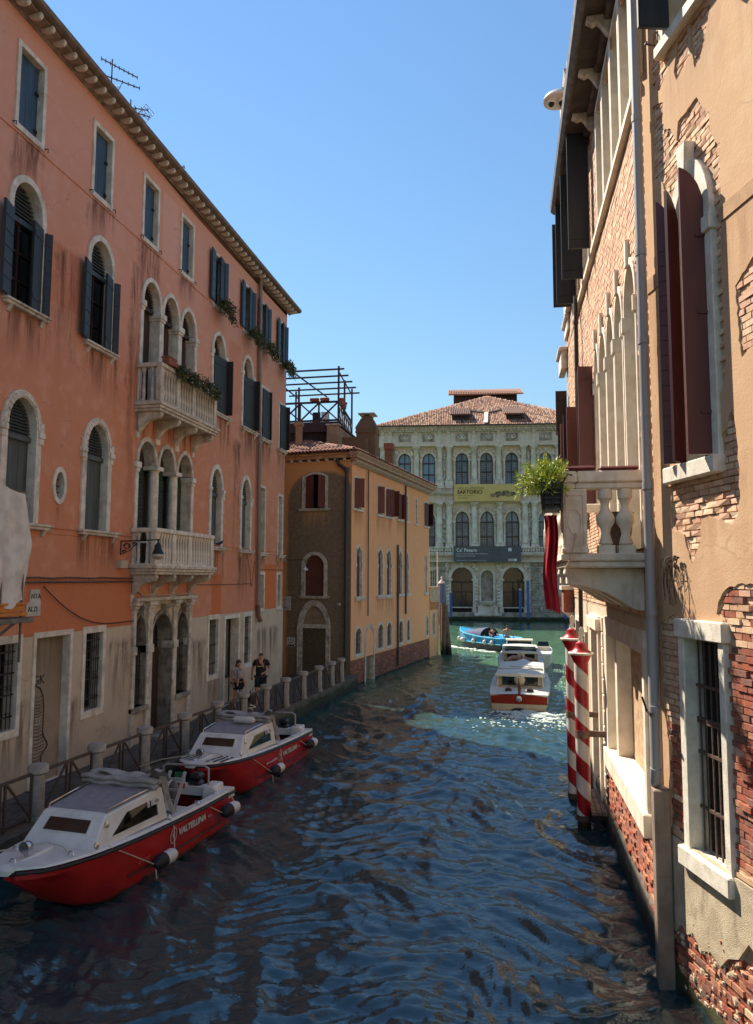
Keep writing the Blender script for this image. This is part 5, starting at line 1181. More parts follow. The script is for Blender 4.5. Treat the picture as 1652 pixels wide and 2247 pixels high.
# red brick dado below the window, course by course
k = MB(); z = .50; row = 0
while z < 1.38:
    x = X(5.3)+(row % 2)*.12; low = .42+.05*math.sin(row)
    while x < X(.62):
        if z > .45+.12*math.sin(x*3.1)+.05*random.random(): k.cur = random.randrange(4); yv = random.uniform(-.04, .005); k.box(x-.112, x+.112, yv-.02, .03, z-.028, z+.028)
        x += .243
    z += .073; row += 1
o = k.build('red_brickwork', BR_RED, RB, fixn=False); o['kind'] = 'stuff'
k = MB(); k.box(X(13), .02, -.05, .3, -1.5, .48); k.box(X(13), .0, .01, .3, .48, .6); k.add([(X(13),-.05,.48),(.02,-.05,.48),(.02,.0,.56),(X(13),.0,.56)], [(0,1,2,3)]); k.build('cement_base', DAMP, RB)
k = MB(); k.box(-13, .05, .5, 9, -1, 15.1); k.box(-13, -12.98, 0, .5, -1, 15.1); k.box(-13, 0, .02, .5, 15.0, 15.12); k.build('core_wall', LOWP, RB)
k = MB(); k.box(X(.62), X(.02), -.04, .05, .5, 4.46); k.build('corner_pilaster', LIME, RB, bevel=.02)
# balcony on the brick house
k = MB(); xa, xb = X(5.6), X(.5); pr = 1.12
k.box(xa, xb, -pr-.08, .0, 5.32, 5.44); k.box(xa+.04, xb-.04, -pr-.02, .0, 5.22, 5.32); bal = k.build('balcony', LIME, RB, bevel=.02); bal.scale.z = .948; bal.location.z = .2626
k = MB(); k.box(xa, xb, -pr-.1, -pr+.16, 6.52, 6.70); k.box(xb-.26, xb, -pr+.16, .0, 6.52, 6.70); k.box(xa, xa+.24, -pr+.16, .0, 6.52, 6.7); k.box(xa+.03, xb-.03, -pr-.05, -pr+.13, 6.42, 6.52); k.box(xb-.22, xb-.03, -pr+.13, .0, 6.42, 6.52); k.build('handrail', LIME, bal, bevel=.02)
kk = MB(); kk.box(-.115, .115, -.115, .115, 0, .12); kk.lathe([(.07,.12),(.1,.15),(.085,.2),(.06,.3),(.075,.38),(.125,.46),(.135,.54),(.11,.6),(.07,.66),(.055,.72),(.07,.8),(.105,.84),(.105,.98)], n=14); bme = kk.mesh('baluster', LIME, smooth=True)
def post(x, y): k = MB(); k.box(x-.14, x+.14, y-.17, y+.17, 5.44, 6.42); k.box(x-.155, x+.155, y-.185, y+.185, 5.44, 5.52); k.prism(oval(x, 5.95, .07, .2), y-.19, y-.16) ; k.build('post', LIME, bal, bevel=.012)
post(xb-.14, -pr+.12)
k = MB()
pn = [(-pr+.02+.22*0, 5.6), (-pr+.22, 5.6), (-pr+.22, 6.32), (-pr+.02, 6.32)]
def yzring(out, inn, x0, x1):
    n_ = len(out); vs = [(x1, p[0], p[1]) for p in out]+[(x1, p[0], p[1]) for p in inn]+[(x0, p[0], p[1]) for p in out]+[(x0, p[0], p[1]) for p in inn]
    k.add(vs, [f_ for i in range(n_) for f_ in ((i,(i+1)%n_,n_+(i+1)%n_,n_+i),(i,2*n_+i,2*n_+(i+1)%n_,(i+1)%n_),(n_+i,n_+(i+1)%n_,3*n_+(i+1)%n_,3*n_+i))])
ctr = -pr+.12; yzring([(ctr+.1*math.cos(2*PI*i/16), 5.92+.2*math.sin(2*PI*i/16)) for i in range(16)], [(ctr+.085*math.cos(2*PI*i/16), 5.92+.18*math.sin(2*PI*i/16)) for i in range(16)], xb-.01, xb+.012)
yzring([(ctr-.13,5.58),(ctr+.13,5.58),(ctr+.13,6.34),(ctr-.13,6.34)], [(ctr-.115,5.6),(ctr+.115,5.6),(ctr+.115,6.32),(ctr-.115,6.32)], xb-.01, xb+.01); k.build('carved_panel', LIME, bal)
for yv in (-.56, -.28): o = link('baluster', bme, bal); o.location = (xb-.14, yv, 5.44)
for i in range(13):
    o = link('baluster', bme, bal); o.location = (xb-.5-i*.31, -pr+.05, 5.44)
for x in (X(3.1), xa+.14): post(x, -pr+.12)
for x in (X(.98), X(2.2), X(3.5), X(4.9)):
    k = MB(); p = [(0,5.22),(-pr,5.22),(-pr-.02,5.12),(-pr+.02,5.1),(-pr+.02,4.96),(-.86,4.94),(-.72,4.9),(-.5,4.82),(-.34,4.72),(-.2,4.62),(-.1,4.57),(0,4.56)]
    k.prismx(p, x-.13, x+.13); k.build('bracket', LIME, bal, bevel=.015)
k = MB(); k.box(X(5.0), X(1.2), -pr+.1, .0, 5.14, 5.2); k.build('underside_slab', simple('dark_brown_stone', C(60,52,46), C(84,74,64), 3, .9), bal)  # darker stone sheet below the balcony floor
# zinc drainpipe in the corner between the two houses
k = MB(); k.tube([(.16,-.1,15.2),(.15,-.1,12.0),(.14,-.1,8.0),(.12,-.1,2.55)], .068, 12)
for z in (13.4, 11.5, 9.55, 8.3, 6.3, 4.62, 3.35): k.lathe([(.077,-.05),(.077,.05)], (.145,-.1,z), 12)
dp = k.build('drainpipe', ZINC, RB, smooth=True)
k = MB(); k.tube([(.12,-.1,2.6),(.1,-.1,2.45),(.0,-.08,2.35),(.1,-.02,2.28)], .08, 10); k.build('elbow', ZINC, dp, smooth=True)
k = MB(); k.box(.02, .24, -.16, .04, -.6, 2.35)
k.build('pipe_casing', simple('cement_casing', C(146,126,110), C(122,104,90), 3, .85, bump=.25, dirt=C(84,70,58), dirtamt=.5), RB, bevel=.015)
k = MB(); k.box(-.02, .3, -.19, -.16, 3.3, 3.33); k.bar((.1,-.19,3.32),(.06,-.24,3.5),.02); k.build('pipe_bracket', IRON, dp)

# ---------------------------------------------------------------- near house: plaster over brick
NDv = Vector((.304, -.953)).normalized(); na = math.atan2(NDv.y, NDv.x)
NB = thing('plaster_house', 'near house on the right with peeling tan plaster over brick and a tall arched window', 'house', (1.78, 10.4, 0), na)
NPU = simple('plaster_undercoat', C(206,180,150), C(180,152,122), 7, .95, bump=.5, bscale=40)
NPL = plaster('tan_plaster', C(196,158,124), C(206,168,130), (2, 12), C(222,190,156), [(.45,1.6,5.0,6.25),(.6,1.9,10.6,12.0),(1.7,2.6,7.6,9.2),(2.0,2.8,4.9,6.4),(-.1,.4,4.4,9.0),(2.2,3.0,9.6,13.0)], dark=C(138,104,76), bump=.24, mot=1.6, stain_amt=.5)
LIME2 = simple('white_limestone', C(232,224,206), C(214,204,184), 6, .75, bump=.4, bscale=45, dirt=C(176,160,138), dirtamt=.45)
nh = []
P1 = [(.27,11.55),(.52,11.44),(.52,11.08),(.73,10.91),(.80,10.78),(.86,10.70),(.92,10.93),(1.34,10.95),(1.57,10.6),(1.6,10.33),(1.76,10.09),(1.73,9.3),(1.7,8.1),(1.72,7.4),(1.63,7.2),(1.545,7.2),(1.545,9.4),(1.5,9.75),(1.38,10.03),(1.25,10.15),(1.1,10.16),(.95,10.08),(.84,9.92),(.67,10.07),(.4,10.47),(.24,10.56)]
P2 = [(.27,12.37),(.36,12.6),(.52,12.5),(.56,12.1),(.79,11.9),(.48,11.68),(.27,11.81)]
P3 = [(.97,11.98),(1.2,11.98),(1.23,11.58),(.91,11.52),(.86,11.67)]
P4 = [(1.28,11.98),(1.5,11.98),(1.72,11.9),(1.53,11.5),(1.35,11.36),(1.31,11.56)]
P5 = [(.46,6.3),(1.6,6.3),(1.6,6.62),(1.8,6.9),(1.88,6.5),(1.88,6.01),(1.82,5.76),(1.73,5.69),(1.47,5.77),(1.22,5.81),(1.11,5.77),(1.07,5.57),(.88,5.26),(.72,5.62),(.42,5.72)]
P6 = [(1.5,4.6),(1.38,4.66),(1.46,4.83),(1.67,4.95),(2.01,4.99),(2.9,5.15),(2.9,1.9),(1.5,1.9)]
P7 = [(.05,4.45),(.47,4.58),(.56,4.5),(.56,1.9),(.17,1.9),(.2,2.86),(.06,3.53)]
P8 = [(2.0,8.3),(2.35,8.5),(2.4,7.6),(2.05,7.5)]
def offset(poly, d):
    A2 = sum(poly[i-1][0]*poly[i][1]-poly[i][0]*poly[i-1][1] for i in range(len(poly))); sg = 1 if A2 > 0 else -1; out = []; n = len(poly)
    for i in range(n):
        a, b_, c_ = Vector(poly[i-1]), Vector(poly[i]), Vector(poly[(i+1) % n]); e1 = (b_-a).normalized(); e2 = (c_-b_).normalized()
        m_ = Vector((e1.y, -e1.x))*sg + Vector((e2.y, -e2.x))*sg; m_ = m_.normalized() if m_.length > .2 else Vector((e1.y, -e1.x))*sg
        q_ = b_ + m_*d*random.uniform(.4, 1.15); out.append((q_.x, q_.y))
    return out
patches0 = [ragged(p, .06, .014) for p in (P1, P2, P3, P4, P5, P6, P7, P8)]
patches = [offset(p, .010 if i in (1, 2, 3) else .03) for i, p in enumerate(patches0)]
aw_in = arch(.77, 1.46, 6.47, 9.38, 10.03, 16); aw_out = arch(.64, 1.60, 6.47, 9.38, 10.27, 16)
lw_in = rect(.66, 1.40, 1.78, 4.33)
tw_in = rect(.7, 1.75, 12.2, 14.4)
sheet('plaster', [(-.02,1.82),(.62,1.82),(.62,4.37),(1.44,4.37),(1.44,1.82),(4.2,1.82),(4.2,15.3),(-.02,15.3)], patches+[grow(aw_in, .02), grow(tw_in, .02)], NPL, NB, y=-.03, thick=.035)
sheet('undercoat', [(-.02,1.82),(.62,1.82),(.62,4.37),(1.44,4.37),(1.44,1.82),(4.2,1.82),(4.2,15.3),(-.02,15.3)], patches0+[grow(aw_in, .022), grow(tw_in, .022)], NPU, NB, y=-.012, thick=.02)
back_holes = [grow(aw_in, .03), [(.63,1.75),(1.43,1.75),(1.43,4.36),(.63,4.36)], grow(tw_in, .03)]
sheet('backing', [(-.02,-1),(4.2,-1),(4.2,15.3),(-.02,15.3)], back_holes, MORT, NB, y=.012)
NBR = BR_PALE + BR_RED
bm_p = brick_meshes(.196, .064, .05, BR_PALE, .009, 4); bm_r = brick_meshes(.196, .064, .06, BR_RED, .012, 4)
cand = []
for pi, poly in enumerate((P1, P2, P3, P4, P5, P6, P7, P8)):
    xs = [p[0] for p in poly]; zs = [p[1] for p in poly]; z = math.floor(min(zs)/.079)*.079; row = int(round(z/.079))
    while z < max(zs)+.05:
        x = math.floor(min(xs)/.21)*.21 + (row % 2)*.105
        while x < max(xs)+.12:
            if any(inside((x+dx, z+dz), poly) for dx in (-.09, -.03, .03, .09) for dz in (-.03, .03)): cand.append((x, z, pi))
            x += .21
        z += .079; row += 1
z = -.5; row = 0
while z < .98:
    x = .02+(row % 2)*.105
    while x < 3.2: cand.append((x, z, 9)); x += .21
    z += .079; row += 1
seen = set(); cand2 = []
for x, z, pi in cand:
    key = (round(x, 2), round(z, 2))
    if key not in seen: seen.add(key); cand2.append((x, z, pi))
cand2.sort(key=lambda c: (c[0] > 2.25) + (c[1] < .0)*2)
kst = MB()
for i, (x, z, pi) in enumerate(cand2):
    if any(inside((x+dx, z), h) for h in (aw_out, rect(.54,1.5,1.6,4.5)) for dx in (-.06,.06)): continue
    red = pi in (5, 6, 9) and random.random() < (.95 if (z < 3.2 or (pi == 5 and z < 4.3)) else (.4 if pi == 5 else 0))
    rough_ = 2.2 if (pi == 5 and x > 1.75) or pi == 9 else 1.0
    yv = random.uniform(-.022, .004)*rough_*(.45 if pi < 4 else 1)
    if pi == 9: yv = max(yv-.01, -.036)
    if i < 300: o = link('brick', random.choice(bm_r if red else bm_p), NB); o.location = (x, yv, z); o.rotation_euler = (random.uniform(-.04,.04)*rough_, random.uniform(-.025,.025)*rough_, random.uniform(-.05,.05)*rough_)
    else: kst.cur = (4 if red else 0)+random.randrange(4); kst.box(x-.098, x+.098, yv, .03, z-.032, z+.032)
o = kst.build('brickwork', NBR, NB, fixn=False); o['kind'] = 'stuff'
# cement render above the waterline, broken along its lower edge
CEM = simple('rough_cement', C(202,184,154), C(178,160,132), 5, .95, bump=.9, bscale=70, dirt=C(104,94,78), dirtamt=.6)
cem = [(-.02,1.80),(-.02,.45),(.1,.7),(.2,.62),(.35,.78),(.5,.72),(.62,.80),(.8,.68),(1.0,.76),(1.2,.7),(1.35,.86),(1.55,.95),(1.75,1.2),(2.0,1.1),(2.4,1.25),(3.0,1.15),(4.2,1.2),(4.2,1.80)]
k = MB()
for i in range(420):
    x = random.uniform(0, 3.0); z = random.uniform(-.35, 1.0); r = random.uniform(.015, .05)
    k.cur = random.randrange(3); k.blob((x, random.uniform(-.03, .0), z), r*1.4, .03, r, 5, 3, .3)
o = k.build('crumbled_mortar', [CEM, MORT, BR_RED[3]], NB, fixn=False); o['kind'] = 'stuff'
k = MB(); k.box(-.02, 4.2, .0, .3, -1.5, -.1); n_ = 40
vs = []; fs = []
for i in range(n_+1):
    for j in range(7):
        x = 4.2*i/n_; z = -1.0+1.15*j/6; vs.append((x, -.05-.02*noise.noise((x*3, z*3, 0))-.05*(1-j/6), z + (.12*noise.noise((x*2, 0, 0)) if j == 6 else 0)))
fs = [(i*7+j, (i+1)*7+j, (i+1)*7+j+1, i*7+j+1) for i in range(n_) for j in range(6)]
k.add(vs, fs); k.build('mossy_base', mossy('mossy_foundation', C(104,92,60), C(84,78,44), -.1, .55, moss=C(66,66,30), wet=C(26,28,15), bump=1.0, scale=9), NB, smooth='all')
# tall arched window
k = MB(); k.ring(aw_out, aw_in, -.065, .02, .32); f = k.build('window', LIME2, NB, bevel=.008)
k = MB(); k.prism([(1.06,10.02),(1.19,10.02),(1.24,10.48),(1.02,10.48)], -.14, 0); k.build('keystone', LIME2, f, bevel=.01)
for x0, x1 in [(.61,.79),(1.44,1.63)]: k = MB(); k.box(x0, x1, -.1, .3, 9.16, 9.36); k.build('impost', LIME2, f, bevel=.012)
k = MB(); k.box(.44, 1.62, -.15, .3, 6.27, 6.476); k.build('sill', LIME2, f, bevel=.015)
k = MB(); k.prism(aw_in, .26, .29); k.build('pane', DARKIN, f)
def arch_leaf(hx, x0, x1, side, ang, y, name='shutter', bat=15):
    M = Matrix.Translation((hx, y, 0)) @ Matrix.Rotation(-ang*side, 4, 'Z'); k = MB(M); wd = abs(x1-x0)
    pts = [(0,6.5),(wd,6.5)] ; cc = 1.115; a = .345
    prof = [(u, 9.38+.64*math.sqrt(max(0, 1-((hx+side*u-cc)/a)**2))) for u in [wd*i/8 for i in range(9)]]
    poly = [(0,6.5),(wd,6.5)] + [(u, max(9.3, z)) for u, z in reversed(prof)]
    if side < 0: poly = [(-u, z) for u, z in poly]
    k.prism(poly, -.02, .02)
    for i in range(bat):                               # horizontal boards
        za = 6.52+2.95*i/bat; xs_ = sorted((side*.015, side*(wd-.015))); k.box(xs_[0], xs_[1], .02, .03, za+.006, za+2.95/bat-.006)
    for zz in (7.0, 8.2, 9.15):
        xs_ = sorted((0, side*.12)); k.box(xs_[0], xs_[1], -.035, -.02, zz-.02, zz+.02)
    return k.build(name, REDSH, f)
arch_leaf(1.45, 1.45, 1.17, -1, 1.36, -.05, bat=1)
arch_leaf(.78, .78, .99, 1, 2.2, -.06)
arch_leaf(.80, .80, 1.03, 1, 1.1, -.03, bat=1)
# barred lower window
k = MB(); k.ring([(.52,1.58),(1.52,1.58),(1.52,4.54),(.52,4.54)], lw_in, -.06, .02, .20); f = k.build('window', LIME2, NB, bevel=.01)
k = MB(); k.box(.5, 1.56, -.1, .3, 4.325, 4.56); k.build('lintel', LIME2, f, bevel=.015); k = MB(); k.box(.46, 1.54, -.12, .3, 1.56, 1.786); k.build('sill', LIME2, f, bevel=.015)
k = MB(); k.box(.64, 1.42, .185, .21, 1.76, 4.35); k.build('pane', DARKIN, f)
grille(f, .66, 1.40, 1.78, 4.33, .10, 6, 1, .013, IRONR)
for zz in (2.3, 2.95, 3.35, 3.75): k = MB(); k.box(.66, 1.40, .085, .115, zz-.018, zz+.018); k.build('crossbar', IRONR, f)
# top window with the big dark shutter
k = MB(); k.ring(rect(.58, 1.87, 12.06, 14.5), tw_in, -.08, .02, .3); f = k.build('window', LIME2, NB, bevel=.01); k = MB(); k.box(.7, 1.75, .26, .29, 12.2, 14.4); k.build('pane', DARKIN, f)
k = MB(); k.box(.54, 1.9, -.14, .2, 12.04, 12.206); k.build('sill', LIME2, f, bevel=.015)
leaf_open(f, .8, 12.3, 14.4, .42, 1.6, NAVY, 1, battens=1); leaf_open(f, 1.7, 12.3, 14.4, .45, 1.6, NAVY, -1, battens=1)
k = MB(); k.box(1.75, 4.2, -.045, -.025, 9.16, 9.34); k.build('string_course', simple('worn_band', C(188,150,110), C(168,130,94), 4, .9, bump=.5), NB)
k = MB(); k.box(-.02, .6, -.045, -.025, 9.0, 9.2) ; k.box(.3, .56, -.045, -.025, 6.25, 6.5); k.build('string_course', bpy.data.materials['worn_band'], NB)
k = MB(); k.box(-.02, 4.2, .4, 7, -1, 15.3); k.box(4.18, 4.2, .0, .4, -1, 15.3); k.box(-.02, 4.2, .02, .4, 15.1, 15.3); k.box(-.03, -.02, .05, .4, -1, 15.3); k.build('core_wall', NPL, NB)
k = MB(); k.tube([(.44,-.03,12.35),(.44,-.2,12.36),(.5,-.2,12.34)], .014, 6); k.tube([(.58,-.03,12.4),(.58,-.1,12.4),(.6,-.1,12.3)], .01, 5); k.build('iron_hook', IRONR, NB)
sheet('cement_render', cem, [], CEM, NB, y=-.045, thick=.06)
# ================================================================ bollards and railings along the quay
BOLL = simple('bollard_stone', C(176,164,150), C(148,136,122), 5, .85, bump=.3, bscale=50, dirt=C(84,76,66), dirtamt=.6)
RAIL = simple('rusty_rail_paint', C(92,74,64), C(72,58,50), 18, .7, bump=.2)
kk = MB(); kk.lathe([(.155,0),(.16,.05),(.15,.07),(.132,.09),(.128,.82),(.15,.84),(.182,.86),(.186,.96),(.165,.995),(.12,1.0)], n=18)
bme = kk.mesh('shaft', BOLL, smooth=True)
by = [8.9, 10.6, 12.34, 14.08, 15.87, 17.69, 19.5, 21.2, 22.9, 24.63, 26.38, 28.16, 29.77, 31.1]
bx = lambda y: -8.86 + (y-12.34)*.0545
near_txt = ['at the left edge of the picture', 'left of the near red boat\'s bow', 'in front of the graffiti doorway', 'behind the canvas of the near red boat', 'in front of the brown portal door', 'just past the portal', 'behind the bow of the far red boat', 'left of the woman in white', 'right in front of the man in black', 'just right of the man in black', 'before the dark wall, left of its gothic door', 'in front of the gothic door', 'second from the ochre house corner', 'last one, at the ochre house corner']
for i, y in enumerate(by):
    t = thing('bollard', 'round stone bollard on the quay, ' + near_txt[i], 'bollard', (bx(y), y, ZF), group='stone bollards along the quay')
    link('shaft', bme, t)
mk = {}
def rail(i):
    y0_, y1_ = by[i]+.15, by[i+1]-.15; ym = (y0_+y1_)/2; t = thing('railing', 'rusty iron railing between quay bollards, ' + rail_txt[i], 'railing', (bx(by[i]), by[i], ZF), math.atan2(by[i+1]-by[i], bx(by[i+1])-bx(by[i])), 'railings between the bollards')
    L = math.hypot(by[i+1]-by[i], bx(by[i+1])-bx(by[i])); a, b_ = .15, L-.15; m_ = L/2
    for nm, p, q_, r in [('top_rail',(a-.02,0,.86),(b_+.02,0,.86),.026),('bottom_rail',(a,0,.1),(b_,0,.1),.012),('post',(m_-.06,0,0),(m_-.06,0,.86),.02),('post',(m_+.06,0,0),(m_+.06,0,.86),.02),('post',(a+.02,0,.0),(a+.02,0,.86),.018),('post',(b_-.02,0,.0),(b_-.02,0,.86),.018),('stay',(m_-.08,0,.84),(a+.03,0,.12),.017),('stay',(m_+.08,0,.84),(b_-.03,0,.12),.017)]:
        k = MB(); k.bar(p, q_, r*2); k.build(nm, RAIL, t)
rail_txt = ['nearest the bridge, cut by the picture edge', 'beside the bow of the near red boat', 'below the graffiti doorway', 'below the barred window right of the graffiti', 'below the left portal arch', 'in front of the portal door', 'beside the bow of the far red boat', 'behind the cabin of the far red boat', 'in front of the woman in white', 'just beyond the man in black', 'past the end of the pink house', 'left of the gothic door', 'in front of the gothic door']
for i in range(len(by)-1): rail(i)

# ================================================================ moored red workboats
m, g, b, v = newmat('red_gelcoat'); sp = g.new('ShaderNodeSeparateXYZ'); g.l.new(v, sp.inputs[0])
c = g.mix(g.mapr(g.noise(v, 2.2, 5), .35, .65), C(178,30,26), C(158,24,22))
c = g.mix(g.math('MULTIPLY', g.mapr(g.noise(g.scalevec(v, (2, 3.0, 26)), 1.6, 6, .7), .62, .72), .45), c, C(206,120,110))
c = g.mix(g.mapr(g.math('ADD', sp.outputs[2], g.math('MULTIPLY', g.noise(v, 5, 4), .12)), .16, .08), c, C(70,44,34))
g.val(b.inputs['Base Color'], c); g.l.new(g.mapr(g.noise(v, 3.0, 5), .3, .7, .3, .55), b.inputs['Roughness']); HULLRED = m
GEL = simple('white_gelcoat', C(226,220,212), C(212,206,198), 2.5, .4, dirt=C(150,142,132), dirtamt=.3)
GREYDK = simple('grey_nonslip_roof', C(150,144,144), C(136,130,132), 6, .85, bump=.3, bscale=120)
RUB = simple('black_rubber', C(30,28,27), rough=.6)
TARP = simple('grey_canvas', C(172,164,156), C(146,138,130), 5, .85, bump=.3, bscale=30)
SMOKE = simple('smoked_window', C(62,56,50), C(44,40,36), 1.2, .12, spec=.7)
m, g, b, v = newmat('tinted_window')
tr_ = g.new('ShaderNodeBsdfTransparent'); tr_.inputs[0].default_value = (.55, .52, .46, 1); gl_ = g.new('ShaderNodeBsdfGlossy'); gl_.inputs['Roughness'].default_value = .04
fr0 = g.new('ShaderNodeFresnel'); fr0.inputs[0].default_value = 1.5; mx_ = g.new('ShaderNodeMixShader'); g.l.new(fr0.outputs[0], mx_.inputs[0]); g.l.new(tr_.outputs[0], mx_.inputs[1]); g.l.new(gl_.outputs[0], mx_.inputs[2]); g.l.new(mx_.outputs[0], g.n['Material Output'].inputs['Surface'])
TINT = m
WDECK = simple('inner_deck_grey', C(132,126,120), C(112,106,100), 4, .8)
YV = simple('hi_vis_cloth', C(178,190,52), C(150,164,44), 5, .9)
def hb(u): return float(np.interp(u, [0,.1,.3,.6,1,1.5,2,3,4,5.2], [.16,.34,.5,.61,.71,.77,.80,.83,.86,.86]))
def zg(u): return float(np.interp(u, [0,1,2,3,4,5.2], [.98,.92,.86,.81,.78,.76]))
def make_boat(name, label, loc, rz, striped):
    t = thing(name, label, 'boat', loc, rz)            # local: y aft from the bow, x towards the canal
    secs = []; us = [0,.1,.3,.6,1,1.5,2,2.6,3.2,4,5.2]
    for u in us:
        b_ = hb(u); z = zg(u); kw = min(1, max(0, (u-.15)/1.6)); bw = b_*(.35+.5*kw**.7); zb = .80-1.0*min(1, u/1.45)**1.05
        half = [(b_, z-.05), (b_*.985, z-.16), (bw+ (b_-bw)*.55, (z+zb)*.5+.02), (bw, max(zb+.12, -.02)), (bw*.55, zb)]
        secs.append([(x, u, zz) for x, zz in half] + [(-x, u, zz) for x, zz in reversed(half)])
    k = MB(); k.loft(secs, closed=False); k.build('hull', HULLRED, t, smooth=True)
    k = MB()
    for s_ in (-1, 1):
        pts = [(s_*(hb(u)+.012), u, zg(u)-.07) for u in np.linspace(0, 5.2, 27)]; k.tube(pts, .028, 6)
    k.tube([(-hb(0)-.01,-.02,zg(0)-.07),(0,-.06,zg(0)-.07),(hb(0)+.01,-.02,zg(0)-.07)], .03, 6); k.build('rubbing_strake', RUB, t, smooth=True)
    k = MB()                                           # chine line low on the side
    for s_ in (-1, 1): k.tube([(s_*(hb(u)*.94), u, .30-.02*u) for u in np.linspace(1.8, 5.1, 12)], .014, 5)
    k.build('spray_rail', RUB, t)
    k = MB(); vs = []; uu = list(np.linspace(0, 2.9, 13))   # foredeck and side decks
    for u in uu: vs += [(-hb(u), u, zg(u)-.03), (-hb(u)*.96, u, zg(u)), (0, u, zg(u)+.045*max(0, 1-u)), (hb(u)*.96, u, zg(u)), (hb(u), u, zg(u)-.03)]
    n_ = len(uu); k.add(vs, [(i*5+j, i*5+j+1, (i+1)*5+j+1, (i+1)*5+j) for i in range(n_-1) for j in range(4)]); k.add([(-hb(0),0,zg(0)-.03),(-hb(0)*.96,0,zg(0)),(0,0,zg(0)+.045),(hb(0)*.96,0,zg(0)),(hb(0),0,zg(0)-.03),(hb(0)*.7,-.09,zg(0)-.02),(0,-.12,zg(0)+.0),(-hb(0)*.7,-.09,zg(0)-.02),(hb(0)*.7,-.09,zg(0)-.08),(0,-.12,zg(0)-.08),(-hb(0)*.7,-.09,zg(0)-.08)], [(1,2,6,7),(2,3,5,6),(0,1,7),(3,4,5),(7,6,9,10),(6,5,8,9),(0,7,10),(4,8,5)]); k.build('foredeck', GEL, t, smooth=True)
    k = MB()
    for s_ in (-1, 1):                                 # gunwale along the open well
        vs = []; uu = list(np.linspace(2.9, 5.2, 9))
        for u in uu: vs += [(s_*hb(u), u, zg(u)-.03), (s_*hb(u)*.98, u, zg(u)+.01), (s_*(hb(u)-.17), u, zg(u)+.01), (s_*(hb(u)-.19), u, zg(u)-.04), (s_*(hb(u)-.2), u, zg(u)-.5)]
        k.add(vs, [(i*5+j, i*5+j+1, (i+1)*5+j+1, (i+1)*5+j) for i in range(8) for j in range(4)])
    k.box(-.86, .86, 4.98, 5.22, .6, .77); k.build('gunwale', GEL, t, smooth=True)
    k = MB(); k.box(-.66, .66, 2.9, 5.0, .28, .32); k.build('well_deck', WDECK, t)
    k = MB(); k.box(.40, .68, 4.7, 5.1, .3, .90); k.box(-.68, -.40, 4.7, 5.1, .3, .88); k.box(-.66, .66, 3.9, 4.25, .3, .62); k.build('stern_locker', GEL, t, bevel=.03)
    # cabin: sloping windscreen, raked sides
    fl, rl = 1.0, 2.95; A = [(-.66,fl,.90),(.66,fl,.90),(.73,rl,.84),(-.73,rl,.84)]; B = [(-.58,1.40,1.32),(.58,1.40,1.32),(.67,rl-.12,1.40),(-.67,rl-.12,1.40)]
    P_ = [Vector(p) for p in (A[1], A[2], B[2], B[1])]; fs_ = lambda u, v: P_[0].lerp(P_[1], u).lerp(P_[3].lerp(P_[2], u), v)
    wq = [fs_(.2,.22), fs_(.86,.22), fs_(.86,.76), fs_(.36,.76)]
    k = MB(); k.add(A+B+wq, [(0,1,5,4),(2,3,7,6),(3,0,4,7),(4,5,6,7),(1,2,9,8),(2,6,10,9),(6,5,11,10),(5,1,8,11)]); cab = k.build('cabin', GEL, t, bevel=.02)
    k = MB(); k.box(-.5, .5, 1.1, 2.8, .86, .9); k.build('cabin_floor', DARKIN, cab)
    k = MB(); k.add([(-.54,1.5,1.34),(.54,1.5,1.34),(.62,rl-.35,1.41),(-.62,rl-.35,1.41),(-.54,1.5,1.30),(.54,1.5,1.30),(.62,rl-.35,1.38),(-.62,rl-.35,1.38)], [(0,1,2,3),(0,4,5,1),(1,5,6,2),(2,6,7,3),(3,7,4,0)]); k.build('roof_pad', GREYDK, cab)
    def quad(face, u0, u1, v0, v1, off, thick, u0b=None):
        P = [Vector(p) for p in face]; nrm = (P[1]-P[0]).cross(P[3]-P[0]).normalized()
        f_ = lambda u, v: P[0].lerp(P[1], u).lerp(P[3].lerp(P[2], u), v)
        q_ = [f_(u0, v0), f_(u1, v0), f_(u1, v1), f_(u0b if u0b is not None else u0, v1)]
        return [p+nrm*off for p in q_]+[p+nrm*(off-thick) for p in q_]
    BX = [(0,1,2,3),(7,6,5,4),(0,4,5,1),(1,5,6,2),(2,6,7,3),(3,7,4,0)]
    fr_ = [A[0], A[1], B[1], B[0]]; rs_ = [A[1], A[2], B[2], B[1]]; ls_ = [A[3], A[0], B[0], B[3]]
    k = MB(); k.add(quad(fr_, .14, .86, .40, .86, .012, .03), BX); k.build('windscreen_frame', GEL, cab, bevel=.01); k = MB(); k.add(quad(fr_, .18, .82, .45, .81, .018, .03), BX); k.build('windscreen', SMOKE, cab)
    o1 = quad(rs_, .17, .89, .17, .81, .010, .012, .345); i1 = quad(rs_, .2, .86, .22, .76, .010, .012, .36)
    k = MB(); k.add(o1[:4]+i1[:4]+o1[4:]+i1[4:], [f_ for i in range(4) for f_ in ((i,(i+1)%4,4+(i+1)%4,4+i),(i,8+i,8+(i+1)%4,(i+1)%4),(4+i,4+(i+1)%4,12+(i+1)%4,12+i))]); k.build('side_window_frame', GEL, cab)
    k = MB(); k.add(quad(rs_, .195, .865, .215, .765, .002, .006, .355), BX); k.build('side_window', TINT, cab)
    k = MB(); k.add(quad(ls_, .14, .8, .22, .76, .012, .03), BX); k.build('side_window', SMOKE, cab)
    nrm = (Vector(rs_[1])-Vector(rs_[0])).cross(Vector(rs_[3])-Vector(rs_[0])).normalized()
    ux = (Vector(rs_[1])-Vector(rs_[0])).normalized(); uz = nrm.cross(ux).normalized()
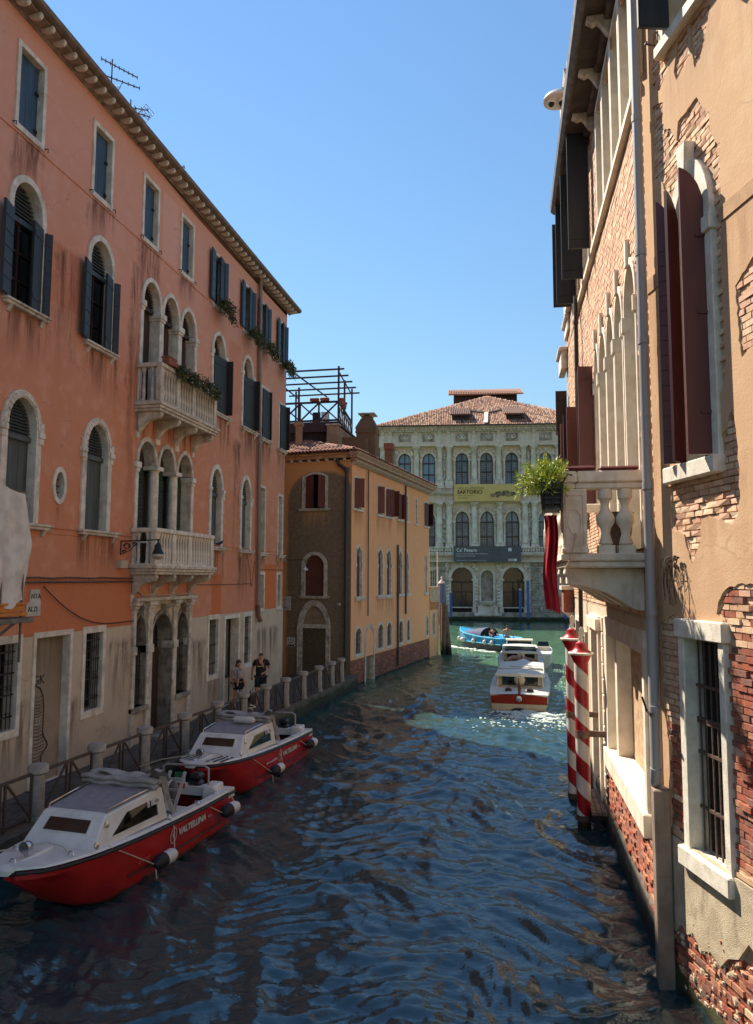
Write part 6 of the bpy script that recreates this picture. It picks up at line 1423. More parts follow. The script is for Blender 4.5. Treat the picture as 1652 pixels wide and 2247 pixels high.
    def onside(u, v, off):
        P = [Vector(p) for p in rs_]; p = P[0].lerp(P[1], u).lerp(P[3].lerp(P[2], u), v)+nrm*off
        return Matrix((( ux.x, uz.x, nrm.x, p.x),(ux.y, uz.y, nrm.y, p.y),(ux.z, uz.z, nrm.z, p.z),(0,0,0,1)))
    # number plates in the rear corner of the window
    for u, wd, s_ in [(.70,.055,'L'),(.76,.2,'C 1851')]:
        M = onside(u, .60, .02); k = MB(M); k.box(-.005, wd, -.01, .085, -.004, .002); k.build('number_plate', PLAST_W, cab)
        text('number_plate_text', s_, .075, INK, cab, M @ Matrix.Translation((.004, .012, .004)), extrude=.001)
    for u, v in [(.07,.68),(.02,.16)]:
        M = onside(u, v, .0); k = MB(); k.lathe([(.05,0),(.05,.015),(.035,.02)], n=12); k.v = [M @ p for p in k.v]; k.build('vent_rose', CHROME, cab, smooth=True)
    for s_ in (-1, 1):                                 # handrails on the roof edge
        k = MB(); k.tube([(s_*.55,1.46,1.32),(s_*.55,1.5,1.385),(s_*.59,2.1,1.42),(s_*.635,2.75,1.44),(s_*.635,2.78,1.40)], .014, 6); k.build('handrail', CHROME, cab, smooth=True)
    # searchlight on its plinth, cleats
    k = MB(); k.box(-.09, .09, .18, .85, .93, 1.0); k.build('foredeck_plinth', GEL, t, bevel=.02)
    k = MB(); k.lathe([(.03,0),(.03,.08)], (0,.38,1.0), 8); k.lathe([(.03,-.09),(.075,-.05),(.09,.04),(.088,.06)], (0,.38,1.13), 12, Matrix.Rotation(PI/2, 3, 'X')); k.build('searchlight', CHROME, t, smooth=True)
    for p in [(.0,.12,1.0),(-.42,.62,.96),(.5,.72,.95)]+[(hb(u)-.1,u,zg(u)+.02) for u in (2.95,3.9,4.6)]:
        k = MB(); k.tube([(p[0]-.05,p[1],p[2]),(p[0]-.03,p[1],p[2]+.05),(p[0]+.03,p[1],p[2]+.05),(p[0]+.05,p[1],p[2])], .012, 6); k.build('cleat', CHROME, t, smooth=True)
    k = MB(); k.tube([(.52,4.75,.88),(.52,4.75,1.22),(.42,4.75,1.27),(-.42,4.75,1.25),(-.52,4.75,1.2),(-.52,4.75,.86)], .022, 8); k.build('stern_arch', simple('grey_tube', C(168,160,152), rough=.4, metal=.4) if 'grey_tube' not in bpy.data.materials else bpy.data.materials['grey_tube'], t, smooth=True)
    k = MB(); k.box(-.15, .15, 5.05, 5.3, .5, .86); k.box(-.13, .13, 5.06, 5.33, .86, 1.0); k.build('outboard_motor', BLACKPL, t, bevel=.05)
    if striped:
        k = MB()
        for i in range(9):
            xa_ = -.62+i*.14; pts = []
            if abs(xa_+.03) < .12: continue
            ya, yb = .05+abs(xa_)*.55, .96
            zt_ = lambda x_, y_: zg(y_)+.045*max(0, 1-y_)*(1-abs(x_)/hb(y_))+.006
            k.add([(xa_,max(ya,.08),zt_(xa_,max(ya,.08))),(xa_+.065,max(ya,.08),zt_(xa_+.065,max(ya,.08))),(xa_+.065,yb,zt_(xa_+.065,yb)),(xa_,yb,zt_(xa_,yb))], [(0,1,2,3)])
        k.build('foredeck_stripes', INK, t)
    # lettering on the canal side
    sd = Vector((hb(4.2)-hb(3), 1.2, 0)).normalized()
    def side_M(u, z): return Matrix(((sd.x, .10, sd.y, hb(u)-.005-(.78-z)*.10), (sd.y, 0, -sd.x, u), (0, 1, .1, z), (0,0,0,1)))
    wt = bpy.data.materials.get('boat_lettering') or simple('boat_lettering', C(206,200,194), rough=.5)
    text('lettering', 'VALTELLINA', .165, wt, t, side_M(3.16, .47) @ Matrix.Translation((0,0,.028)), bold=.006, extrude=.004)
    text('lettering', 'S.p.A.', .06, wt, t, side_M(4.16, .48) @ Matrix.Translation((0,0,.028)), extrude=.003)
    M = side_M(3.0, .52) @ Matrix.Translation((0,0,.026)); k = MB(M); k.ring([(.10*math.cos(a), .14*math.sin(a)) for a in [2*PI*i/20 for i in range(20)]], [(.085*math.cos(a), .122*math.sin(a)) for a in [2*PI*i/20 for i in range(20)]], 0, .004, .004)
    k.v = [M @ Matrix.Rotation(PI/2, 4, 'X') @ (M.inverted() @ p) for p in k.v]; k.build('emblem', wt, t); text('lettering', 'V', .11, wt, t, side_M(2.96, .48) @ Matrix.Translation((0,0,.028)), bold=.004)
    if striped: text('lettering', 'www.valtellina', .11, wt, t, side_M(2.2, .46) @ Matrix.Translation((0,0,.03)))
    else:
        text('lettering', 'www', .15, simple('faded_red_lettering', C(196,90,86), rough=.5), t, side_M(2.0, .36) @ Matrix.Translation((0,0,.035)))
    return t
b1loc = Vector((-7.2, 9.42, 0)); b2loc = Vector((-7.24, 15.35, 0)); brz = -.085
BO1 = make_boat('red_boat', 'near red workboat with a plain white foredeck moored at the quay', b1loc, brz, False)
BO2 = make_boat('red_boat', 'far red workboat with a black and white striped foredeck moored at the quay', b2loc, brz+.01, True)
def in_boat(loc, rz): return Matrix.Translation(loc) @ Matrix.Rotation(rz, 4, 'Z')
def world_build(k, M, base, name, mats, label, cat, group=None, **kw):
    base = Vector(base); k.v = [M @ p - (M @ base) for p in k.v]; o = k.build(name, mats, **kw); o.location = M @ base; return tag(o, label, cat, group)
for j, (loc, rz, w1) in enumerate([(b1loc, brz, 'near'), (b2loc, brz+.01, 'far')]):
    M = in_boat(loc, rz)
    # rolled canvas over the rear of the cabin roof, tail hanging down
    k = MB(); rnd = random.Random(j+3)
    for dz, dy, r in [(0,0,.045),(.07,.1,.05),(.1,-.02,.04)]:
        k.tube([(-.80+i*.15, 2.60+dy+.02*math.sin(i*2.1+j), 1.45+dz*.8+.018*math.sin(i*1.7)) for i in range(11)], [r*rnd.uniform(.85,1.15) for _ in range(11)], 8)
    vs = []
    for i in range(13):
        for q_ in range(5):
            x = -.76+i*.122; t_ = q_/4; vs.append((x, 2.70+.34*t_, 1.54+.10*math.sin(t_*PI)-.10*t_+(.14 if i in (11,12) else .0)*(1-t_)+(.07*(1-t_) if i in (2,3) else 0)+.02*math.sin(i*1.9)))
    k.add(vs, [(i*5+q_, i*5+q_+1, (i+1)*5+q_+1, (i+1)*5+q_) for i in range(12) for q_ in range(4)])
    vs = []
    for i in range(9):                                 # gathered tail
        for q_ in range(5):
            t_ = i/8; vs.append((.63+.10*t_+.05*math.cos(q_*1.5+t_*3)*(1-.4*t_), 2.72+.36*t_+.05*q_*(1-.5*t_)+.02*math.sin(q_*2+i), 1.54-.68*t_+.02*math.sin(q_*2.4)))
    k.add(vs, [(i*5+q_, i*5+q_+1, (i+1)*5+q_+1, (i+1)*5+q_) for i in range(8) for q_ in range(4)])
    world_build(k, M, (0, 2.7, 1.45), 'canvas_cover', TARP, 'grey canvas rolled up on the cabin roof of the %s red boat' % w1, 'tarp', smooth='all')
    # fenders on the canal side
    for q_, (u, zf, rr, Lf) in enumerate([(2.55,.30,.115,.44),(4.8,.46,.12,.42)]):
        k = MB(); dirv = Vector((.25, 1, .12 if q_ == 0 else .1)).normalized(); Rt = dirv.to_track_quat('Z', 'Y').to_matrix()
        prof = [(.03,-Lf/2-.03),(rr*.7,-Lf/2),(rr,-Lf/2+.07),(rr,0)]; prof2 = [(rr,0),(rr,Lf/2-.07),(rr*.7,Lf/2),(.03,Lf/2+.03)]
        c = (hb(u)+.13, u, zf); k.cur = 0; k.lathe(prof, c, 14, Rt); k.cur = 1; k.lathe(prof2, c, 14, Rt)
        o = world_build(k, M, c, 'fender', [RUB, PLAST_W], 'black and white fender hanging %s of the %s red boat' % (['amidships', 'near the stern'][q_], w1), 'fender', 'fenders on the red boats', smooth=True)
        k = MB(); e0 = Vector(c)+Rt @ Vector((0,0,-Lf/2)); e1 = Vector(c)+Rt @ Vector((0,0,Lf/2))
        if q_ == 0: k.tube([(hb(1.3)-.02,1.3,zg(1.3)), e0], .009, 5); k.tube([(hb(3.1)-.05,3.05,zg(3)+.02), e1], .009, 5); k.tube([e0, e0+Vector((.03,.02,-.25))], .012, 5)
        else: k.tube([(hb(3.9)-.06,3.95,zg(4)+.03), e0], .009, 5); k.tube([(hb(4.9)-.05,4.95,zg(5)+.03), e1], .009, 5)
        world_build(k, M, c, 'rope', ROPE, 'thin pale rope holding the %s fender of the %s red boat' % (['midships', 'stern'][q_], w1), 'rope', 'fender ropes')
    k = MB(); k.tube([(.42,.74,.97),(.2,.9,.98),(-.1,.95,.99),(-.42,.62,.99)], .008, 5); k.tube([(-.42,.62,.98),(-1.0,.4,.9),(-1.45,.2,.75)], .012, 5)
    world_build(k, M, (0, .8, .95), 'rope', ROPE, 'mooring rope across the foredeck of the %s red boat' % w1, 'rope', 'mooring ropes')
M = in_boat(b1loc, brz)
k = MB(); k.box(-.5, -.44, 3.1, 4.3, .34, .4)
for s_ in (-.16, .16): k.bar((s_+.34, 3.3, .42), (s_+.24, 4.05, 1.32), .05)
for i in range(5): t_ = i/4.5; k.bar((.17-.1*t_, 3.42+.6*t_, .56+.72*t_), (.51-.1*t_, 3.42+.6*t_, .56+.72*t_), .04)
k.v = k.v[8:]; k.f = [[i-8 for i in f] for f in k.f[6:]]; k.mi = k.mi[6:]
world_build(k, M, (0, 3.3, .32), 'stepladder', simple('aluminium', C(176,172,166), rough=.4, metal=.5), 'folded aluminium ladder leaning in the well of the near red boat', 'ladder')
k = MB(); k.blob((.0, 4.3, .82), .11, .11, .26, 10, 6); world_build(k, M, (.0, 4.3, .56), 'gas_cylinder', simple('grey_bottle', C(92,90,90), rough=.4), 'dark grey bottle standing in the stern of the near red boat', 'cylinder', smooth='all')
k = MB()
for i, mt in enumerate((0, 1, 2)): k.cur = i; k.box(-.2, .02, 4.66, 4.70, .9-.1*i*1.0+.12, 1.0-.1*i+.12)
world_build(k, M, (-.1, 4.68, .8), 'flag', [simple('flag_green', C(40,96,60)), PLAST_W, simple('flag_red', C(164,40,40))], 'small green, white and red flag at the stern of the near red boat', 'flag')
k = MB(); k.blob((.40, 2.2, 1.07), .18, .30, .15, 10, 6); k.cur = 1
for q_ in (2.08, 2.33): k.tube([(.40+.185*math.cos(a), q_, 1.07+.15*math.sin(a)) for a in [PI*i/8-.3 for i in range(9)]], .03, 5)
hv = world_build(k, M, (.42, 2.1, .95), 'safety_jacket', [YV, PLAST_W], 'bundled yellow safety jacket in the side window of the near red boat', 'jacket', smooth='all')
M = in_boat(b2loc, brz+.01)
k = MB(); Rt = Matrix.Rotation(PI/2, 3, 'Y'); k.lathe([(.03,-.3),(.07,-.26),(.085,-.22),(.085,.22),(.07,.26),(.03,.3)], (.12, 2.32, 1.50), 12, Rt)
world_build(k, M, (.12, 2.32, 1.41), 'fender', PLAST_W, 'white fender lying on the cabin roof of the far red boat', 'fender', smooth=True)
k = MB(); k.tube([(.05+.09*math.cos(i*.9)+.01*i, 2.78+.06*math.sin(i*.9), 1.66+.012*i) for i in range(12)], .016, 5); world_build(k, M, (.05, 2.78, 1.7), 'rope', ROPE, 'coil of rope on top of the canvas of the far red boat', 'rope')
# ================================================================ boats under way
TAXW = simple('taxi_white', C(226,218,204), C(210,202,188), 2, .35)
VARN = simple('red_mahogany', C(150,40,14), C(128,32,10), 2.5, .5, spec=.25)
CREAM = simple('cream_boot_stripe', C(200,182,148), C(184,166,134), 2, .5)
TGLASS = simple('taxi_glass', C(34,34,34), rough=.08)
def taxi(name, label, loc, rz, sc=1.0, front=False):
    t = thing(name, label, 'water taxi', loc, rz)      # local: y forward from the transom
    us = [0,.8,2,3.5,5,6.2,7.2,8.0,8.5]; hbv = [1.07,1.12,1.17,1.18,1.1,.92,.62,.28,.05]; zgv = [.60,.62,.66,.72,.80,.88,.96,1.03,1.06]
    secs = []
    for u, b_, z in zip(us, hbv, zgv): secs.append([(b_,u,z),(b_*.97,u,z*.45),(b_*.88,u,.02),(b_*.4,u,-.25),(-b_*.4,u,-.25),(-b_*.88,u,.02),(-b_*.97,u,z*.45),(-b_,u,z)])
    k = MB(); k.loft(secs); k.build('hull', TAXW, t, smooth=True)
    k = MB(); k.add([(-1.05,-.012,.27),(1.05,-.012,.27),(1.07,-.012,.56),(.5,-.012,.615),(-.5,-.012,.615),(-1.07,-.012,.56)], [(0,1,2,3,4,5)]); k.build('transom_panel', VARN, t)
    k = MB(); k.add([(-1.0,-.010,.02),(1.0,-.010,.02),(1.05,-.010,.262),(-1.05,-.010,.262)], [(0,1,2,3)]); k.build('transom_stripe', CREAM, t)
    k = MB(); k.lathe([(.11,0),(.11,.02),(.08,.03)], (0,-.012,.47), 14, Matrix.Rotation(PI/2, 3, 'X')); k.build('transom_badge', CHROME, t, smooth=True)
    k = MB(); k.blob((0,-.02,.04), .3,.1,.09,10,5); k.build('exhaust', BLACKPL, t)
    k = MB(); vs = []
    for u, b_, z in zip(us, hbv, zgv): vs += [(-b_-.02,u,z+.01),(0,u,z+.05),(b_+.02,u,z+.01)]
    k.add(vs, [(i*3+j, i*3+j+1, (i+1)*3+j+1, (i+1)*3+j) for i in range(8) for j in range(2)]); k.build('deck', TAXW, t, smooth=True)
    k = MB(); 
    for s_ in (-1, 1): k.tube([(s_*(b_+.02),u,z-.02) for u, b_, z in zip(us, hbv, zgv)], .03, 6)
    k.build('gunwale', simple('taxi_rub_rail', C(150,130,104), rough=.5) if 'taxi_rub_rail' not in bpy.data.materials else bpy.data.materials['taxi_rub_rail'], t)
    # cabin with raked posts, roof overhanging the rear windows
    z0, z1 = .62, 1.13
    k = MB(); k.box(-.94, -.86, 1.75, 6.0, z0, z1); k.box(.86, .94, 1.75, 6.0, z0, z1); k.box(-.94, .94, 5.9, 6.0, .8, z1); cab = k.build('cabin', TAXW, t, bevel=.02)
    k = MB()
    for x0, x1 in [(-.86,-.72),(-.16,.16),(.72,.86)]: k.box(x0, x1, 1.8, 1.86, z0, z1)
    k.box(-.86, .86, 1.8, 1.86, z0, .72); k.build('rear_bulkhead', CREAM, cab)
    k = MB(); k.box(-.72, -.16, 1.83, 1.85, .72, z1); k.box(.16, .72, 1.83, 1.85, .72, z1); k.build('rear_window', TGLASS, cab)
    for s_ in (-1, 1):
        for i in range(4): k = MB(); k.box(s_*.945-.006, s_*.945+.006, 2.1+i*.95, 2.95+i*.95, .76, 1.04); k.build('side_window', TGLASS, cab)
    k = MB(); vs = []
    for u in (1.45, 2.5, 4, 5.4, 6.1):
        for x in (-.99,-.96,-.5,0,.5,.96,.99): vs.append((x, u, z1+.10-.05*(x/.95)**2+.03*math.sin((u-1.4)/4.7*PI)-(.08 if abs(x) > .97 else 0)))
    k.add(vs, [(i*7+j, i*7+j+1, (i+1)*7+j+1, (i+1)*7+j) for i in range(4) for j in range(6)]); k.box(-.98, .98, 1.45, 1.5, z1-.02, z1+.09); k.box(-.95, .95, 1.5, 6.05, z1-.01, z1+.01); k.build('cabin_roof', TAXW, cab, smooth=True)
    k = MB(); k.bar((-.5,3.6,z1+.14),(.9,3.1,z1+.13),.03); k.box(-.93, .93, 2.9, 2.94, z1+.08, z1+.14); k.build('roof_seam', simple('roof_seam_grey', C(170,160,146), rough=.6) if 'roof_seam_grey' not in bpy.data.materials else bpy.data.materials['roof_seam_grey'], cab)
    for x in (-.42, .42): k = MB(); k.lathe([(.14,0),(.12,.08),(.04,.12)], (x,.7,.66), 12); k.build('deck_vent', BROWNW, t, smooth=True)
    k = MB(); k.box(-.22, .22, 1.2, 1.45, .62, .7); k.blob((0,1.5,.98), .22,.1,.22,10,6); k.build('stern_seat', CREAM, t)
    k = MB(); k.tube([(0,.05,.6),(0,-.06,1.25)], .02, 6); s_ = k.build('flagstaff', BROWNW, t)
    k = MB(); k.add([(0,-.05,1.2),(.09,.02,.85),(.06,.05,.62),(-.03,0,.6),(-.04,-.03,.95)], [(0,1,2,3,4)]); k.build('furled_flag', simple('furled_cloth', C(120,60,44), C(86,70,52), 8, .9) if 'furled_cloth' not in bpy.data.materials else bpy.data.materials['furled_cloth'], t)
    if front:                                          # helmsman's windscreen and hood
        k = MB(); k.box(-.72, .72, 6.6, 6.7, .95, 1.0); k.add([(-.8,6.6,1.0),(.8,6.6,1.0),(.7,6.85,1.32),(-.7,6.85,1.32)], [(0,1,2,3)]); k.build('windscreen', TGLASS, t)
        k = MB(); k.box(-.8, .8, 6.75, 7.6, 1.34, 1.42); 
        for sx in (-.78, .78): k.tube([(sx,6.6,1.0),(sx*.9,6.85,1.36)], .03, 6)
        k.build('helm_hood', TAXW, t, bevel=.03)
    return t
T1 = taxi('water_taxi', 'nearer white water taxi with a red mahogany transom, seen from behind', (-.28, 28.95, 0), -.02, True)
T2 = taxi('water_taxi', 'farther white water taxi with an open dark well, just ahead of the first', (-.22, 38.2, 0), .02, front=True)
k = MB(); k.box(-.82, .82, 1.9, 3.6, 1.0, 1.3); k.cur = 0; k.build('cabin_opening', TGLASS, T2)
k = MB(); k.tube([(-.85,.9,.8),(-.4,1.2,.95),(.2,1.1,.9),(.85,.9,.82)], [.07,.11,.1,.06], 8); o = k.build('folded_hood', simple('pinkish_canvas', C(170,132,110), C(148,112,92), 5, .9), T2, smooth=True)
# small white launch beyond on the right
t = thing('launch', 'small white motor launch just right of the farther water taxi', 'boat', (.95, 43.0, 0), -.05)
k = MB(); secs = []
for u, b_, z in [(0,.45,.8),(1,.52,.85),(2,.48,.95),(2.8,.25,1.05),(3.2,.03,1.1)]: secs.append([(b_,u,z),(b_*.9,u,.2),(b_*.3,u,-.1),(-b_*.3,u,-.1),(-b_*.9,u,.2),(-b_,u,z)])
k.loft(secs); k.build('hull', TAXW, t, smooth=True)
k = MB(); k.box(-.36, .36, 1.2, 2.1, .85, 1.12); k.build('cuddy', TAXW, t, bevel=.05); k = MB(); k.add([(-.34,1.15,1.12),(.34,1.15,1.12),(.28,1.3,1.38),(-.28,1.3,1.38)], [(0,1,2,3)]); k.build('windscreen', TGLASS, t)
# blue cargo barge crossing
BG = thing('cargo_barge', 'bright blue cargo barge with a dark canvas cover crossing the Grand Canal', 'barge', (-4.75, 56.2, 0), math.atan2(-3.9, 3.6)); BG.scale = (.74, .9, .95)
BL1 = simple('turquoise_paint', C(40,150,200), C(34,132,184), 3, .45); BL2 = simple('dark_antifoul', C(58,62,66), C(46,48,52), 3, .6); BL3 = simple('sky_blue_trim', C(86,186,222), rough=.45)
us = [0,.5,1.2,2.2,4,6,7.6]; hbv = [.05,.45,.85,1.1,1.2,1.2,1.1]; zgv = [1.45,1.35,1.22,1.12,1.0,.95,.95]
k = MB(); k.loft([[(u+ (0 if True else 0),b_,z),(u,b_*.98,.5),(u,-b_*.98,.5),(u,-b_,z)] for u, b_, z in zip(us, hbv, zgv)]); k.build('topsides', BL1, BG, smooth=True)
k = MB(); k.loft([[(u+.25*(1-min(1,u)),b_*.97,.5),(u+.35*(1-min(1,u)),b_*.85,-.05),(u+.4*(1-min(1,u)),-b_*.85,-.05),(u+.25*(1-min(1,u)),-b_*.97,.5)] for u, b_ in zip(us, hbv)]); k.build('bottom', BL2, BG, smooth=True)
k = MB()
for s_ in (-1, 1): k.tube([(u,s_*(b_+.02),.52) for u, b_ in zip(us, hbv)], .04, 6); k.tube([(u,s_*(b_+.02),z) for u, b_, z in zip(us, hbv, zgv)], .05, 6)
k.build('rub_rail', BL3, BG)
k = MB(); vs = []
for u in (1.1, 2, 3, 4.0, 4.4):
    for j in range(9): a = PI*j/8; rr = .95 if u > 1.2 else .7; vs.append((u, -rr*math.cos(a), 1.0+(.25+.12*min(u-1,3))*math.sin(a)))
k.add(vs, [(i*9+j, i*9+j+1, (i+1)*9+j+1, (i+1)*9+j) for i in range(4) for j in range(8)]); k.build('canvas_cover', simple('navy_canvas', C(66,78,108), C(52,62,88), 4, .8), BG, smooth=True)
k = MB(); k.add([(4.41, -.95*math.cos(PI*j/8), 1.0+.6*math.sin(PI*j/8)) for j in range(9)], [tuple(range(9))]); k.build('cover_end', DARKIN, BG)
k = MB(); k.box(4.5, 7.5, -.95, .95, .5, .56); k.build('floor', WDECK, BG)
BGM = BG.matrix_basis.copy()
k = MB(); k.blob((0,0,0), .14,.14,.17,10,7); k.tube([(0,0,.15),(0,0,.5)], .015, 5); fm = k.mesh('fender', PLAST_W, smooth='all')
for i, u in enumerate((.75, 2.1, 3.9, 5.6, 6.6)):
    b_ = float(np.interp(u, us, hbv)); o = link('fender', fm); o.location = BGM @ Vector((u, -b_-.14, .62)); tag(o, 'white round fender on the side of the blue barge, ' + ['nearest the bow', 'second from the bow', 'in the middle of the side', 'second from the stern', 'nearest the stern'][i], 'fender', 'fenders on the blue barge')
    if i == 1: o.scale = (1.5, 1.2, 1)

# ================================================================ people
def skin(name, J, E_, mat, parent, sub=1):
    me = bpy.data.meshes.new(name); names = list(J); me.from_pydata([J[n][0] for n in names], [(names.index(a), names.index(b_)) for a, b_ in E_], [])
    o = bpy.data.objects.new(name, me); COL.objects.link(o)
    o.modifiers.new('s', 'SKIN'); o.modifiers.new('b', 'SUBSURF').levels = sub; o.modifiers['b'].render_levels = sub
    sv = me.skin_vertices[0].data
    for i, n in enumerate(names):
        r = J[n][1]; sv[i].radius = (r, r) if not isinstance(r, tuple) else r
        sv[i].use_root = (i == 0)
    dg = bpy.context.evaluated_depsgraph_get(); dg.update()
    m2 = bpy.data.meshes.new_from_object(o.evaluated_get(dg)); bpy.data.objects.remove(o)
    m2.materials.clear(); m2.materials.append(mat); m2.polygons.foreach_set('use_smooth', [True]*len(m2.polygons))
    return link(name, m2, parent)
SKIN = simple('skin', C(198,142,112), C(184,126,98), 6, .6)
def head(p, z, parent, hair, hairmat, long=False, tilt=0.0, fx=0.0):
    """head centred at z facing -y of the person, with nose, ears, eyes, mouth and hair"""
    M = Matrix.Translation((fx, -.02, z)) @ Matrix.Rotation(tilt, 4, 'X'); k = MB(M); secs = []
    for zz, rx, ry, dy in [(-.13,.03,.035,-.03),(-.115,.05,.06,-.025),(-.08,.062,.078,-.015),(-.03,.07,.09,-.005),(.02,.074,.094,.0),(.07,.072,.092,.004),(.105,.055,.07,.005),(.125,.02,.03,.005)]:
        secs.append([(rx*math.cos(2*PI*i/14), dy+ry*math.sin(2*PI*i/14), zz) for i in range(14)])
    k.loft(secs); k.blob((0,-.1,-.012), .014,.022,.024,8,5); k.blob((.075,.0,-.01), .012,.02,.03,6,5); k.blob((-.075,.0,-.01), .012,.02,.03,6,5)
    h = k.build('head', SKIN, parent, smooth='all')
    k = MB(M)
    for sx in (-.028, .028): k.blob((sx,-.088,.012), .011,.006,.007,6,4)
    k.box(-.022, .022, -.097, -.088, -.062, -.055); k.build('eyes_and_mouth', simple('face_dark', C(60,36,32), rough=.6) if 'face_dark' not in bpy.data.materials else bpy.data.materials['face_dark'], h)
    k = MB(M)
    if long:
        secs = []
        for zz, rx, ry, dy in [(-.34,.10,.05,.07),(-.25,.11,.06,.06),(-.1,.095,.085,.035),(.0,.086,.1,.022),(.07,.085,.105,.012),(.12,.065,.08,.008),(.145,.02,.03,.005)]:
            secs.append([(rx*math.cos(a), dy+ry*math.sin(a), zz) for a in [2*PI*i/14 for i in range(14)]])
        k.loft(secs)
    else:
        secs = []
        for zz, rx, ry, dy in [(.0,.076,.075,.03),(.05,.079,.096,.012),(.09,.07,.088,.01),(.12,.045,.058,.006),(.135,.012,.02,.005)]:
            secs.append([(rx*math.cos(a), dy+ry*math.sin(a), zz) for a in [2*PI*i/14 for i in range(14)]])
        k.loft(secs)
    k.build('hair', hairmat, h, smooth='all'); return h
def hand(k, wrist, d, curl=.5, s=.9):
    """palm with five bent fingers; d is the direction of the forearm"""
    w_ = Vector(wrist); d = Vector(d).normalized(); sx = d.cross(Vector((0,1,0))); sx = sx.normalized() if sx.length > .1 else Vector((1,0,0)); nn = sx.cross(d).normalized()
    k.tube([w_, w_+d*.045*s, w_+d*.09*s], [.026*s,.036*s,.033*s], 8)
    for i in range(4):
        o_ = w_+d*.085*s+sx*(i-1.5)*.019*s; L = (.075,.085,.08,.062)[i]*s
        k.tube([o_, o_+d*L*.5-nn*curl*.02, o_+d*L*.8-nn*curl*.055], [.0095*s,.009*s,.007*s], 5)
    k.tube([w_+d*.03*s-sx*.03*s, w_+d*.06*s-sx*.05*s-nn*.01, w_+d*.085*s-sx*.045*s-nn*.03*curl], [.012*s,.011*s,.008*s], 5)
def person(name, label, loc, rz, J, E_, parts, hairm, longh, tilt, hands, group=None):
    t = thing(name, label, 'person', loc, rz, group)
    skin('body', J, E_, SKIN, t, 2)
    for nm, JJ, EE, mt in parts: skin(nm, JJ, EE, mt, t, 2)
    head(None, J['head'][0][2], t, None, hairm, longh, tilt, J['head'][0][0])
    k = MB()
    for wr, d, c in hands: hand(k, wr, d, c)
    k.build('hands', SKIN, t, smooth='all'); return t
BODYE = [('pelvis','spine'),('spine','chest'),('chest','neck'),('neck','head'),('chest','shL'),('shL','elL'),('elL','wrL'),('chest','shR'),('shR','elR'),('elR','wrR'),('pelvis','hipL'),('hipL','knL'),('knL','anL'),('anL','toL'),('pelvis','hipR'),('hipR','knR'),('knR','anR'),('anR','toR')]
def sub(J, names, grow_=1.0, extra=None):
    q_ = {n: (J[n][0], (J[n][1]*grow_ if not isinstance(J[n][1], tuple) else tuple(r*grow_ for r in J[n][1]))) for n in names}
    if extra: q_.update(extra)
    return q_
def lerp3(a, b_, t_): return tuple(a[i]+(b_[i]-a[i])*t_ for i in range(3))
# woman in a white top with a baby carrier, facing along the quay
JW = dict(pelvis=((0,0,.93),(.15,.11)), spine=((0,.01,1.12),(.115,.09)), chest=((0,.01,1.30),(.135,.10)), neck=((0,.01,1.47),.05), head=((0,-.01,1.55),.045), shL=((.17,.01,1.40),.055), elL=((.22,.04,1.13),.038), wrL=((.2,-.07,.90),.027), shR=((-.17,.01,1.40),.055), elR=((-.22,.04,1.13),.038), wrR=((-.2,-.08,.9),.027), hipL=((.09,0,.88),.095), knL=((.1,-.02,.49),.06), anL=((.1,.03,.09),.04), toL=((.11,-.12,.04),.034), hipR=((-.09,0,.88),.095), knR=((-.09,.03,.49),.06), anR=((-.09,.08,.09),.04), toR=((-.1,-.07,.04),.034))
SHIRTW = simple('white_cotton', C(206,196,192), C(186,176,172), 8, .9); BLKC = simple('black_cloth', C(28,27,28), C(36,34,35), 8, .85); BRNH = simple('brown_hair', C(72,46,36), C(58,36,28), 20, .6, streak=True); DRKH = simple('dark_short_hair', C(70,54,44), C(56,42,36), 20, .7)
WO = person('person', 'woman in a white top and black shorts with a baby carrier on the quay', (-9.52, 23.6, ZF), .75, JW, BODYE, [
    ('top', sub(JW, ['spine','chest','shL','shR'], 1.28, {'hem': ((0,.0,.98),(.19,.16)), 'slL': (lerp3(JW['shL'][0], JW['elL'][0], .45), .058), 'slR': (lerp3(JW['shR'][0], JW['elR'][0], .45), .058)}), [('spine','chest'),('spine','hem'),('chest','shL'),('chest','shR'),('shL','slL'),('shR','slR')], SHIRTW),
    ('shorts', {'pelvis': ((0,0,.93),(.19,.15)), 'hl': ((.09,0,.86),.122), 'kl': ((.10,-.01,.64),.104), 'hr': ((-.09,0,.86),.122), 'kr': ((-.09,.01,.64),.104)}, [('pelvis','hl'),('hl','kl'),('pelvis','hr'),('hr','kr')], BLKC)],
    BRNH, True, .12, [((.2,-.07,.90),(-.05,-.3,-.9),.5), ((-.2,-.08,.9),(.05,-.3,-.9),.5)])
k = MB(); secs = []
for z, rx, ry, dy in [(.98,.08,.05,-.17),(1.06,.12,.10,-.19),(1.18,.13,.11,-.20),(1.3,.125,.10,-.19),(1.36,.1,.07,-.17)]: secs.append([(rx*math.cos(a), dy+ry*math.sin(a), z) for a in [2*PI*i/12 for i in range(12)]])
k.loft(secs)
for sx in (-1, 1): k.tube([(sx*.1,-.14,1.34),(sx*.14,-.02,1.47),(sx*.12,.1,1.36),(sx*.06,.13,1.15)], .022, 6)
k.tube([(.16*math.cos(a), .13*math.sin(a), 1.05) for a in [2*PI*i/14 for i in range(15)]], .026, 6); k.v = [WO.matrix_basis @ p - WO.matrix_basis.translation for p in k.v]
bc = k.build('baby_carrier', simple('beige_carrier', C(178,158,146), C(160,140,130), 8, .9), smooth='all'); bc.location = WO.matrix_basis.translation; tag(bc, 'beige baby carrier with dark straps strapped to the front of the woman', 'baby carrier')
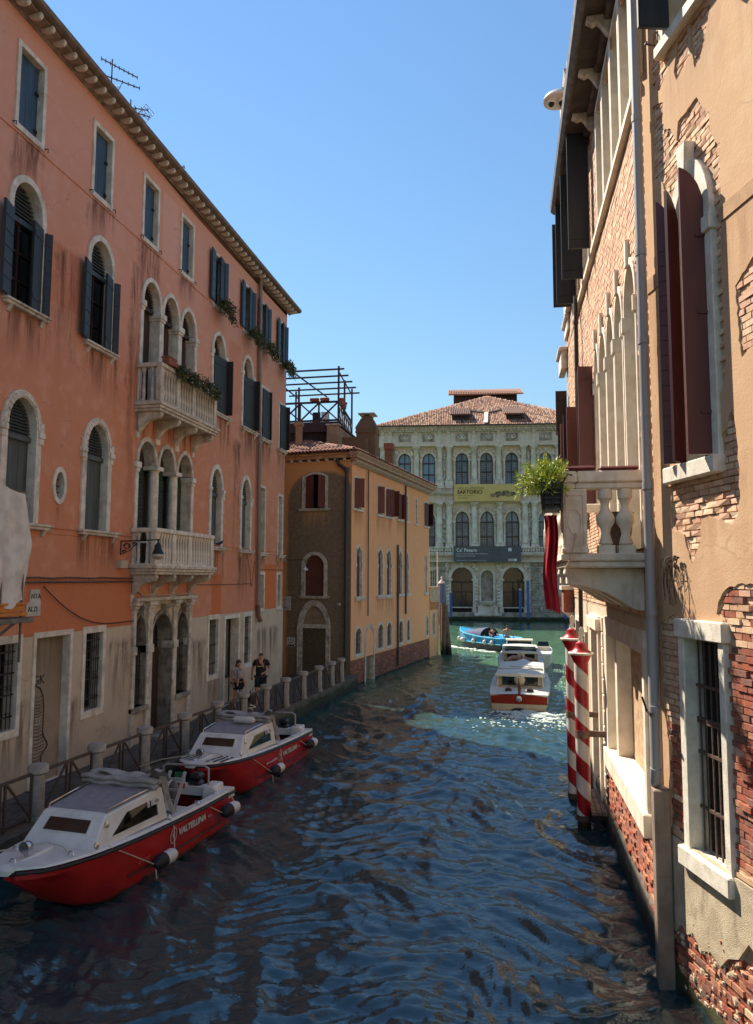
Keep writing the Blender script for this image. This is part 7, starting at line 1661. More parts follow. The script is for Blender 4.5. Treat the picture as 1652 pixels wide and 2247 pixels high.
k = MB(); k.box(-.06, .06, -.34, -.28, 1.0, 1.1); k.v = [WO.matrix_basis @ p - WO.matrix_basis.translation for p in k.v]; o = k.build('waist_pouch', BLKC, bevel=.02); o.location = WO.matrix_basis.translation; tag(o, 'small black pouch on the front of the baby carrier', 'pouch')
BA = thing('person', 'baby with a bald pale head leaning in the woman\'s front carrier', 'person', WO.matrix_basis @ Vector((0,-.2,1.02)), .75)
JB = dict(p=((0,0,.05),.075), c=((0,0,.24),.07), n=((0,0,.33),.035), hl=((.1,-.03,.02),.045), kl=((.13,-.08,-.1),.03), fl=((.13,-.09,-.18),.022), hr=((-.1,-.03,.02),.045), kr=((-.13,-.08,-.1),.03), fr=((-.13,-.09,-.18),.022))
skin('body', JB, [('p','c'),('c','n'),('p','hl'),('hl','kl'),('kl','fl'),('p','hr'),('hr','kr'),('kr','fr')], SKIN, BA)
k = MB(); k.blob((0,-.01,.42), .07,.08,.085,12,9); k.blob((0,-.09,.41), .01,.012,.012,6,4); k.blob((.07,0,.41), .01,.014,.018,6,4); k.blob((-.07,0,.41), .01,.014,.018,6,4); k.build('head', simple('fair_skin', C(214,170,146), rough=.6), BA, smooth='all')
# man in black with a backpack, looking down, lead in his hand
JM = dict(pelvis=((0,0,.98),(.165,.12)), spine=((0,.01,1.18),(.145,.11)), chest=((0,.02,1.40),(.17,.12)), neck=((0,-.02,1.57),.058), head=((0,-.06,1.66),.05), shL=((.21,.02,1.49),.068), elL=((.30,.08,1.22),.048), wrL=((.12,-.16,1.10),.033), shR=((-.21,.02,1.49),.068), elR=((-.30,.05,1.22),.048), wrR=((-.30,-.06,.97),.033), hipL=((.1,0,.92),.105), knL=((.12,-.05,.5),.068), anL=((.12,.05,.09),.046), toL=((.13,-.11,.04),.04), hipR=((-.1,0,.92),.105), knR=((-.12,-.12,.52),.068), anR=((-.12,-.1,.09),.046), toR=((-.13,-.26,.04),.04))
MA = person('person', 'man in a black T-shirt and black shorts with a backpack, looking down on the quay', (-9.2, 24.9, ZF), .28, JM, BODYE, [
    ('tshirt', sub(JM, ['spine','chest','shL','shR'], 1.3, {'hem': ((0,.0,.97),(.215,.18)), 'slL': (lerp3(JM['shL'][0], JM['elL'][0], .6), .075), 'slR': (lerp3(JM['shR'][0], JM['elR'][0], .6), .075), 'col': ((0,-.0,1.52),.075)}), [('spine','chest'),('spine','hem'),('chest','shL'),('chest','shR'),('shL','slL'),('shR','slR'),('chest','col')], BLKC),
    ('shorts', {'pelvis': ((0,0,.98),(.2,.16)), 'hl': ((.1,0,.9),.13), 'kl': ((.115,-.04,.55),.11), 'hr': ((-.1,0,.9),.13), 'kr': ((-.115,-.09,.55),.11)}, [('pelvis','hl'),('hl','kl'),('pelvis','hr'),('hr','kr')], BLKC)],
    DRKH, False, .45, [((.12,-.16,1.10),(-.8,-.5,-.25),.9), ((-.30,-.06,.97),(0,-.3,-1),.8)])
k = MB(); k.box(-.1, .1, -.172, -.14, 1.33, 1.352); k.build('chest_print', simple('pale_yellow_print', C(206,198,120)), MA)
k = MB(); k.box(-.15, .15, .14, .30, 1.05, 1.5)
for sx in (-1, 1): k.tube([(sx*.13,.14,1.5),(sx*.13,.02,1.59),(sx*.13,-.12,1.45),(sx*.15,-.11,1.3),(sx*.17,.1,1.12)], .026, 6)
k.v = [MA.matrix_basis @ p - MA.matrix_basis.translation for p in k.v]; o = k.build('backpack', simple('maroon_backpack', C(92,48,44), C(76,40,38), 6, .85), bevel=.03); o.location = MA.matrix_basis.translation; tag(o, 'maroon backpack worn by the man in black', 'backpack')
dogp = Vector((-9.25, 23.95, ZF))
DG = thing('dog', 'dark brown dog with a cream back standing behind the railing beside the walkers', 'dog', dogp, .3)
JD = dict(r=((0,.25,.40),(.09,.1)), b=((0,.05,.41),(.095,.11)), c=((0,-.2,.41),(.10,.13)), n=((0,-.33,.52),.065), h=((0,-.42,.58),.06), m=((0,-.54,.55),.03), fl=((.075,-.2,.24),.035), fk=((.075,-.18,.12),.025), ff=((.075,-.22,.02),.028), gl=((-.075,-.2,.24),.035), gk=((-.075,-.18,.12),.025), gf=((-.075,-.22,.02),.028), rl=((.08,.24,.26),.05), rk=((.08,.33,.14),.026), rf=((.08,.29,.02),.028), sl=((-.08,.24,.26),.05), sk=((-.08,.33,.14),.026), sf=((-.08,.29,.02),.028), t1=((0,.38,.46),.03), t2=((0,.5,.54),.02))
skin('body', JD, [('r','b'),('b','c'),('c','n'),('n','h'),('h','m'),('c','fl'),('fl','fk'),('fk','ff'),('c','gl'),('gl','gk'),('gk','gf'),('r','rl'),('rl','rk'),('rk','rf'),('r','sl'),('sl','sk'),('sk','sf'),('r','t1'),('t1','t2')], simple('brown_fur', C(62,44,36), C(48,34,28), 14, .9, bump=.4), DG, 2)
k = MB()
for sx in (-1, 1): k.blob((sx*.06,-.40,.60), .02,.03,.05,6,5)
k.build('ears', bpy.data.materials['brown_fur'], DG, smooth='all'); k = MB(); k.blob((0,.08,.5), .07,.17,.04,10,6); k.build('cream_back', simple('cream_fur', C(176,152,128), rough=.9), DG, smooth='all')
k = MB(); h0 = MA.matrix_basis @ Vector((.04,-.2,1.07)); h1 = dogp+Vector((0,-.05,.5)); k.tube([h0-dogp, h0.lerp(h1,.5)-dogp+Vector((0,0,-.04)), h1-dogp], .008, 5); o = k.build('dog_lead', BLKC); o.location = dogp; tag(o, 'black dog lead running from the man\'s hand down to the dog', 'lead')
# helmsman and crew of the barge
KHK = simple('khaki_shorts', C(120,108,84), rough=.9)
JH = dict(pelvis=((0,0,.93),(.16,.12)), spine=((0,.01,1.13),(.15,.11)), chest=((0,.02,1.34),(.18,.12)), neck=((0,0,1.52),.06), head=((0,-.02,1.6),.05), shL=((.22,.02,1.43),.07), elL=((.29,-.02,1.16),.05), wrL=((.24,-.18,.98),.034), shR=((-.22,.02,1.43),.07), elR=((-.34,-.02,1.18),.05), wrR=((-.42,-.1,.95),.034), hipL=((.1,0,.9),.1), knL=((.12,-.05,.5),.068), anL=((.12,.03,.09),.046), toL=((.12,-.12,.04),.04), hipR=((-.1,0,.9),.1), knR=((-.12,-.05,.5),.068), anR=((-.12,.03,.09),.046), toR=((-.12,-.12,.04),.04))
hp = BGM @ Vector((6.9, .1, .56)); hp.z = .02
person('person', 'shirtless helmsman standing at the stern of the blue barge, seen from behind', (BGM @ Vector((6.7,.2,0)))+Vector((0,0,.02)), PI, JH, BODYE, [('shorts', {'pelvis': ((0,0,.95),(.175,.135)), 'hl': ((.1,0,.88),.112), 'kl': ((.115,-.04,.6),.095), 'hr': ((-.1,0,.88),.112), 'kr': ((-.115,-.04,.6),.095)}, [('pelvis','hl'),('hl','kl'),('pelvis','hr'),('hr','kr')], KHK)], DRKH, False, .1, [((.24,-.18,.98),(0,-.5,-.8),.6), ((-.42,-.1,.95),(-.2,-.3,-.9),.6)])
JK = dict(pelvis=((0,0,.25),(.16,.13)), spine=((0,-.04,.45),(.15,.11)), chest=((0,-.12,.65),(.17,.12)), neck=((0,-.2,.8),.06), head=((0,-.24,.88),.05), shL=((.2,-.12,.72),.07), elL=((.3,-.3,.55),.05), wrL=((.2,-.48,.5),.034), shR=((-.2,-.12,.72),.07), elR=((-.3,-.3,.55),.05), wrR=((-.2,-.48,.5),.034), hipL=((.12,-.05,.22),.1), knL=((.16,-.42,.3),.07), anL=((.15,-.36,.06),.046), toL=((.15,-.5,.04),.04), hipR=((-.12,-.05,.22),.1), knR=((-.16,-.42,.3),.07), anR=((-.15,-.36,.06),.046), toR=((-.15,-.5,.04),.04))
person('person', 'crew member in dark clothes crouching beside the cover of the blue barge', (BGM @ Vector((5.3,-.4,0)))+Vector((0,0,.56)), .5, JK, BODYE, [('shirt', sub(JK, ['spine','chest','shL','shR','elL','elR'], 1.12, {'hem': ((0,0,.28),(.185,.15))}), [('spine','chest'),('spine','hem'),('chest','shL'),('chest','shR'),('shL','elL'),('shR','elR')], BLKC), ('trousers', sub(JK, ['pelvis','hipL','knL','anL','hipR','knR','anR'], 1.14), [('pelvis','hipL'),('hipL','knL'),('knL','anL'),('pelvis','hipR'),('hipR','knR'),('knR','anR')], BLKC)], DRKH, False, .3, [((.2,-.48,.5),(-.2,-.8,-.2),.7), ((-.2,-.48,.5),(.2,-.8,-.2),.7)])

# ================================================================ striped mooring poles and landing
PRED = simple('pole_red', C(166,22,30), C(146,20,26), 2, .38, dirt=C(104,26,26), dirtamt=.5, bump=.08); PWH = simple('pole_white', C(222,214,202), C(204,196,184), 2, .4, dirt=C(156,142,124), dirtamt=.5, bump=.08)
def stripe_pole(label, loc, r, z1, turn, zc, w1):
    t = thing('striped_pole', label, 'mooring pole', loc, group='red and white mooring poles')
    nz = 110; za = .15; L = z1-za; pitch = .73; Z = [za+L*j/nz for j in range(nz+1)]
    def strip(kk, s0):
        # band from angle offset s0 to s0+pi, shearing with height
        m_ = 14; rows = []
        for z in Z:
            base = s0 - 2*PI*z/pitch; rows.append([(r*math.cos(base+PI*q_/m_), r*math.sin(base+PI*q_/m_), z) for q_ in range(m_+1)])
        b0 = len(kk.v); kk.add([p for row in rows for p in row], [(j*(m_+1)+q_, j*(m_+1)+q_+1, (j+1)*(m_+1)+q_+1, (j+1)*(m_+1)+q_) for j in range(len(Z)-1) for q_ in range(m_)])
    k = MB(); strip(k, turn); k.build('red_band', PRED, t, smooth='all', fixn=False); k = MB(); strip(k, turn+PI); k.build('white_band', PWH, t, smooth='all', fixn=False)
    k = MB(); k.lathe([(r*.93,-2.0),(r*.93,za+.02)], n=16); k.build('wet_foot', mossy('wet_pole_foot_%s' % w1, C(60,40,36), C(40,32,28), 0, .5), t, smooth=True)
    k = MB(); k.lathe([(r+.005,z1-.16),(r+.07,z1-.02),(r+.075,z1)], n=24); k.build('collar', PRED, t, smooth=True)
    k = MB(); k.lathe([(r+.08,z1),(r+.115,z1+.02),(r+.115,z1+.045),(r+.08,z1+.06)], n=24); k.build('rim', PWH, t, smooth=True)
    k = MB(); k.lathe([(r+.08,z1+.06),(r+.02,z1+.1),(r-.02,z1+.16),(r-.04,z1+.24),(r-.08,z1+.265),(.01,z1+.275)], n=24); k.build('cap', PRED, t, smooth=True)
    fin = [(0,0),(.05,.02),(.06,.06),(.04,.08),(.075,.14),(.085,.22),(.06,.29),(.02,.31),(-.02,.27),(-.03,.18),(-.025,.1),(-.05,.03)]
    k = MB(); k.prism([(x, z+z1+.27) for x, z in fin], -.02, .02); k.lathe([(.06,z1+.26),(.02,z1+.34)], n=10); k.build('finial', PWH, t, bevel=.006)
    k = MB(); k.lathe([(r+.012,zc-.07),(r+.012,zc+.07)], n=24); k.box(r, 1.72-loc[0], -.03, .03, zc-.06, zc+.06); k.tube([(-.03,-r-.02,zc+.03),(.05,-r-.02,zc+.03)], .018, 6); k.tube([(-.03,-r-.02,zc-.03),(.05,-r-.02,zc-.03)], .018, 6); k.build('steel_clamp', simple('galvanised_clamp', C(150,128,110), C(120,92,76), 10, .5, metal=.4) if 'galvanised_clamp' not in bpy.data.materials else bpy.data.materials['galvanised_clamp'], t)
    k = MB(); k.box(-.04, 1.7-loc[0], -.05, .05, .16, .24); k.lathe([(r+.01,.12),(r+.01,.24)], n=16); k.build('lower_bracket', IRONR, t)
stripe_pole('nearer red and white striped mooring pole with a white finial', (1.13, 16.0, 0), .142, 3.47, .6, 1.86, 'a')
stripe_pole('red and white striped mooring pole half hidden behind the nearer one', (1.04, 17.55, 0), .142, 3.64, 1.9, 1.98, 'b')
t = thing('landing_stage', 'small timber landing at the water door behind the striped poles', 'landing', (1.3, 16.4, 0))
for i in range(4): k = MB(); k.box(-.05+i*.105, .05+i*.105-.008, -.85, .85, .36, .42); k.build('plank', simple('landing_plank', C(150,128,110), C(122,102,86), 5, .85, streak=True, vary=.1) if i == 0 else bpy.data.materials['landing_plank'], t)
for y in (-.7, .7): k = MB(); k.box(-.05, .42, y-.05, y+.05, .26, .355); k.build('bearer', DKWOOD, t); k = MB(); k.box(0, .1, y-.05, y+.05, -2, .26); k.build('pile', DKWOOD, t)
# ================================================================ plants
LEAF = [simple('leaf_green_%s' % n, C(*c), C(*d), 9, .6) for n, c, d in [('dark', (58,70,40), (46,58,32)), ('mid', (84,96,54), (70,82,44)), ('dry', (120,110,70), (100,92,58))]]
OLE = [simple('oleander_leaf_%s' % n, C(*c), C(*d), 6, .45) for n, c, d in [('bright', (186,200,80), (166,182,66)), ('green', (136,158,62), (116,140,52)), ('yellow', (214,216,116), (196,200,98))]]
def leaf_quad(k, p, d, L, wd, up=None):
    d = Vector(d).normalized(); sdv = d.cross(up or Vector((random.uniform(-1,1), random.uniform(-1,1), random.uniform(-1,1)))); sdv = sdv.normalized()*wd/2 if sdv.length > 1e-4 else Vector((wd/2,0,0)); p = Vector(p); nn = sdv.cross(d).normalized()*L*.08
    k.add([p, p+d*L*.45+sdv+nn, p+d*L-nn, p+d*L*.45-sdv+nn], [(0,1,2,3)])
def trailing(label, loc, wx, up_, down, n, flowers=None, cat='plant', group=None, rz=0, seed=1, dens=1.0):
    random.seed(seed); t = thing('trailing_plant', label, cat, loc, rz, group); k = MB(); st = MB()
    nb = max(6, int(n/26))
    for b_ in range(nb):
        p = Vector((random.uniform(-wx, wx), random.uniform(-.06, .04), 0)); d = Vector((random.uniform(-.5,.5), -random.uniform(.2,1), random.uniform(.1, 1.0))).normalized()
        L = random.uniform(.5, 1.0); pts = [p.copy()]; hang = random.random() < .65
        for s_ in range(8):
            d = (d + Vector((random.uniform(-.25,.25), random.uniform(-.2,.1), -.45 if hang else -.08))).normalized(); p = p + d*(down if hang else up_)*L/7; pts.append(p.copy())
            for q_ in range(int(n/nb/8)+1):
                k.cur = random.choice((0,0,1,1,2)); leaf_quad(k, p+Vector((random.gauss(0,.035), random.gauss(0,.03), random.gauss(0,.035))), (random.uniform(-1,1), random.uniform(-1,.4), random.uniform(-1,.6)), random.uniform(.05,.105), random.uniform(.03,.055))
            if flowers and random.random() < .12: k.cur = 3; k.blob(p+Vector((0,-.03,0)), .022,.022,.022, 5, 3)
        st.tube(pts, .005, 4)
    o = k.build('foliage', LEAF+([flowers] if flowers else []), t, fixn=False); o['kind'] = 'stuff'; st.build('stems', LEAF[2], t, fixn=False)
    return t
WHF = simple('white_petals', C(226,220,216)); RDF = simple('magenta_petals', C(140,40,66))
for i, (s_, z, fl, lab) in enumerate([(22.85,14.3,RDF,'trailing plant with magenta flowers in the first open top-floor window, left of the drainpipe'),(25.55,14.25,None,'trailing green plant without flowers in the top-floor window touching the drainpipe\'s left side'),(27.35,14.3,WHF,'white flowering plant in the top-floor window just right of the drainpipe'),(29.6,14.2,None,'bushy green plant in the last top-floor window of the pink house')]):
    trailing(lab, (-10.08, s_, z), .30, .38, .72, 1500, fl, 'window plant', 'window plants on the top floor', PI/2, 20+i)
t = trailing('long ivy trough spilling over the upper stone balcony of the pink house', (-9.52, 19.75, 10.86), 1.35, .28, .38, 2600, WHF, 'planter', None, PI/2, 31)
k = MB(); k.box(-1.55, 1.5, -.12, .1, .0, .1); k.build('trough', TERRA, t, bevel=.02)
k = MB(); k.box(-.22, .22, -.11, .11, 0, .2); k.box(-.24, .24, -.13, .13, .17, .22); o = k.build('flower_box', TERRA, bevel=.015); o.location = (-9.52, 18.15, 10.86); o.rotation_euler.z = PI/2; tag(o, 'terracotta flower box at the left end of the ivy on the upper balcony', 'flower box')
# oleander in a black basket hung on the balcony of the brick house, red cloth below
random.seed(8)
OL = thing('oleander', 'bright green oleander bush in the black basket at the corner of the right balcony', 'oleander', (.34, 10.8, 6.40)); OL.scale = (.7, .8, .74)
lm = []
for m_ in OLE:
    for i in range(2): k = MB(); leaf_quad(k, (0,0,0), (0,1,.1+.2*i), .17, .026, Vector((0,0,1))); k.add([(0,0,0),(0,.01,-.004)], []); lm.append(k.mesh('leaf', m_, fixn=False))
stems = MB(); kst = MB(); cnt = 0
tips = []
for b_ in range(110):
    a = random.uniform(0, 2*PI); el = random.uniform(-.25, 1.35); d = Vector((math.cos(a)*math.cos(el), math.sin(a)*math.cos(el)*.9, math.sin(el))); L = random.uniform(.32, .68)
    base = Vector((random.uniform(-.12,.12), random.uniform(-.35,.35), 0)); pts = [base+d*L*t_+Vector((0,0,-.12*t_*t_)) for t_ in (0,.35,.7,1)]
    if pts[-1].x > .42: continue
    stems.tube(pts, [.008,.007,.006,.004], 4); tips.append((pts, d))
for pts, d in tips:
    for q_ in range(34):
        t_ = random.uniform(.3, 1.05); p = pts[0].lerp(pts[-1], t_); rnd_ = Vector((random.gauss(0,1), random.gauss(0,1), random.gauss(0,1))).normalized()
        dd = (d*.8 + rnd_*.9 + Vector((0,0,.15))).normalized(); L = random.uniform(.10,.19)
        if cnt < 300 and p.y < .1:
            o = link('leaf', random.choice(lm), OL); o.matrix_local = Matrix.Translation(p) @ dd.to_track_quat('Y', 'Z').to_matrix().to_4x4() @ Matrix.Rotation(random.uniform(0,6), 4, 'Y') @ Matrix.Scale(L/.17, 4); cnt += 1
        else: kst.cur = random.randrange(3); leaf_quad(kst, p, dd, L, .026)
stems.build('stems', simple('oleander_stem', C(120,110,66), rough=.8), OL, fixn=False); o = kst.build('foliage', OLE, OL, fixn=False); o['kind'] = 'stuff'
BK = thing('basket', 'black slatted plastic basket hanging off the outer side of the right balcony', 'basket', (.40, 10.8, 6.03)); BK.scale = (.82, .85, .85)
for z in [0, .08, .16, .24, .32, .40]:
    k = MB(); f_ = .82+.18*z/.4; k.ring([(-.17*f_,-.5*f_),(.17*f_,-.5*f_),(.17*f_,.55*f_),(-.17*f_,.55*f_)], [(-.155*f_,-.485*f_),(.155*f_,-.485*f_),(.155*f_,.535*f_),(-.155*f_,.535*f_)], z, z+.03, z+.03); k.v = [Vector((p.x, p.z, p.y)) for p in k.v]; k.build('slat', BLACKPL, BK)
for x, y in [(-.17,-.5),(0,-.5),(.17,-.5),(-.17,-.15),(-.17,.2),(-.17,.55),(.17,.55),(.17,.0),(-.17,.02)]: k = MB(); k.bar((x*.82,y*.82,0),(x,y,.43),.03); k.build('upright', BLACKPL, BK)
k = MB(); k.box(-.135, .135, -.4, .44, .0, .02); k.box(-.14, .14, -.42, .46, .1, .32); k.build('soil_bag', simple('dark_potting_bag', C(34,32,30), rough=.7), BK)
k = MB(); k.tube([(.17,.0,.42),(.28,.0,.62),(.36,.0,.6)], .015, 5); k.build('hook', IRON, BK)
RCL = simple('red_cloth', C(176,20,34), C(150,14,28), 3, .75)
RC = thing('red_cloth', 'long red cloth hanging in folds under the basket of the right balcony', 'cloth', (.37, 10.66, 6.0))
k = MB(); vs = []; n = 26; m_ = 22
for j in range(m_):
    z = -.05-1.33*j/(m_-1)
    for i in range(n):
        t_ = i/(n-1); wv = (.03+.02*math.sin(j*.17+t_*2))*math.sin(t_*13+.9*math.sin(j*.21)+.5*t_*t_*6)+.016*math.sin(t_*29+j*.33)*math.sin(j*.13+1); wd = .085+.015*j/(m_-1); vs.append((-wd+2*wd*t_+.02*math.sin(j*.35), wv-.05*t_, z-(.07*t_*t_+.012*math.sin(i*5) if j == m_-1 else 0)))
k.add(vs, [(j*n+i, j*n+i+1, (j+1)*n+i+1, (j+1)*n+i) for j in range(m_-1) for i in range(n-1)]); k.build('panel', RCL, RC, smooth='all')
CUS = simple('burgundy_cover', C(110,38,40), C(96,32,34), 4, .6)
t = thing('rail_cover', 'burgundy padded cover over the front rail corner of the right balcony', 'cover', (.68, 11.34, 6.622))
k = MB(); k.box(-.1, .36, -.46, 3.6, .0, .07); k.v = [p for p in k.v]; k.build('pad', CUS, t, bevel=.03); k = MB(); k.prism([(-.12,-.12),(-.02,.06),(.08,.06),(-.02,-.05)], -.44, 3.4); k.build('flap', CUS, t)
t = thing('rail_cover', 'burgundy padded cover along the near side rail of the right balcony, next to the wall', 'cover', (1.08, 11.04, 6.622)); k = MB(); k.box(.0, .56, -.14, .16, .0, .055); k.build('pad', CUS, t, bevel=.025)
k = MB(); p0 = Vector((.74, 10.85, 5.7)); k.tube([(0,0,0),(-.05,-.02,-.22),(-.12,-.05,-.42),(-.18,-.06,-.52)], .009, 5); k.tube([(-.13,-.05,-.4),(-.1,-.06,-.62),(-.1,-.06,-.72)], .008, 5); o = k.build('rope', ROPE); o.location = p0; tag(o, 'frayed pale rope end dangling from the corner of the right balcony', 'rope')
t = thing('wicker_basket', 'grey wicker basket standing behind the balusters of the right balcony', 'basket', (1.40, 11.4, 5.42)); k = MB(); k.lathe([(.12,.0),(.17,.25),(.22,.62),(.2,.62),(.15,.25)], n=16); k.build('weave', simple('grey_wicker', C(116,104,94), C(84,76,70), 40, .9, bump=.6), t, smooth=True)
# dead weeds growing from a hole in the plaster, iron nails
random.seed(5)
NM = NB.matrix_basis.copy()
t = thing('dead_weed', 'tuft of dry brown weed hanging from a crack in the tan plaster', 'weed', NM @ Vector((.5, -.05, 5.32)), na)
k = MB()
for i in range(26):
    x0 = random.uniform(-.14,.14); L = random.uniform(.12,.62) if i < 18 else .1; dx = random.uniform(-.1,.2); pts = [(x0+dx*t_*t_+.01*math.sin(t_*9+i), -.03-.06*math.sin(t_*2.5), -L*t_+.03*math.sin(t_*4)) for t_ in (0,.15,.35,.6,.8,1)]; k.tube(pts, .0045, 4)
for i in range(14): k.blob((random.uniform(-.15,.15), -.03, random.uniform(-.03,.02)), .03,.02,.014,5,3,.3)
k.build('dry_stems', simple('dry_weed', C(86,66,50), C(66,52,40), 20, .95), t, fixn=False)

# ================================================================ small things on the left house
LX = -10.25
t = thing('wall_lamp', 'black iron wall lantern on a scrolled bracket left of the lower balcony', 'lamp', (LX, 17.2, 5.98), PI/2); t.scale = (.8, .95, .8)
k = MB(); k.tube([(0,-.03,.0),(0,-.2,.0),(.0,-1.15,.04)], .022, 6); k.tube([(0,-.02,.02),(0,-.02,-.45)], .016, 6); k.build('bracket_arm', IRON, t)
k = MB()
for cy, cz, r, tn in [(-.2,-.16,.11,1.6),(-.42,-.1,.06,1.3),(-.12,-.34,.06,1.3)]: k.tube([(0, cy+r*(1-.5*i/16)*math.cos(i/16*tn*2*PI), cz+r*(1-.5*i/16)*math.sin(i/16*tn*2*PI)) for i in range(17)], .014, 5)
k.tube([(0,-.05,-.42),(0,-.3,-.3),(0,-.5,-.05)], .014, 5); k.build('scrollwork', IRON, t)
k = MB(); k.lathe([(.015,.0),(.03,-.05),(.02,-.1),(.05,-.14),(.09,-.2),(.1,-.32),(.16,-.46),(.19,-.48)], (0,-1.12,.06), 12); k.build('lamp_shade', simple('green_black_iron', C(40,52,46), C(32,42,38), 10, .5, metal=.3), t, smooth=True)
k = MB(); k.lathe([(.17,-.48),(.17,-.56),(.1,-.64),(.02,-.66)], (0,-1.12,.06), 12); k.build('globe', simple('frosted_lamp_glass', C(190,180,168), rough=.3), t, smooth=True)
k = MB(); k.box(.02, .08, -.75, -.38, -.06, -.005); nm_ = k.build('name_plate', PLAST_W, t)
k = MB(); k.box(-.17, .17, -.14, 0, -.1, .1); k.box(-.16, .16, -.15, -.14, -.09, .09); o = k.build('junction_box', simple('cream_box', C(196,176,152), rough=.6), bevel=.012); o.location = (LX, 17.2, 5.38); o.rotation_euler.z = PI/2; tag(o, 'cream junction box on the pink wall below the lamp bracket', 'box')
CAB = simple('old_cable', C(116,88,72), C(84,64,54), 10, .7)
def cable(label, pts, r=.012, mat=None):
    k = MB(); b_ = Vector(pts[0]); k.tube([Vector(p)-b_ for p in pts], r, 5); o = k.build('cable', mat or CAB); o.location = b_; return tag(o, label, 'cable', 'cables on the pink house')
W = lambda s_, z, off=.03: (LX+off, s_, z)
cable('upper cable run along the pink wall above the orange band', [W(13.3,5.02,.05)]+[W(13.4+.5*i, 5.03+.012*math.sin(i*2.3), .05+.01*math.sin(i*1.7)) for i in range(9)]+[W(17.8,5.02,.05),W(17.86,4.7,.05),W(18.0,4.58,.2)], .02)
cable('lower thick pipe just below the upper cable on the pink wall', [W(13.3,4.93,.06)]+[W(13.4+.5*i, 4.94, .06) for i in range(9)]+[W(17.8,4.93,.06)], .024)
cable('slack cable sagging across the orange band over the graffiti doorway', [W(14.1+3.82*t_, 4.85-.95*t_-.52*math.sin(PI*t_)*(1-.45*t_), .06) for t_ in [i/16 for i in range(17)]], .013, IRON)
cable('thin cable along the top of the brown portal', [W(17.86,4.66,.2)]+[W(18+.55*i, 4.56+.02*math.sin(i*3), .25) for i in range(7)], .02, simple('white_conduit', C(176,152,130), rough=.6))
cable('thin cable from the lower balcony to the drainpipe of the pink house', [W(21.4+.5*i, 4.83-.02*math.sin(PI*i/10.), .03) for i in range(11)], .012)
cable('thin cable from the drainpipe to the far corner of the pink house', [W(27.1+.4*i, 5.38+.0*i, .03) for i in range(9)], .012)
cable('looping wires hanging on the wall right of the drainpipe window', [W(26.0,5.9),W(26.3,5.2),W(26.45,4.7),W(26.6,5.1),W(26.75,5.7)], .01)
NZ = simple('nizioleto_white', C(206,200,190), C(184,176,166), 5, .85)
t = thing('street_sign', 'white painted street name panel half hidden by the dust sheet, reading NTA and ALZI', 'sign', (LX, 13.62, 4.22), PI/2)
k = MB(); k.prism(ragged([(0,0),(.46,.0),(.46,.30),(.43,.36),(.43,.56),(.12,.56),(.1,.3),(.0,.28)], .08, .008), -.022, -.004); k.build('panel', NZ, t)
text('lettering', 'NTA', .15, INK, t, XZ(.14, -.025, .37)); text('lettering', 'ALZI', .15, INK, t, XZ(.05, -.025, .1))
t = thing('street_sign', 'pale grey street name panel on the dark end wall, half behind the pink house', 'sign', YB.matrix_basis @ EM @ Vector((-1.25, 0, 3.5)), yang+(ea-yang))
k = MB(); k.box(0, .5, -.02, .0, 0, .66); k.build('panel', NZ, t)
text('lettering', 'LI', .14, INK, t, XZ(.1, -.023, .46)); text('lettering', 'I', .14, INK, t, XZ(.14, -.023, .27)); text('lettering', 'IER', .14, INK, t, XZ(.1, -.023, .08))
t = thing('notice', 'white notice with five dark symbols beside the gothic door', 'notice', YB.matrix_basis @ EM @ Vector((-.93, 0, 1.78)), ea)
k = MB(); k.box(0, .42, -.02, 0, 0, .44); k.build('board', PLAST_W, t)
for i, (x, z) in enumerate([(.09,.32),(.21,.32),(.33,.32),(.15,.2),(.27,.2)]): k = MB(); k.prism(oval(x, z, .035, .035, 8), -.024, -.02); k.build('symbol', INK, t)
k = MB(); k.box(.03, .39, -.024, -.02, .03, .1); k.build('caption_bar', BROWNW, t)
t = thing('wall_lamp', 'small lamp on a thin arm before the blind arch of the dark end wall', 'lamp', YB.matrix_basis @ EM @ Vector((-.3, 0, 5.9)), ea)
k = MB(); k.tube([(-.9,-.05,0),(.45,-.4,0)], .014, 5); k.tube([(.45,-.4,0),(.45,-.4,-.3)], .01, 5); k.build('arm', IRON, t); k = MB(); k.lathe([(.03,-.28),(.05,-.34),(.15,-.46),(.15,-.5)], (.45,-.4,0), 10); k.build('shade', PLAST_W, t, smooth=True); k = MB(); k.box(-.85, -.65, -.12, -.1, -.06, .02); k.build('tag', PLAST_W, t)
t = thing('camera_box', 'small white camera box on the dark end wall right of the gothic door', 'camera', YB.matrix_basis @ EM @ Vector((1.75, 0, 3.82)), ea)
k = MB(); k.box(-.06, .06, -.14, 0, -.06, .06); k.build('housing', PLAST_W, t, bevel=.01); k = MB(); k.lathe([(.03,0),(.03,.02)], (0,-.14,0), 8, Matrix.Rotation(PI/2, 3, 'X')); k.build('lens', INK, t)
# pigeon on the sill
t = thing('pigeon', 'dark pigeon perched on the window sill right of the lower balcony', 'pigeon', (LX+.1, 23.25, 6.1), 2.2)
JP = dict(t=((0,.16,.07),.02), b=((0,.05,.09),.05), c=((0,-.04,.11),.06), n=((0,-.09,.17),.032), h=((0,-.11,.2),.028), k=((0,-.15,.195),.008))
skin('body', JP, [('t','b'),('b','c'),('c','n'),('n','h'),('h','k')], simple('dark_feathers', C(40,40,44), C(56,54,60), 10, .7), t); k = MB(); k.tube([(.02,0,.06),(.02,-.02,0)], .005, 4); k.tube([(-.02,0,.06),(-.02,-.02,0)], .005, 4); k.build('legs', simple('pink_legs', C(150,90,80)), t)
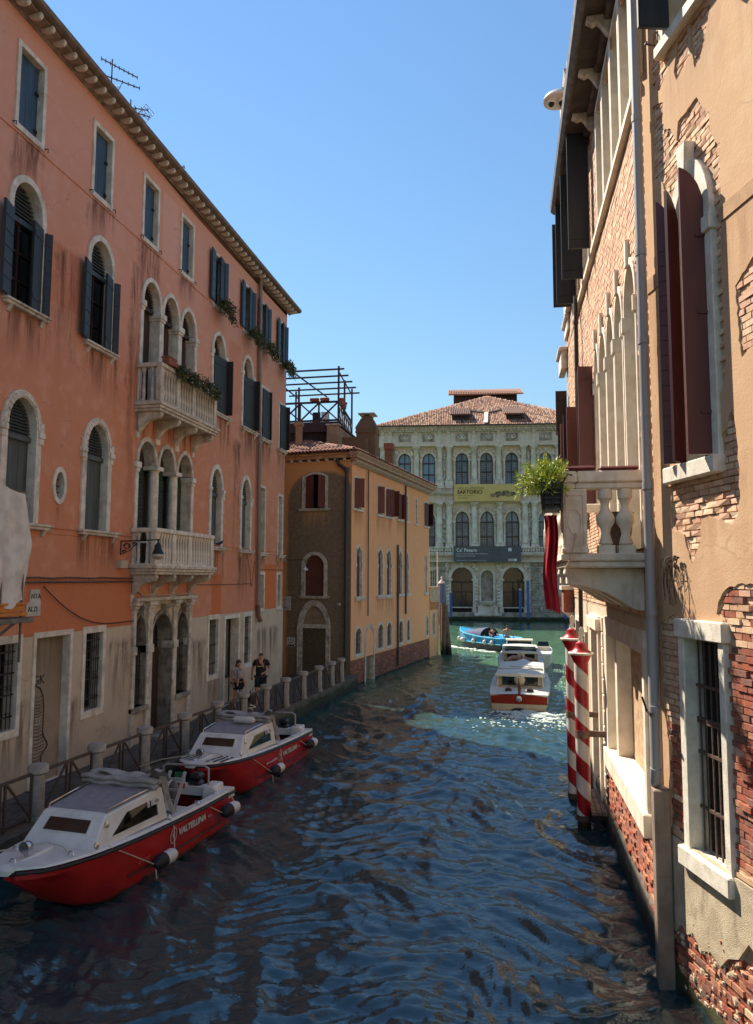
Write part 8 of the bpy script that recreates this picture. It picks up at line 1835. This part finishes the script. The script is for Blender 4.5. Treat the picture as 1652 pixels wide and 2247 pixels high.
# tv aerials on the roof
AER = simple('aerial_metal', C(70,74,80), rough=.5, metal=.4)
def aerial(label, loc, h, elems, rz=0):
    t = thing('tv_aerial', label, 'aerial', loc, rz, 'tv aerials on the pink house'); k = MB(); k.tube([(0,0,-1.2),(0,0,h)], .018, 5); k.build('mast', AER, t)
    for z, ang, L, n_, w_, tilt in elems:
        dx, dy = math.cos(ang), math.sin(ang); k = MB(); a = Vector((-dx*L*.3,-dy*L*.3,z-tilt*L*.3)); b_ = Vector((dx*L*.7,dy*L*.7,z+tilt*L*.7)); k.bar(a, b_, .025)
        for i in range(n_):
            p = a.lerp(b_, i/(n_-1)); ww = w_*(1-.5*i/n_); k.tube([p+Vector((-dy*ww,dx*ww,0)), p+Vector((dy*ww,-dx*ww,0))], .008, 4); k.tube([p+Vector((0,0,-.05)), p+Vector((0,0,.05))], .014, 4)
        k.build('yagi', AER, t)
    return t
a1 = aerial('taller pair of tv aerials on a mast over the cornice of the pink house', (-10.95, 17.1, 18.0), 1.3, [(1.15,.6,.95,9,.11,-.3),(.75,.5,1.05,8,.08,-.2)])
k = MB()
for i in range(7): k.tube([(-.22,.05*i-.15,.1+.09*i),(.22,.05*i-.15,.05+.09*i)], .009, 4)
for s_ in (-1, 1): k.tube([(s_*.22,-.15,.08),(s_*.22,.15,.66)], .01, 4)
k.build('grid_reflector', AER, a1)
a2 = aerial('shorter tv aerial with a flat grid, right of the taller pair', (-10.95, 18.1, 18.0), .8, [(.55,.3,.7,5,.18,-.1),(.45,.9,.8,6,.2,.1)])
k = MB()
for i in range(6): k.tube([(.3+.06*i,-.2,.15+.06*i),(.3+.06*i,.25,.15+.06*i)], .009, 4)
k.tube([(.3,-.2,.15),(.6,-.2,.45)], .01, 4); k.tube([(.3,.25,.15),(.6,.25,.45)], .01, 4); k.build('grid_reflector', AER, a2)
aerial('small tv aerial barely showing above the cornice, furthest along', (-10.95, 20.6, 17.8), .5, [(.4,.2,.6,4,.2,.0)])
# scaffold platform with dust sheet at the left edge
t = thing('scaffold', 'small orange and grey scaffold platform on the pink wall at the left edge', 'scaffold', (LX, 12.5, 4.3), PI/2)
ORG = simple('orange_beam_paint', C(214,132,40), C(196,118,36), 5, .6); GRS = simple('galvanised_steel', C(120,112,108), C(98,92,88), 6, .5, metal=.5)
for x0, x1, z0, z1, y0_, y1_ in [(-.6,.3,.0,.06,-.68,-.56),(-.6,.24,.08,.2,-.64,-.58),(-.6,.3,.21,.25,-.68,-.56)]: k = MB(); k.box(x0, x1, y0_, y1_, z0, z1); k.build('beam', ORG, t, bevel=.006)
k = MB(); k.box(-.6, .38, -.75, -.02, -.14, -.04); k.build('ledger', GRS, t, bevel=.008); k = MB(); k.bar((.1,-.6,-.1),(-.35,-.05,-.75),.07,.05); k.build('strut', GRS, t)
for x in (.2, -.4): k = MB(); k.tube([(x,-.6,-.9),(x,-.6,2.3)], .024, 8); k.build('tube', GRS, t)
SHT = simple('translucent_dust_sheet', C(228,216,204), C(206,194,182), 3, .9, bump=.25, bscale=26)
t = thing('dust_sheet', 'grey dust sheet draped over the scaffold at the left edge', 'sheet', (LX, 12.5, 4.5), PI/2)
k = MB(); vs = []; n = 30; m_ = 22; prof = [(0,.02,.36),(.3,.56),(.6,.6)]
for j in range(m_+1):
    tz = j/m_; z = 2.22-2.2*tz; right = float(np.interp(tz, [0,.05,.28,.45,.62,.7,.85,1], [.26,.30,.50,.60,.52,.54,.44,.34]))
    for i in range(n+1):
        ti = i/n; x = -.9+(right+.9)*ti; fold = .045*math.sin(ti*15+tz*2.2)+.014*math.sin(ti*29-tz*4)+.02*math.sin(tz*13+ti*5); vs.append((x, -.66+fold*(.4+tz*.6)+(.45*max(0, ti-.86)/.14), z+.05*math.sin(ti*6)*(1-tz)+(.08*math.sin(ti*9) if j == m_ else 0)))
k.add(vs, [(j*(n+1)+i, j*(n+1)+i+1, (j+1)*(n+1)+i+1, (j+1)*(n+1)+i) for j in range(m_) for i in range(n)])
k.add([(-.9,-.66,2.24),(.26,-.62,2.22),(.28,-.05,2.2),(-.9,-.05,2.22)], [(0,1,2,3)]); k.build('cloth', SHT, t, smooth='all')
# chimney with dome cameras above the eaves of the brick house
t = thing('chimney', 'pale flared chimney rising behind the gutter of the brick house', 'chimney', (1.72, 23.0, 14.6))
k = MB(); k.box(-.35, .8, -.5, .5, 0, 5.9); k.prismz([(-.35,-.5),(.8,-.5),(.8,.5),(-.35,.5)], 5.9, 5.95); k.build('shaft', STONE, t); k = MB(); k.lathe([(.4,5.9),(.72,6.5),(.74,6.55)], (.25,0,0), 4, a0=PI/4); k.box(-.15, .6, -.3, .3, 6.55, 7.0); k.build('flared_top', STONE, t)
t = thing('dome_camera', 'white dish with two dome cameras sticking out beside the gutter, upper right', 'camera', (1.25, 22.6, 20.15))
k = MB(); k.lathe([(.03,.34),(.2,.3),(.4,.16),(.46,.04),(.44,.0),(.3,-.02)], n=24); k.build('dish', PLAST_W, t, smooth=True)
for x in (-.2, .12): k = MB(); k.lathe([(.13,.0),(.13,-.1),(.11,-.12)], (x,-.12,0), 14); d_ = k.build('dome_housing', PLAST_W, t, smooth=True); k = MB(); k.blob((x,-.12,-.12), .095,.095,.11,12,8); k.build('dome', INK, d_, smooth='all')
k = MB(); k.tube([(.2,.2,.1),(.6,.35,.1)], .05, 8); k.build('bracket', PLAST_W, t)
# wake foam of the boats
random.seed(21)
FOAM = simple('white_foam', C(206,214,206), C(168,184,174), 20, .9)
def foam(label, pts_fn, n, rmax):
    k = MB()
    for i in range(n):
        x, y, r = pts_fn(); r *= random.uniform(.3, 1); r = min(r, rmax); z = float(waves(np.array([x]), np.array([y]))[0]); a0 = random.random()*6; m_ = 6
        vs = [(x+r*random.uniform(.6,1.8)*math.cos(a0+2*PI*q_/m_), y+r*random.uniform(.5,.9)*math.sin(a0+2*PI*q_/m_)*.8, z+.004) for q_ in range(m_)]+[(x, y, z+.012+r*.35)]
        k.add(vs, [(q_, (q_+1) % m_, m_) for q_ in range(m_)])
    o = k.build('wake_foam', FOAM, fixn=False, smooth='all'); o['kind'] = 'stuff'; o['label'] = label; o['category'] = 'foam'; return o
def wk():
    y = 28.8-abs(random.gauss(0, 1.3)); sp_ = .45+(28.8-y)*.35; return random.gauss(.1+(28.8-y)*.12, sp_), y, .10*math.exp(-(28.8-y)*.35)+.012
foam('white churned wake behind the nearer water taxi', wk, 900, .10)
def wk2():
    t_ = random.random(); p = BGM @ Vector((-.1+7.4*t_, -1.25-abs(random.gauss(0,.16))*(1+t_), 0)); return p.x, p.y, (.16 if t_ < .15 else .07)
foam('white bow wave along the side of the blue barge', wk2, 520, .2)
def wk3(): return random.gauss(1.7, .55), random.uniform(33, 46), .035
foam('scattered foam flecks beside the farther water taxi', wk3, 420, .05)
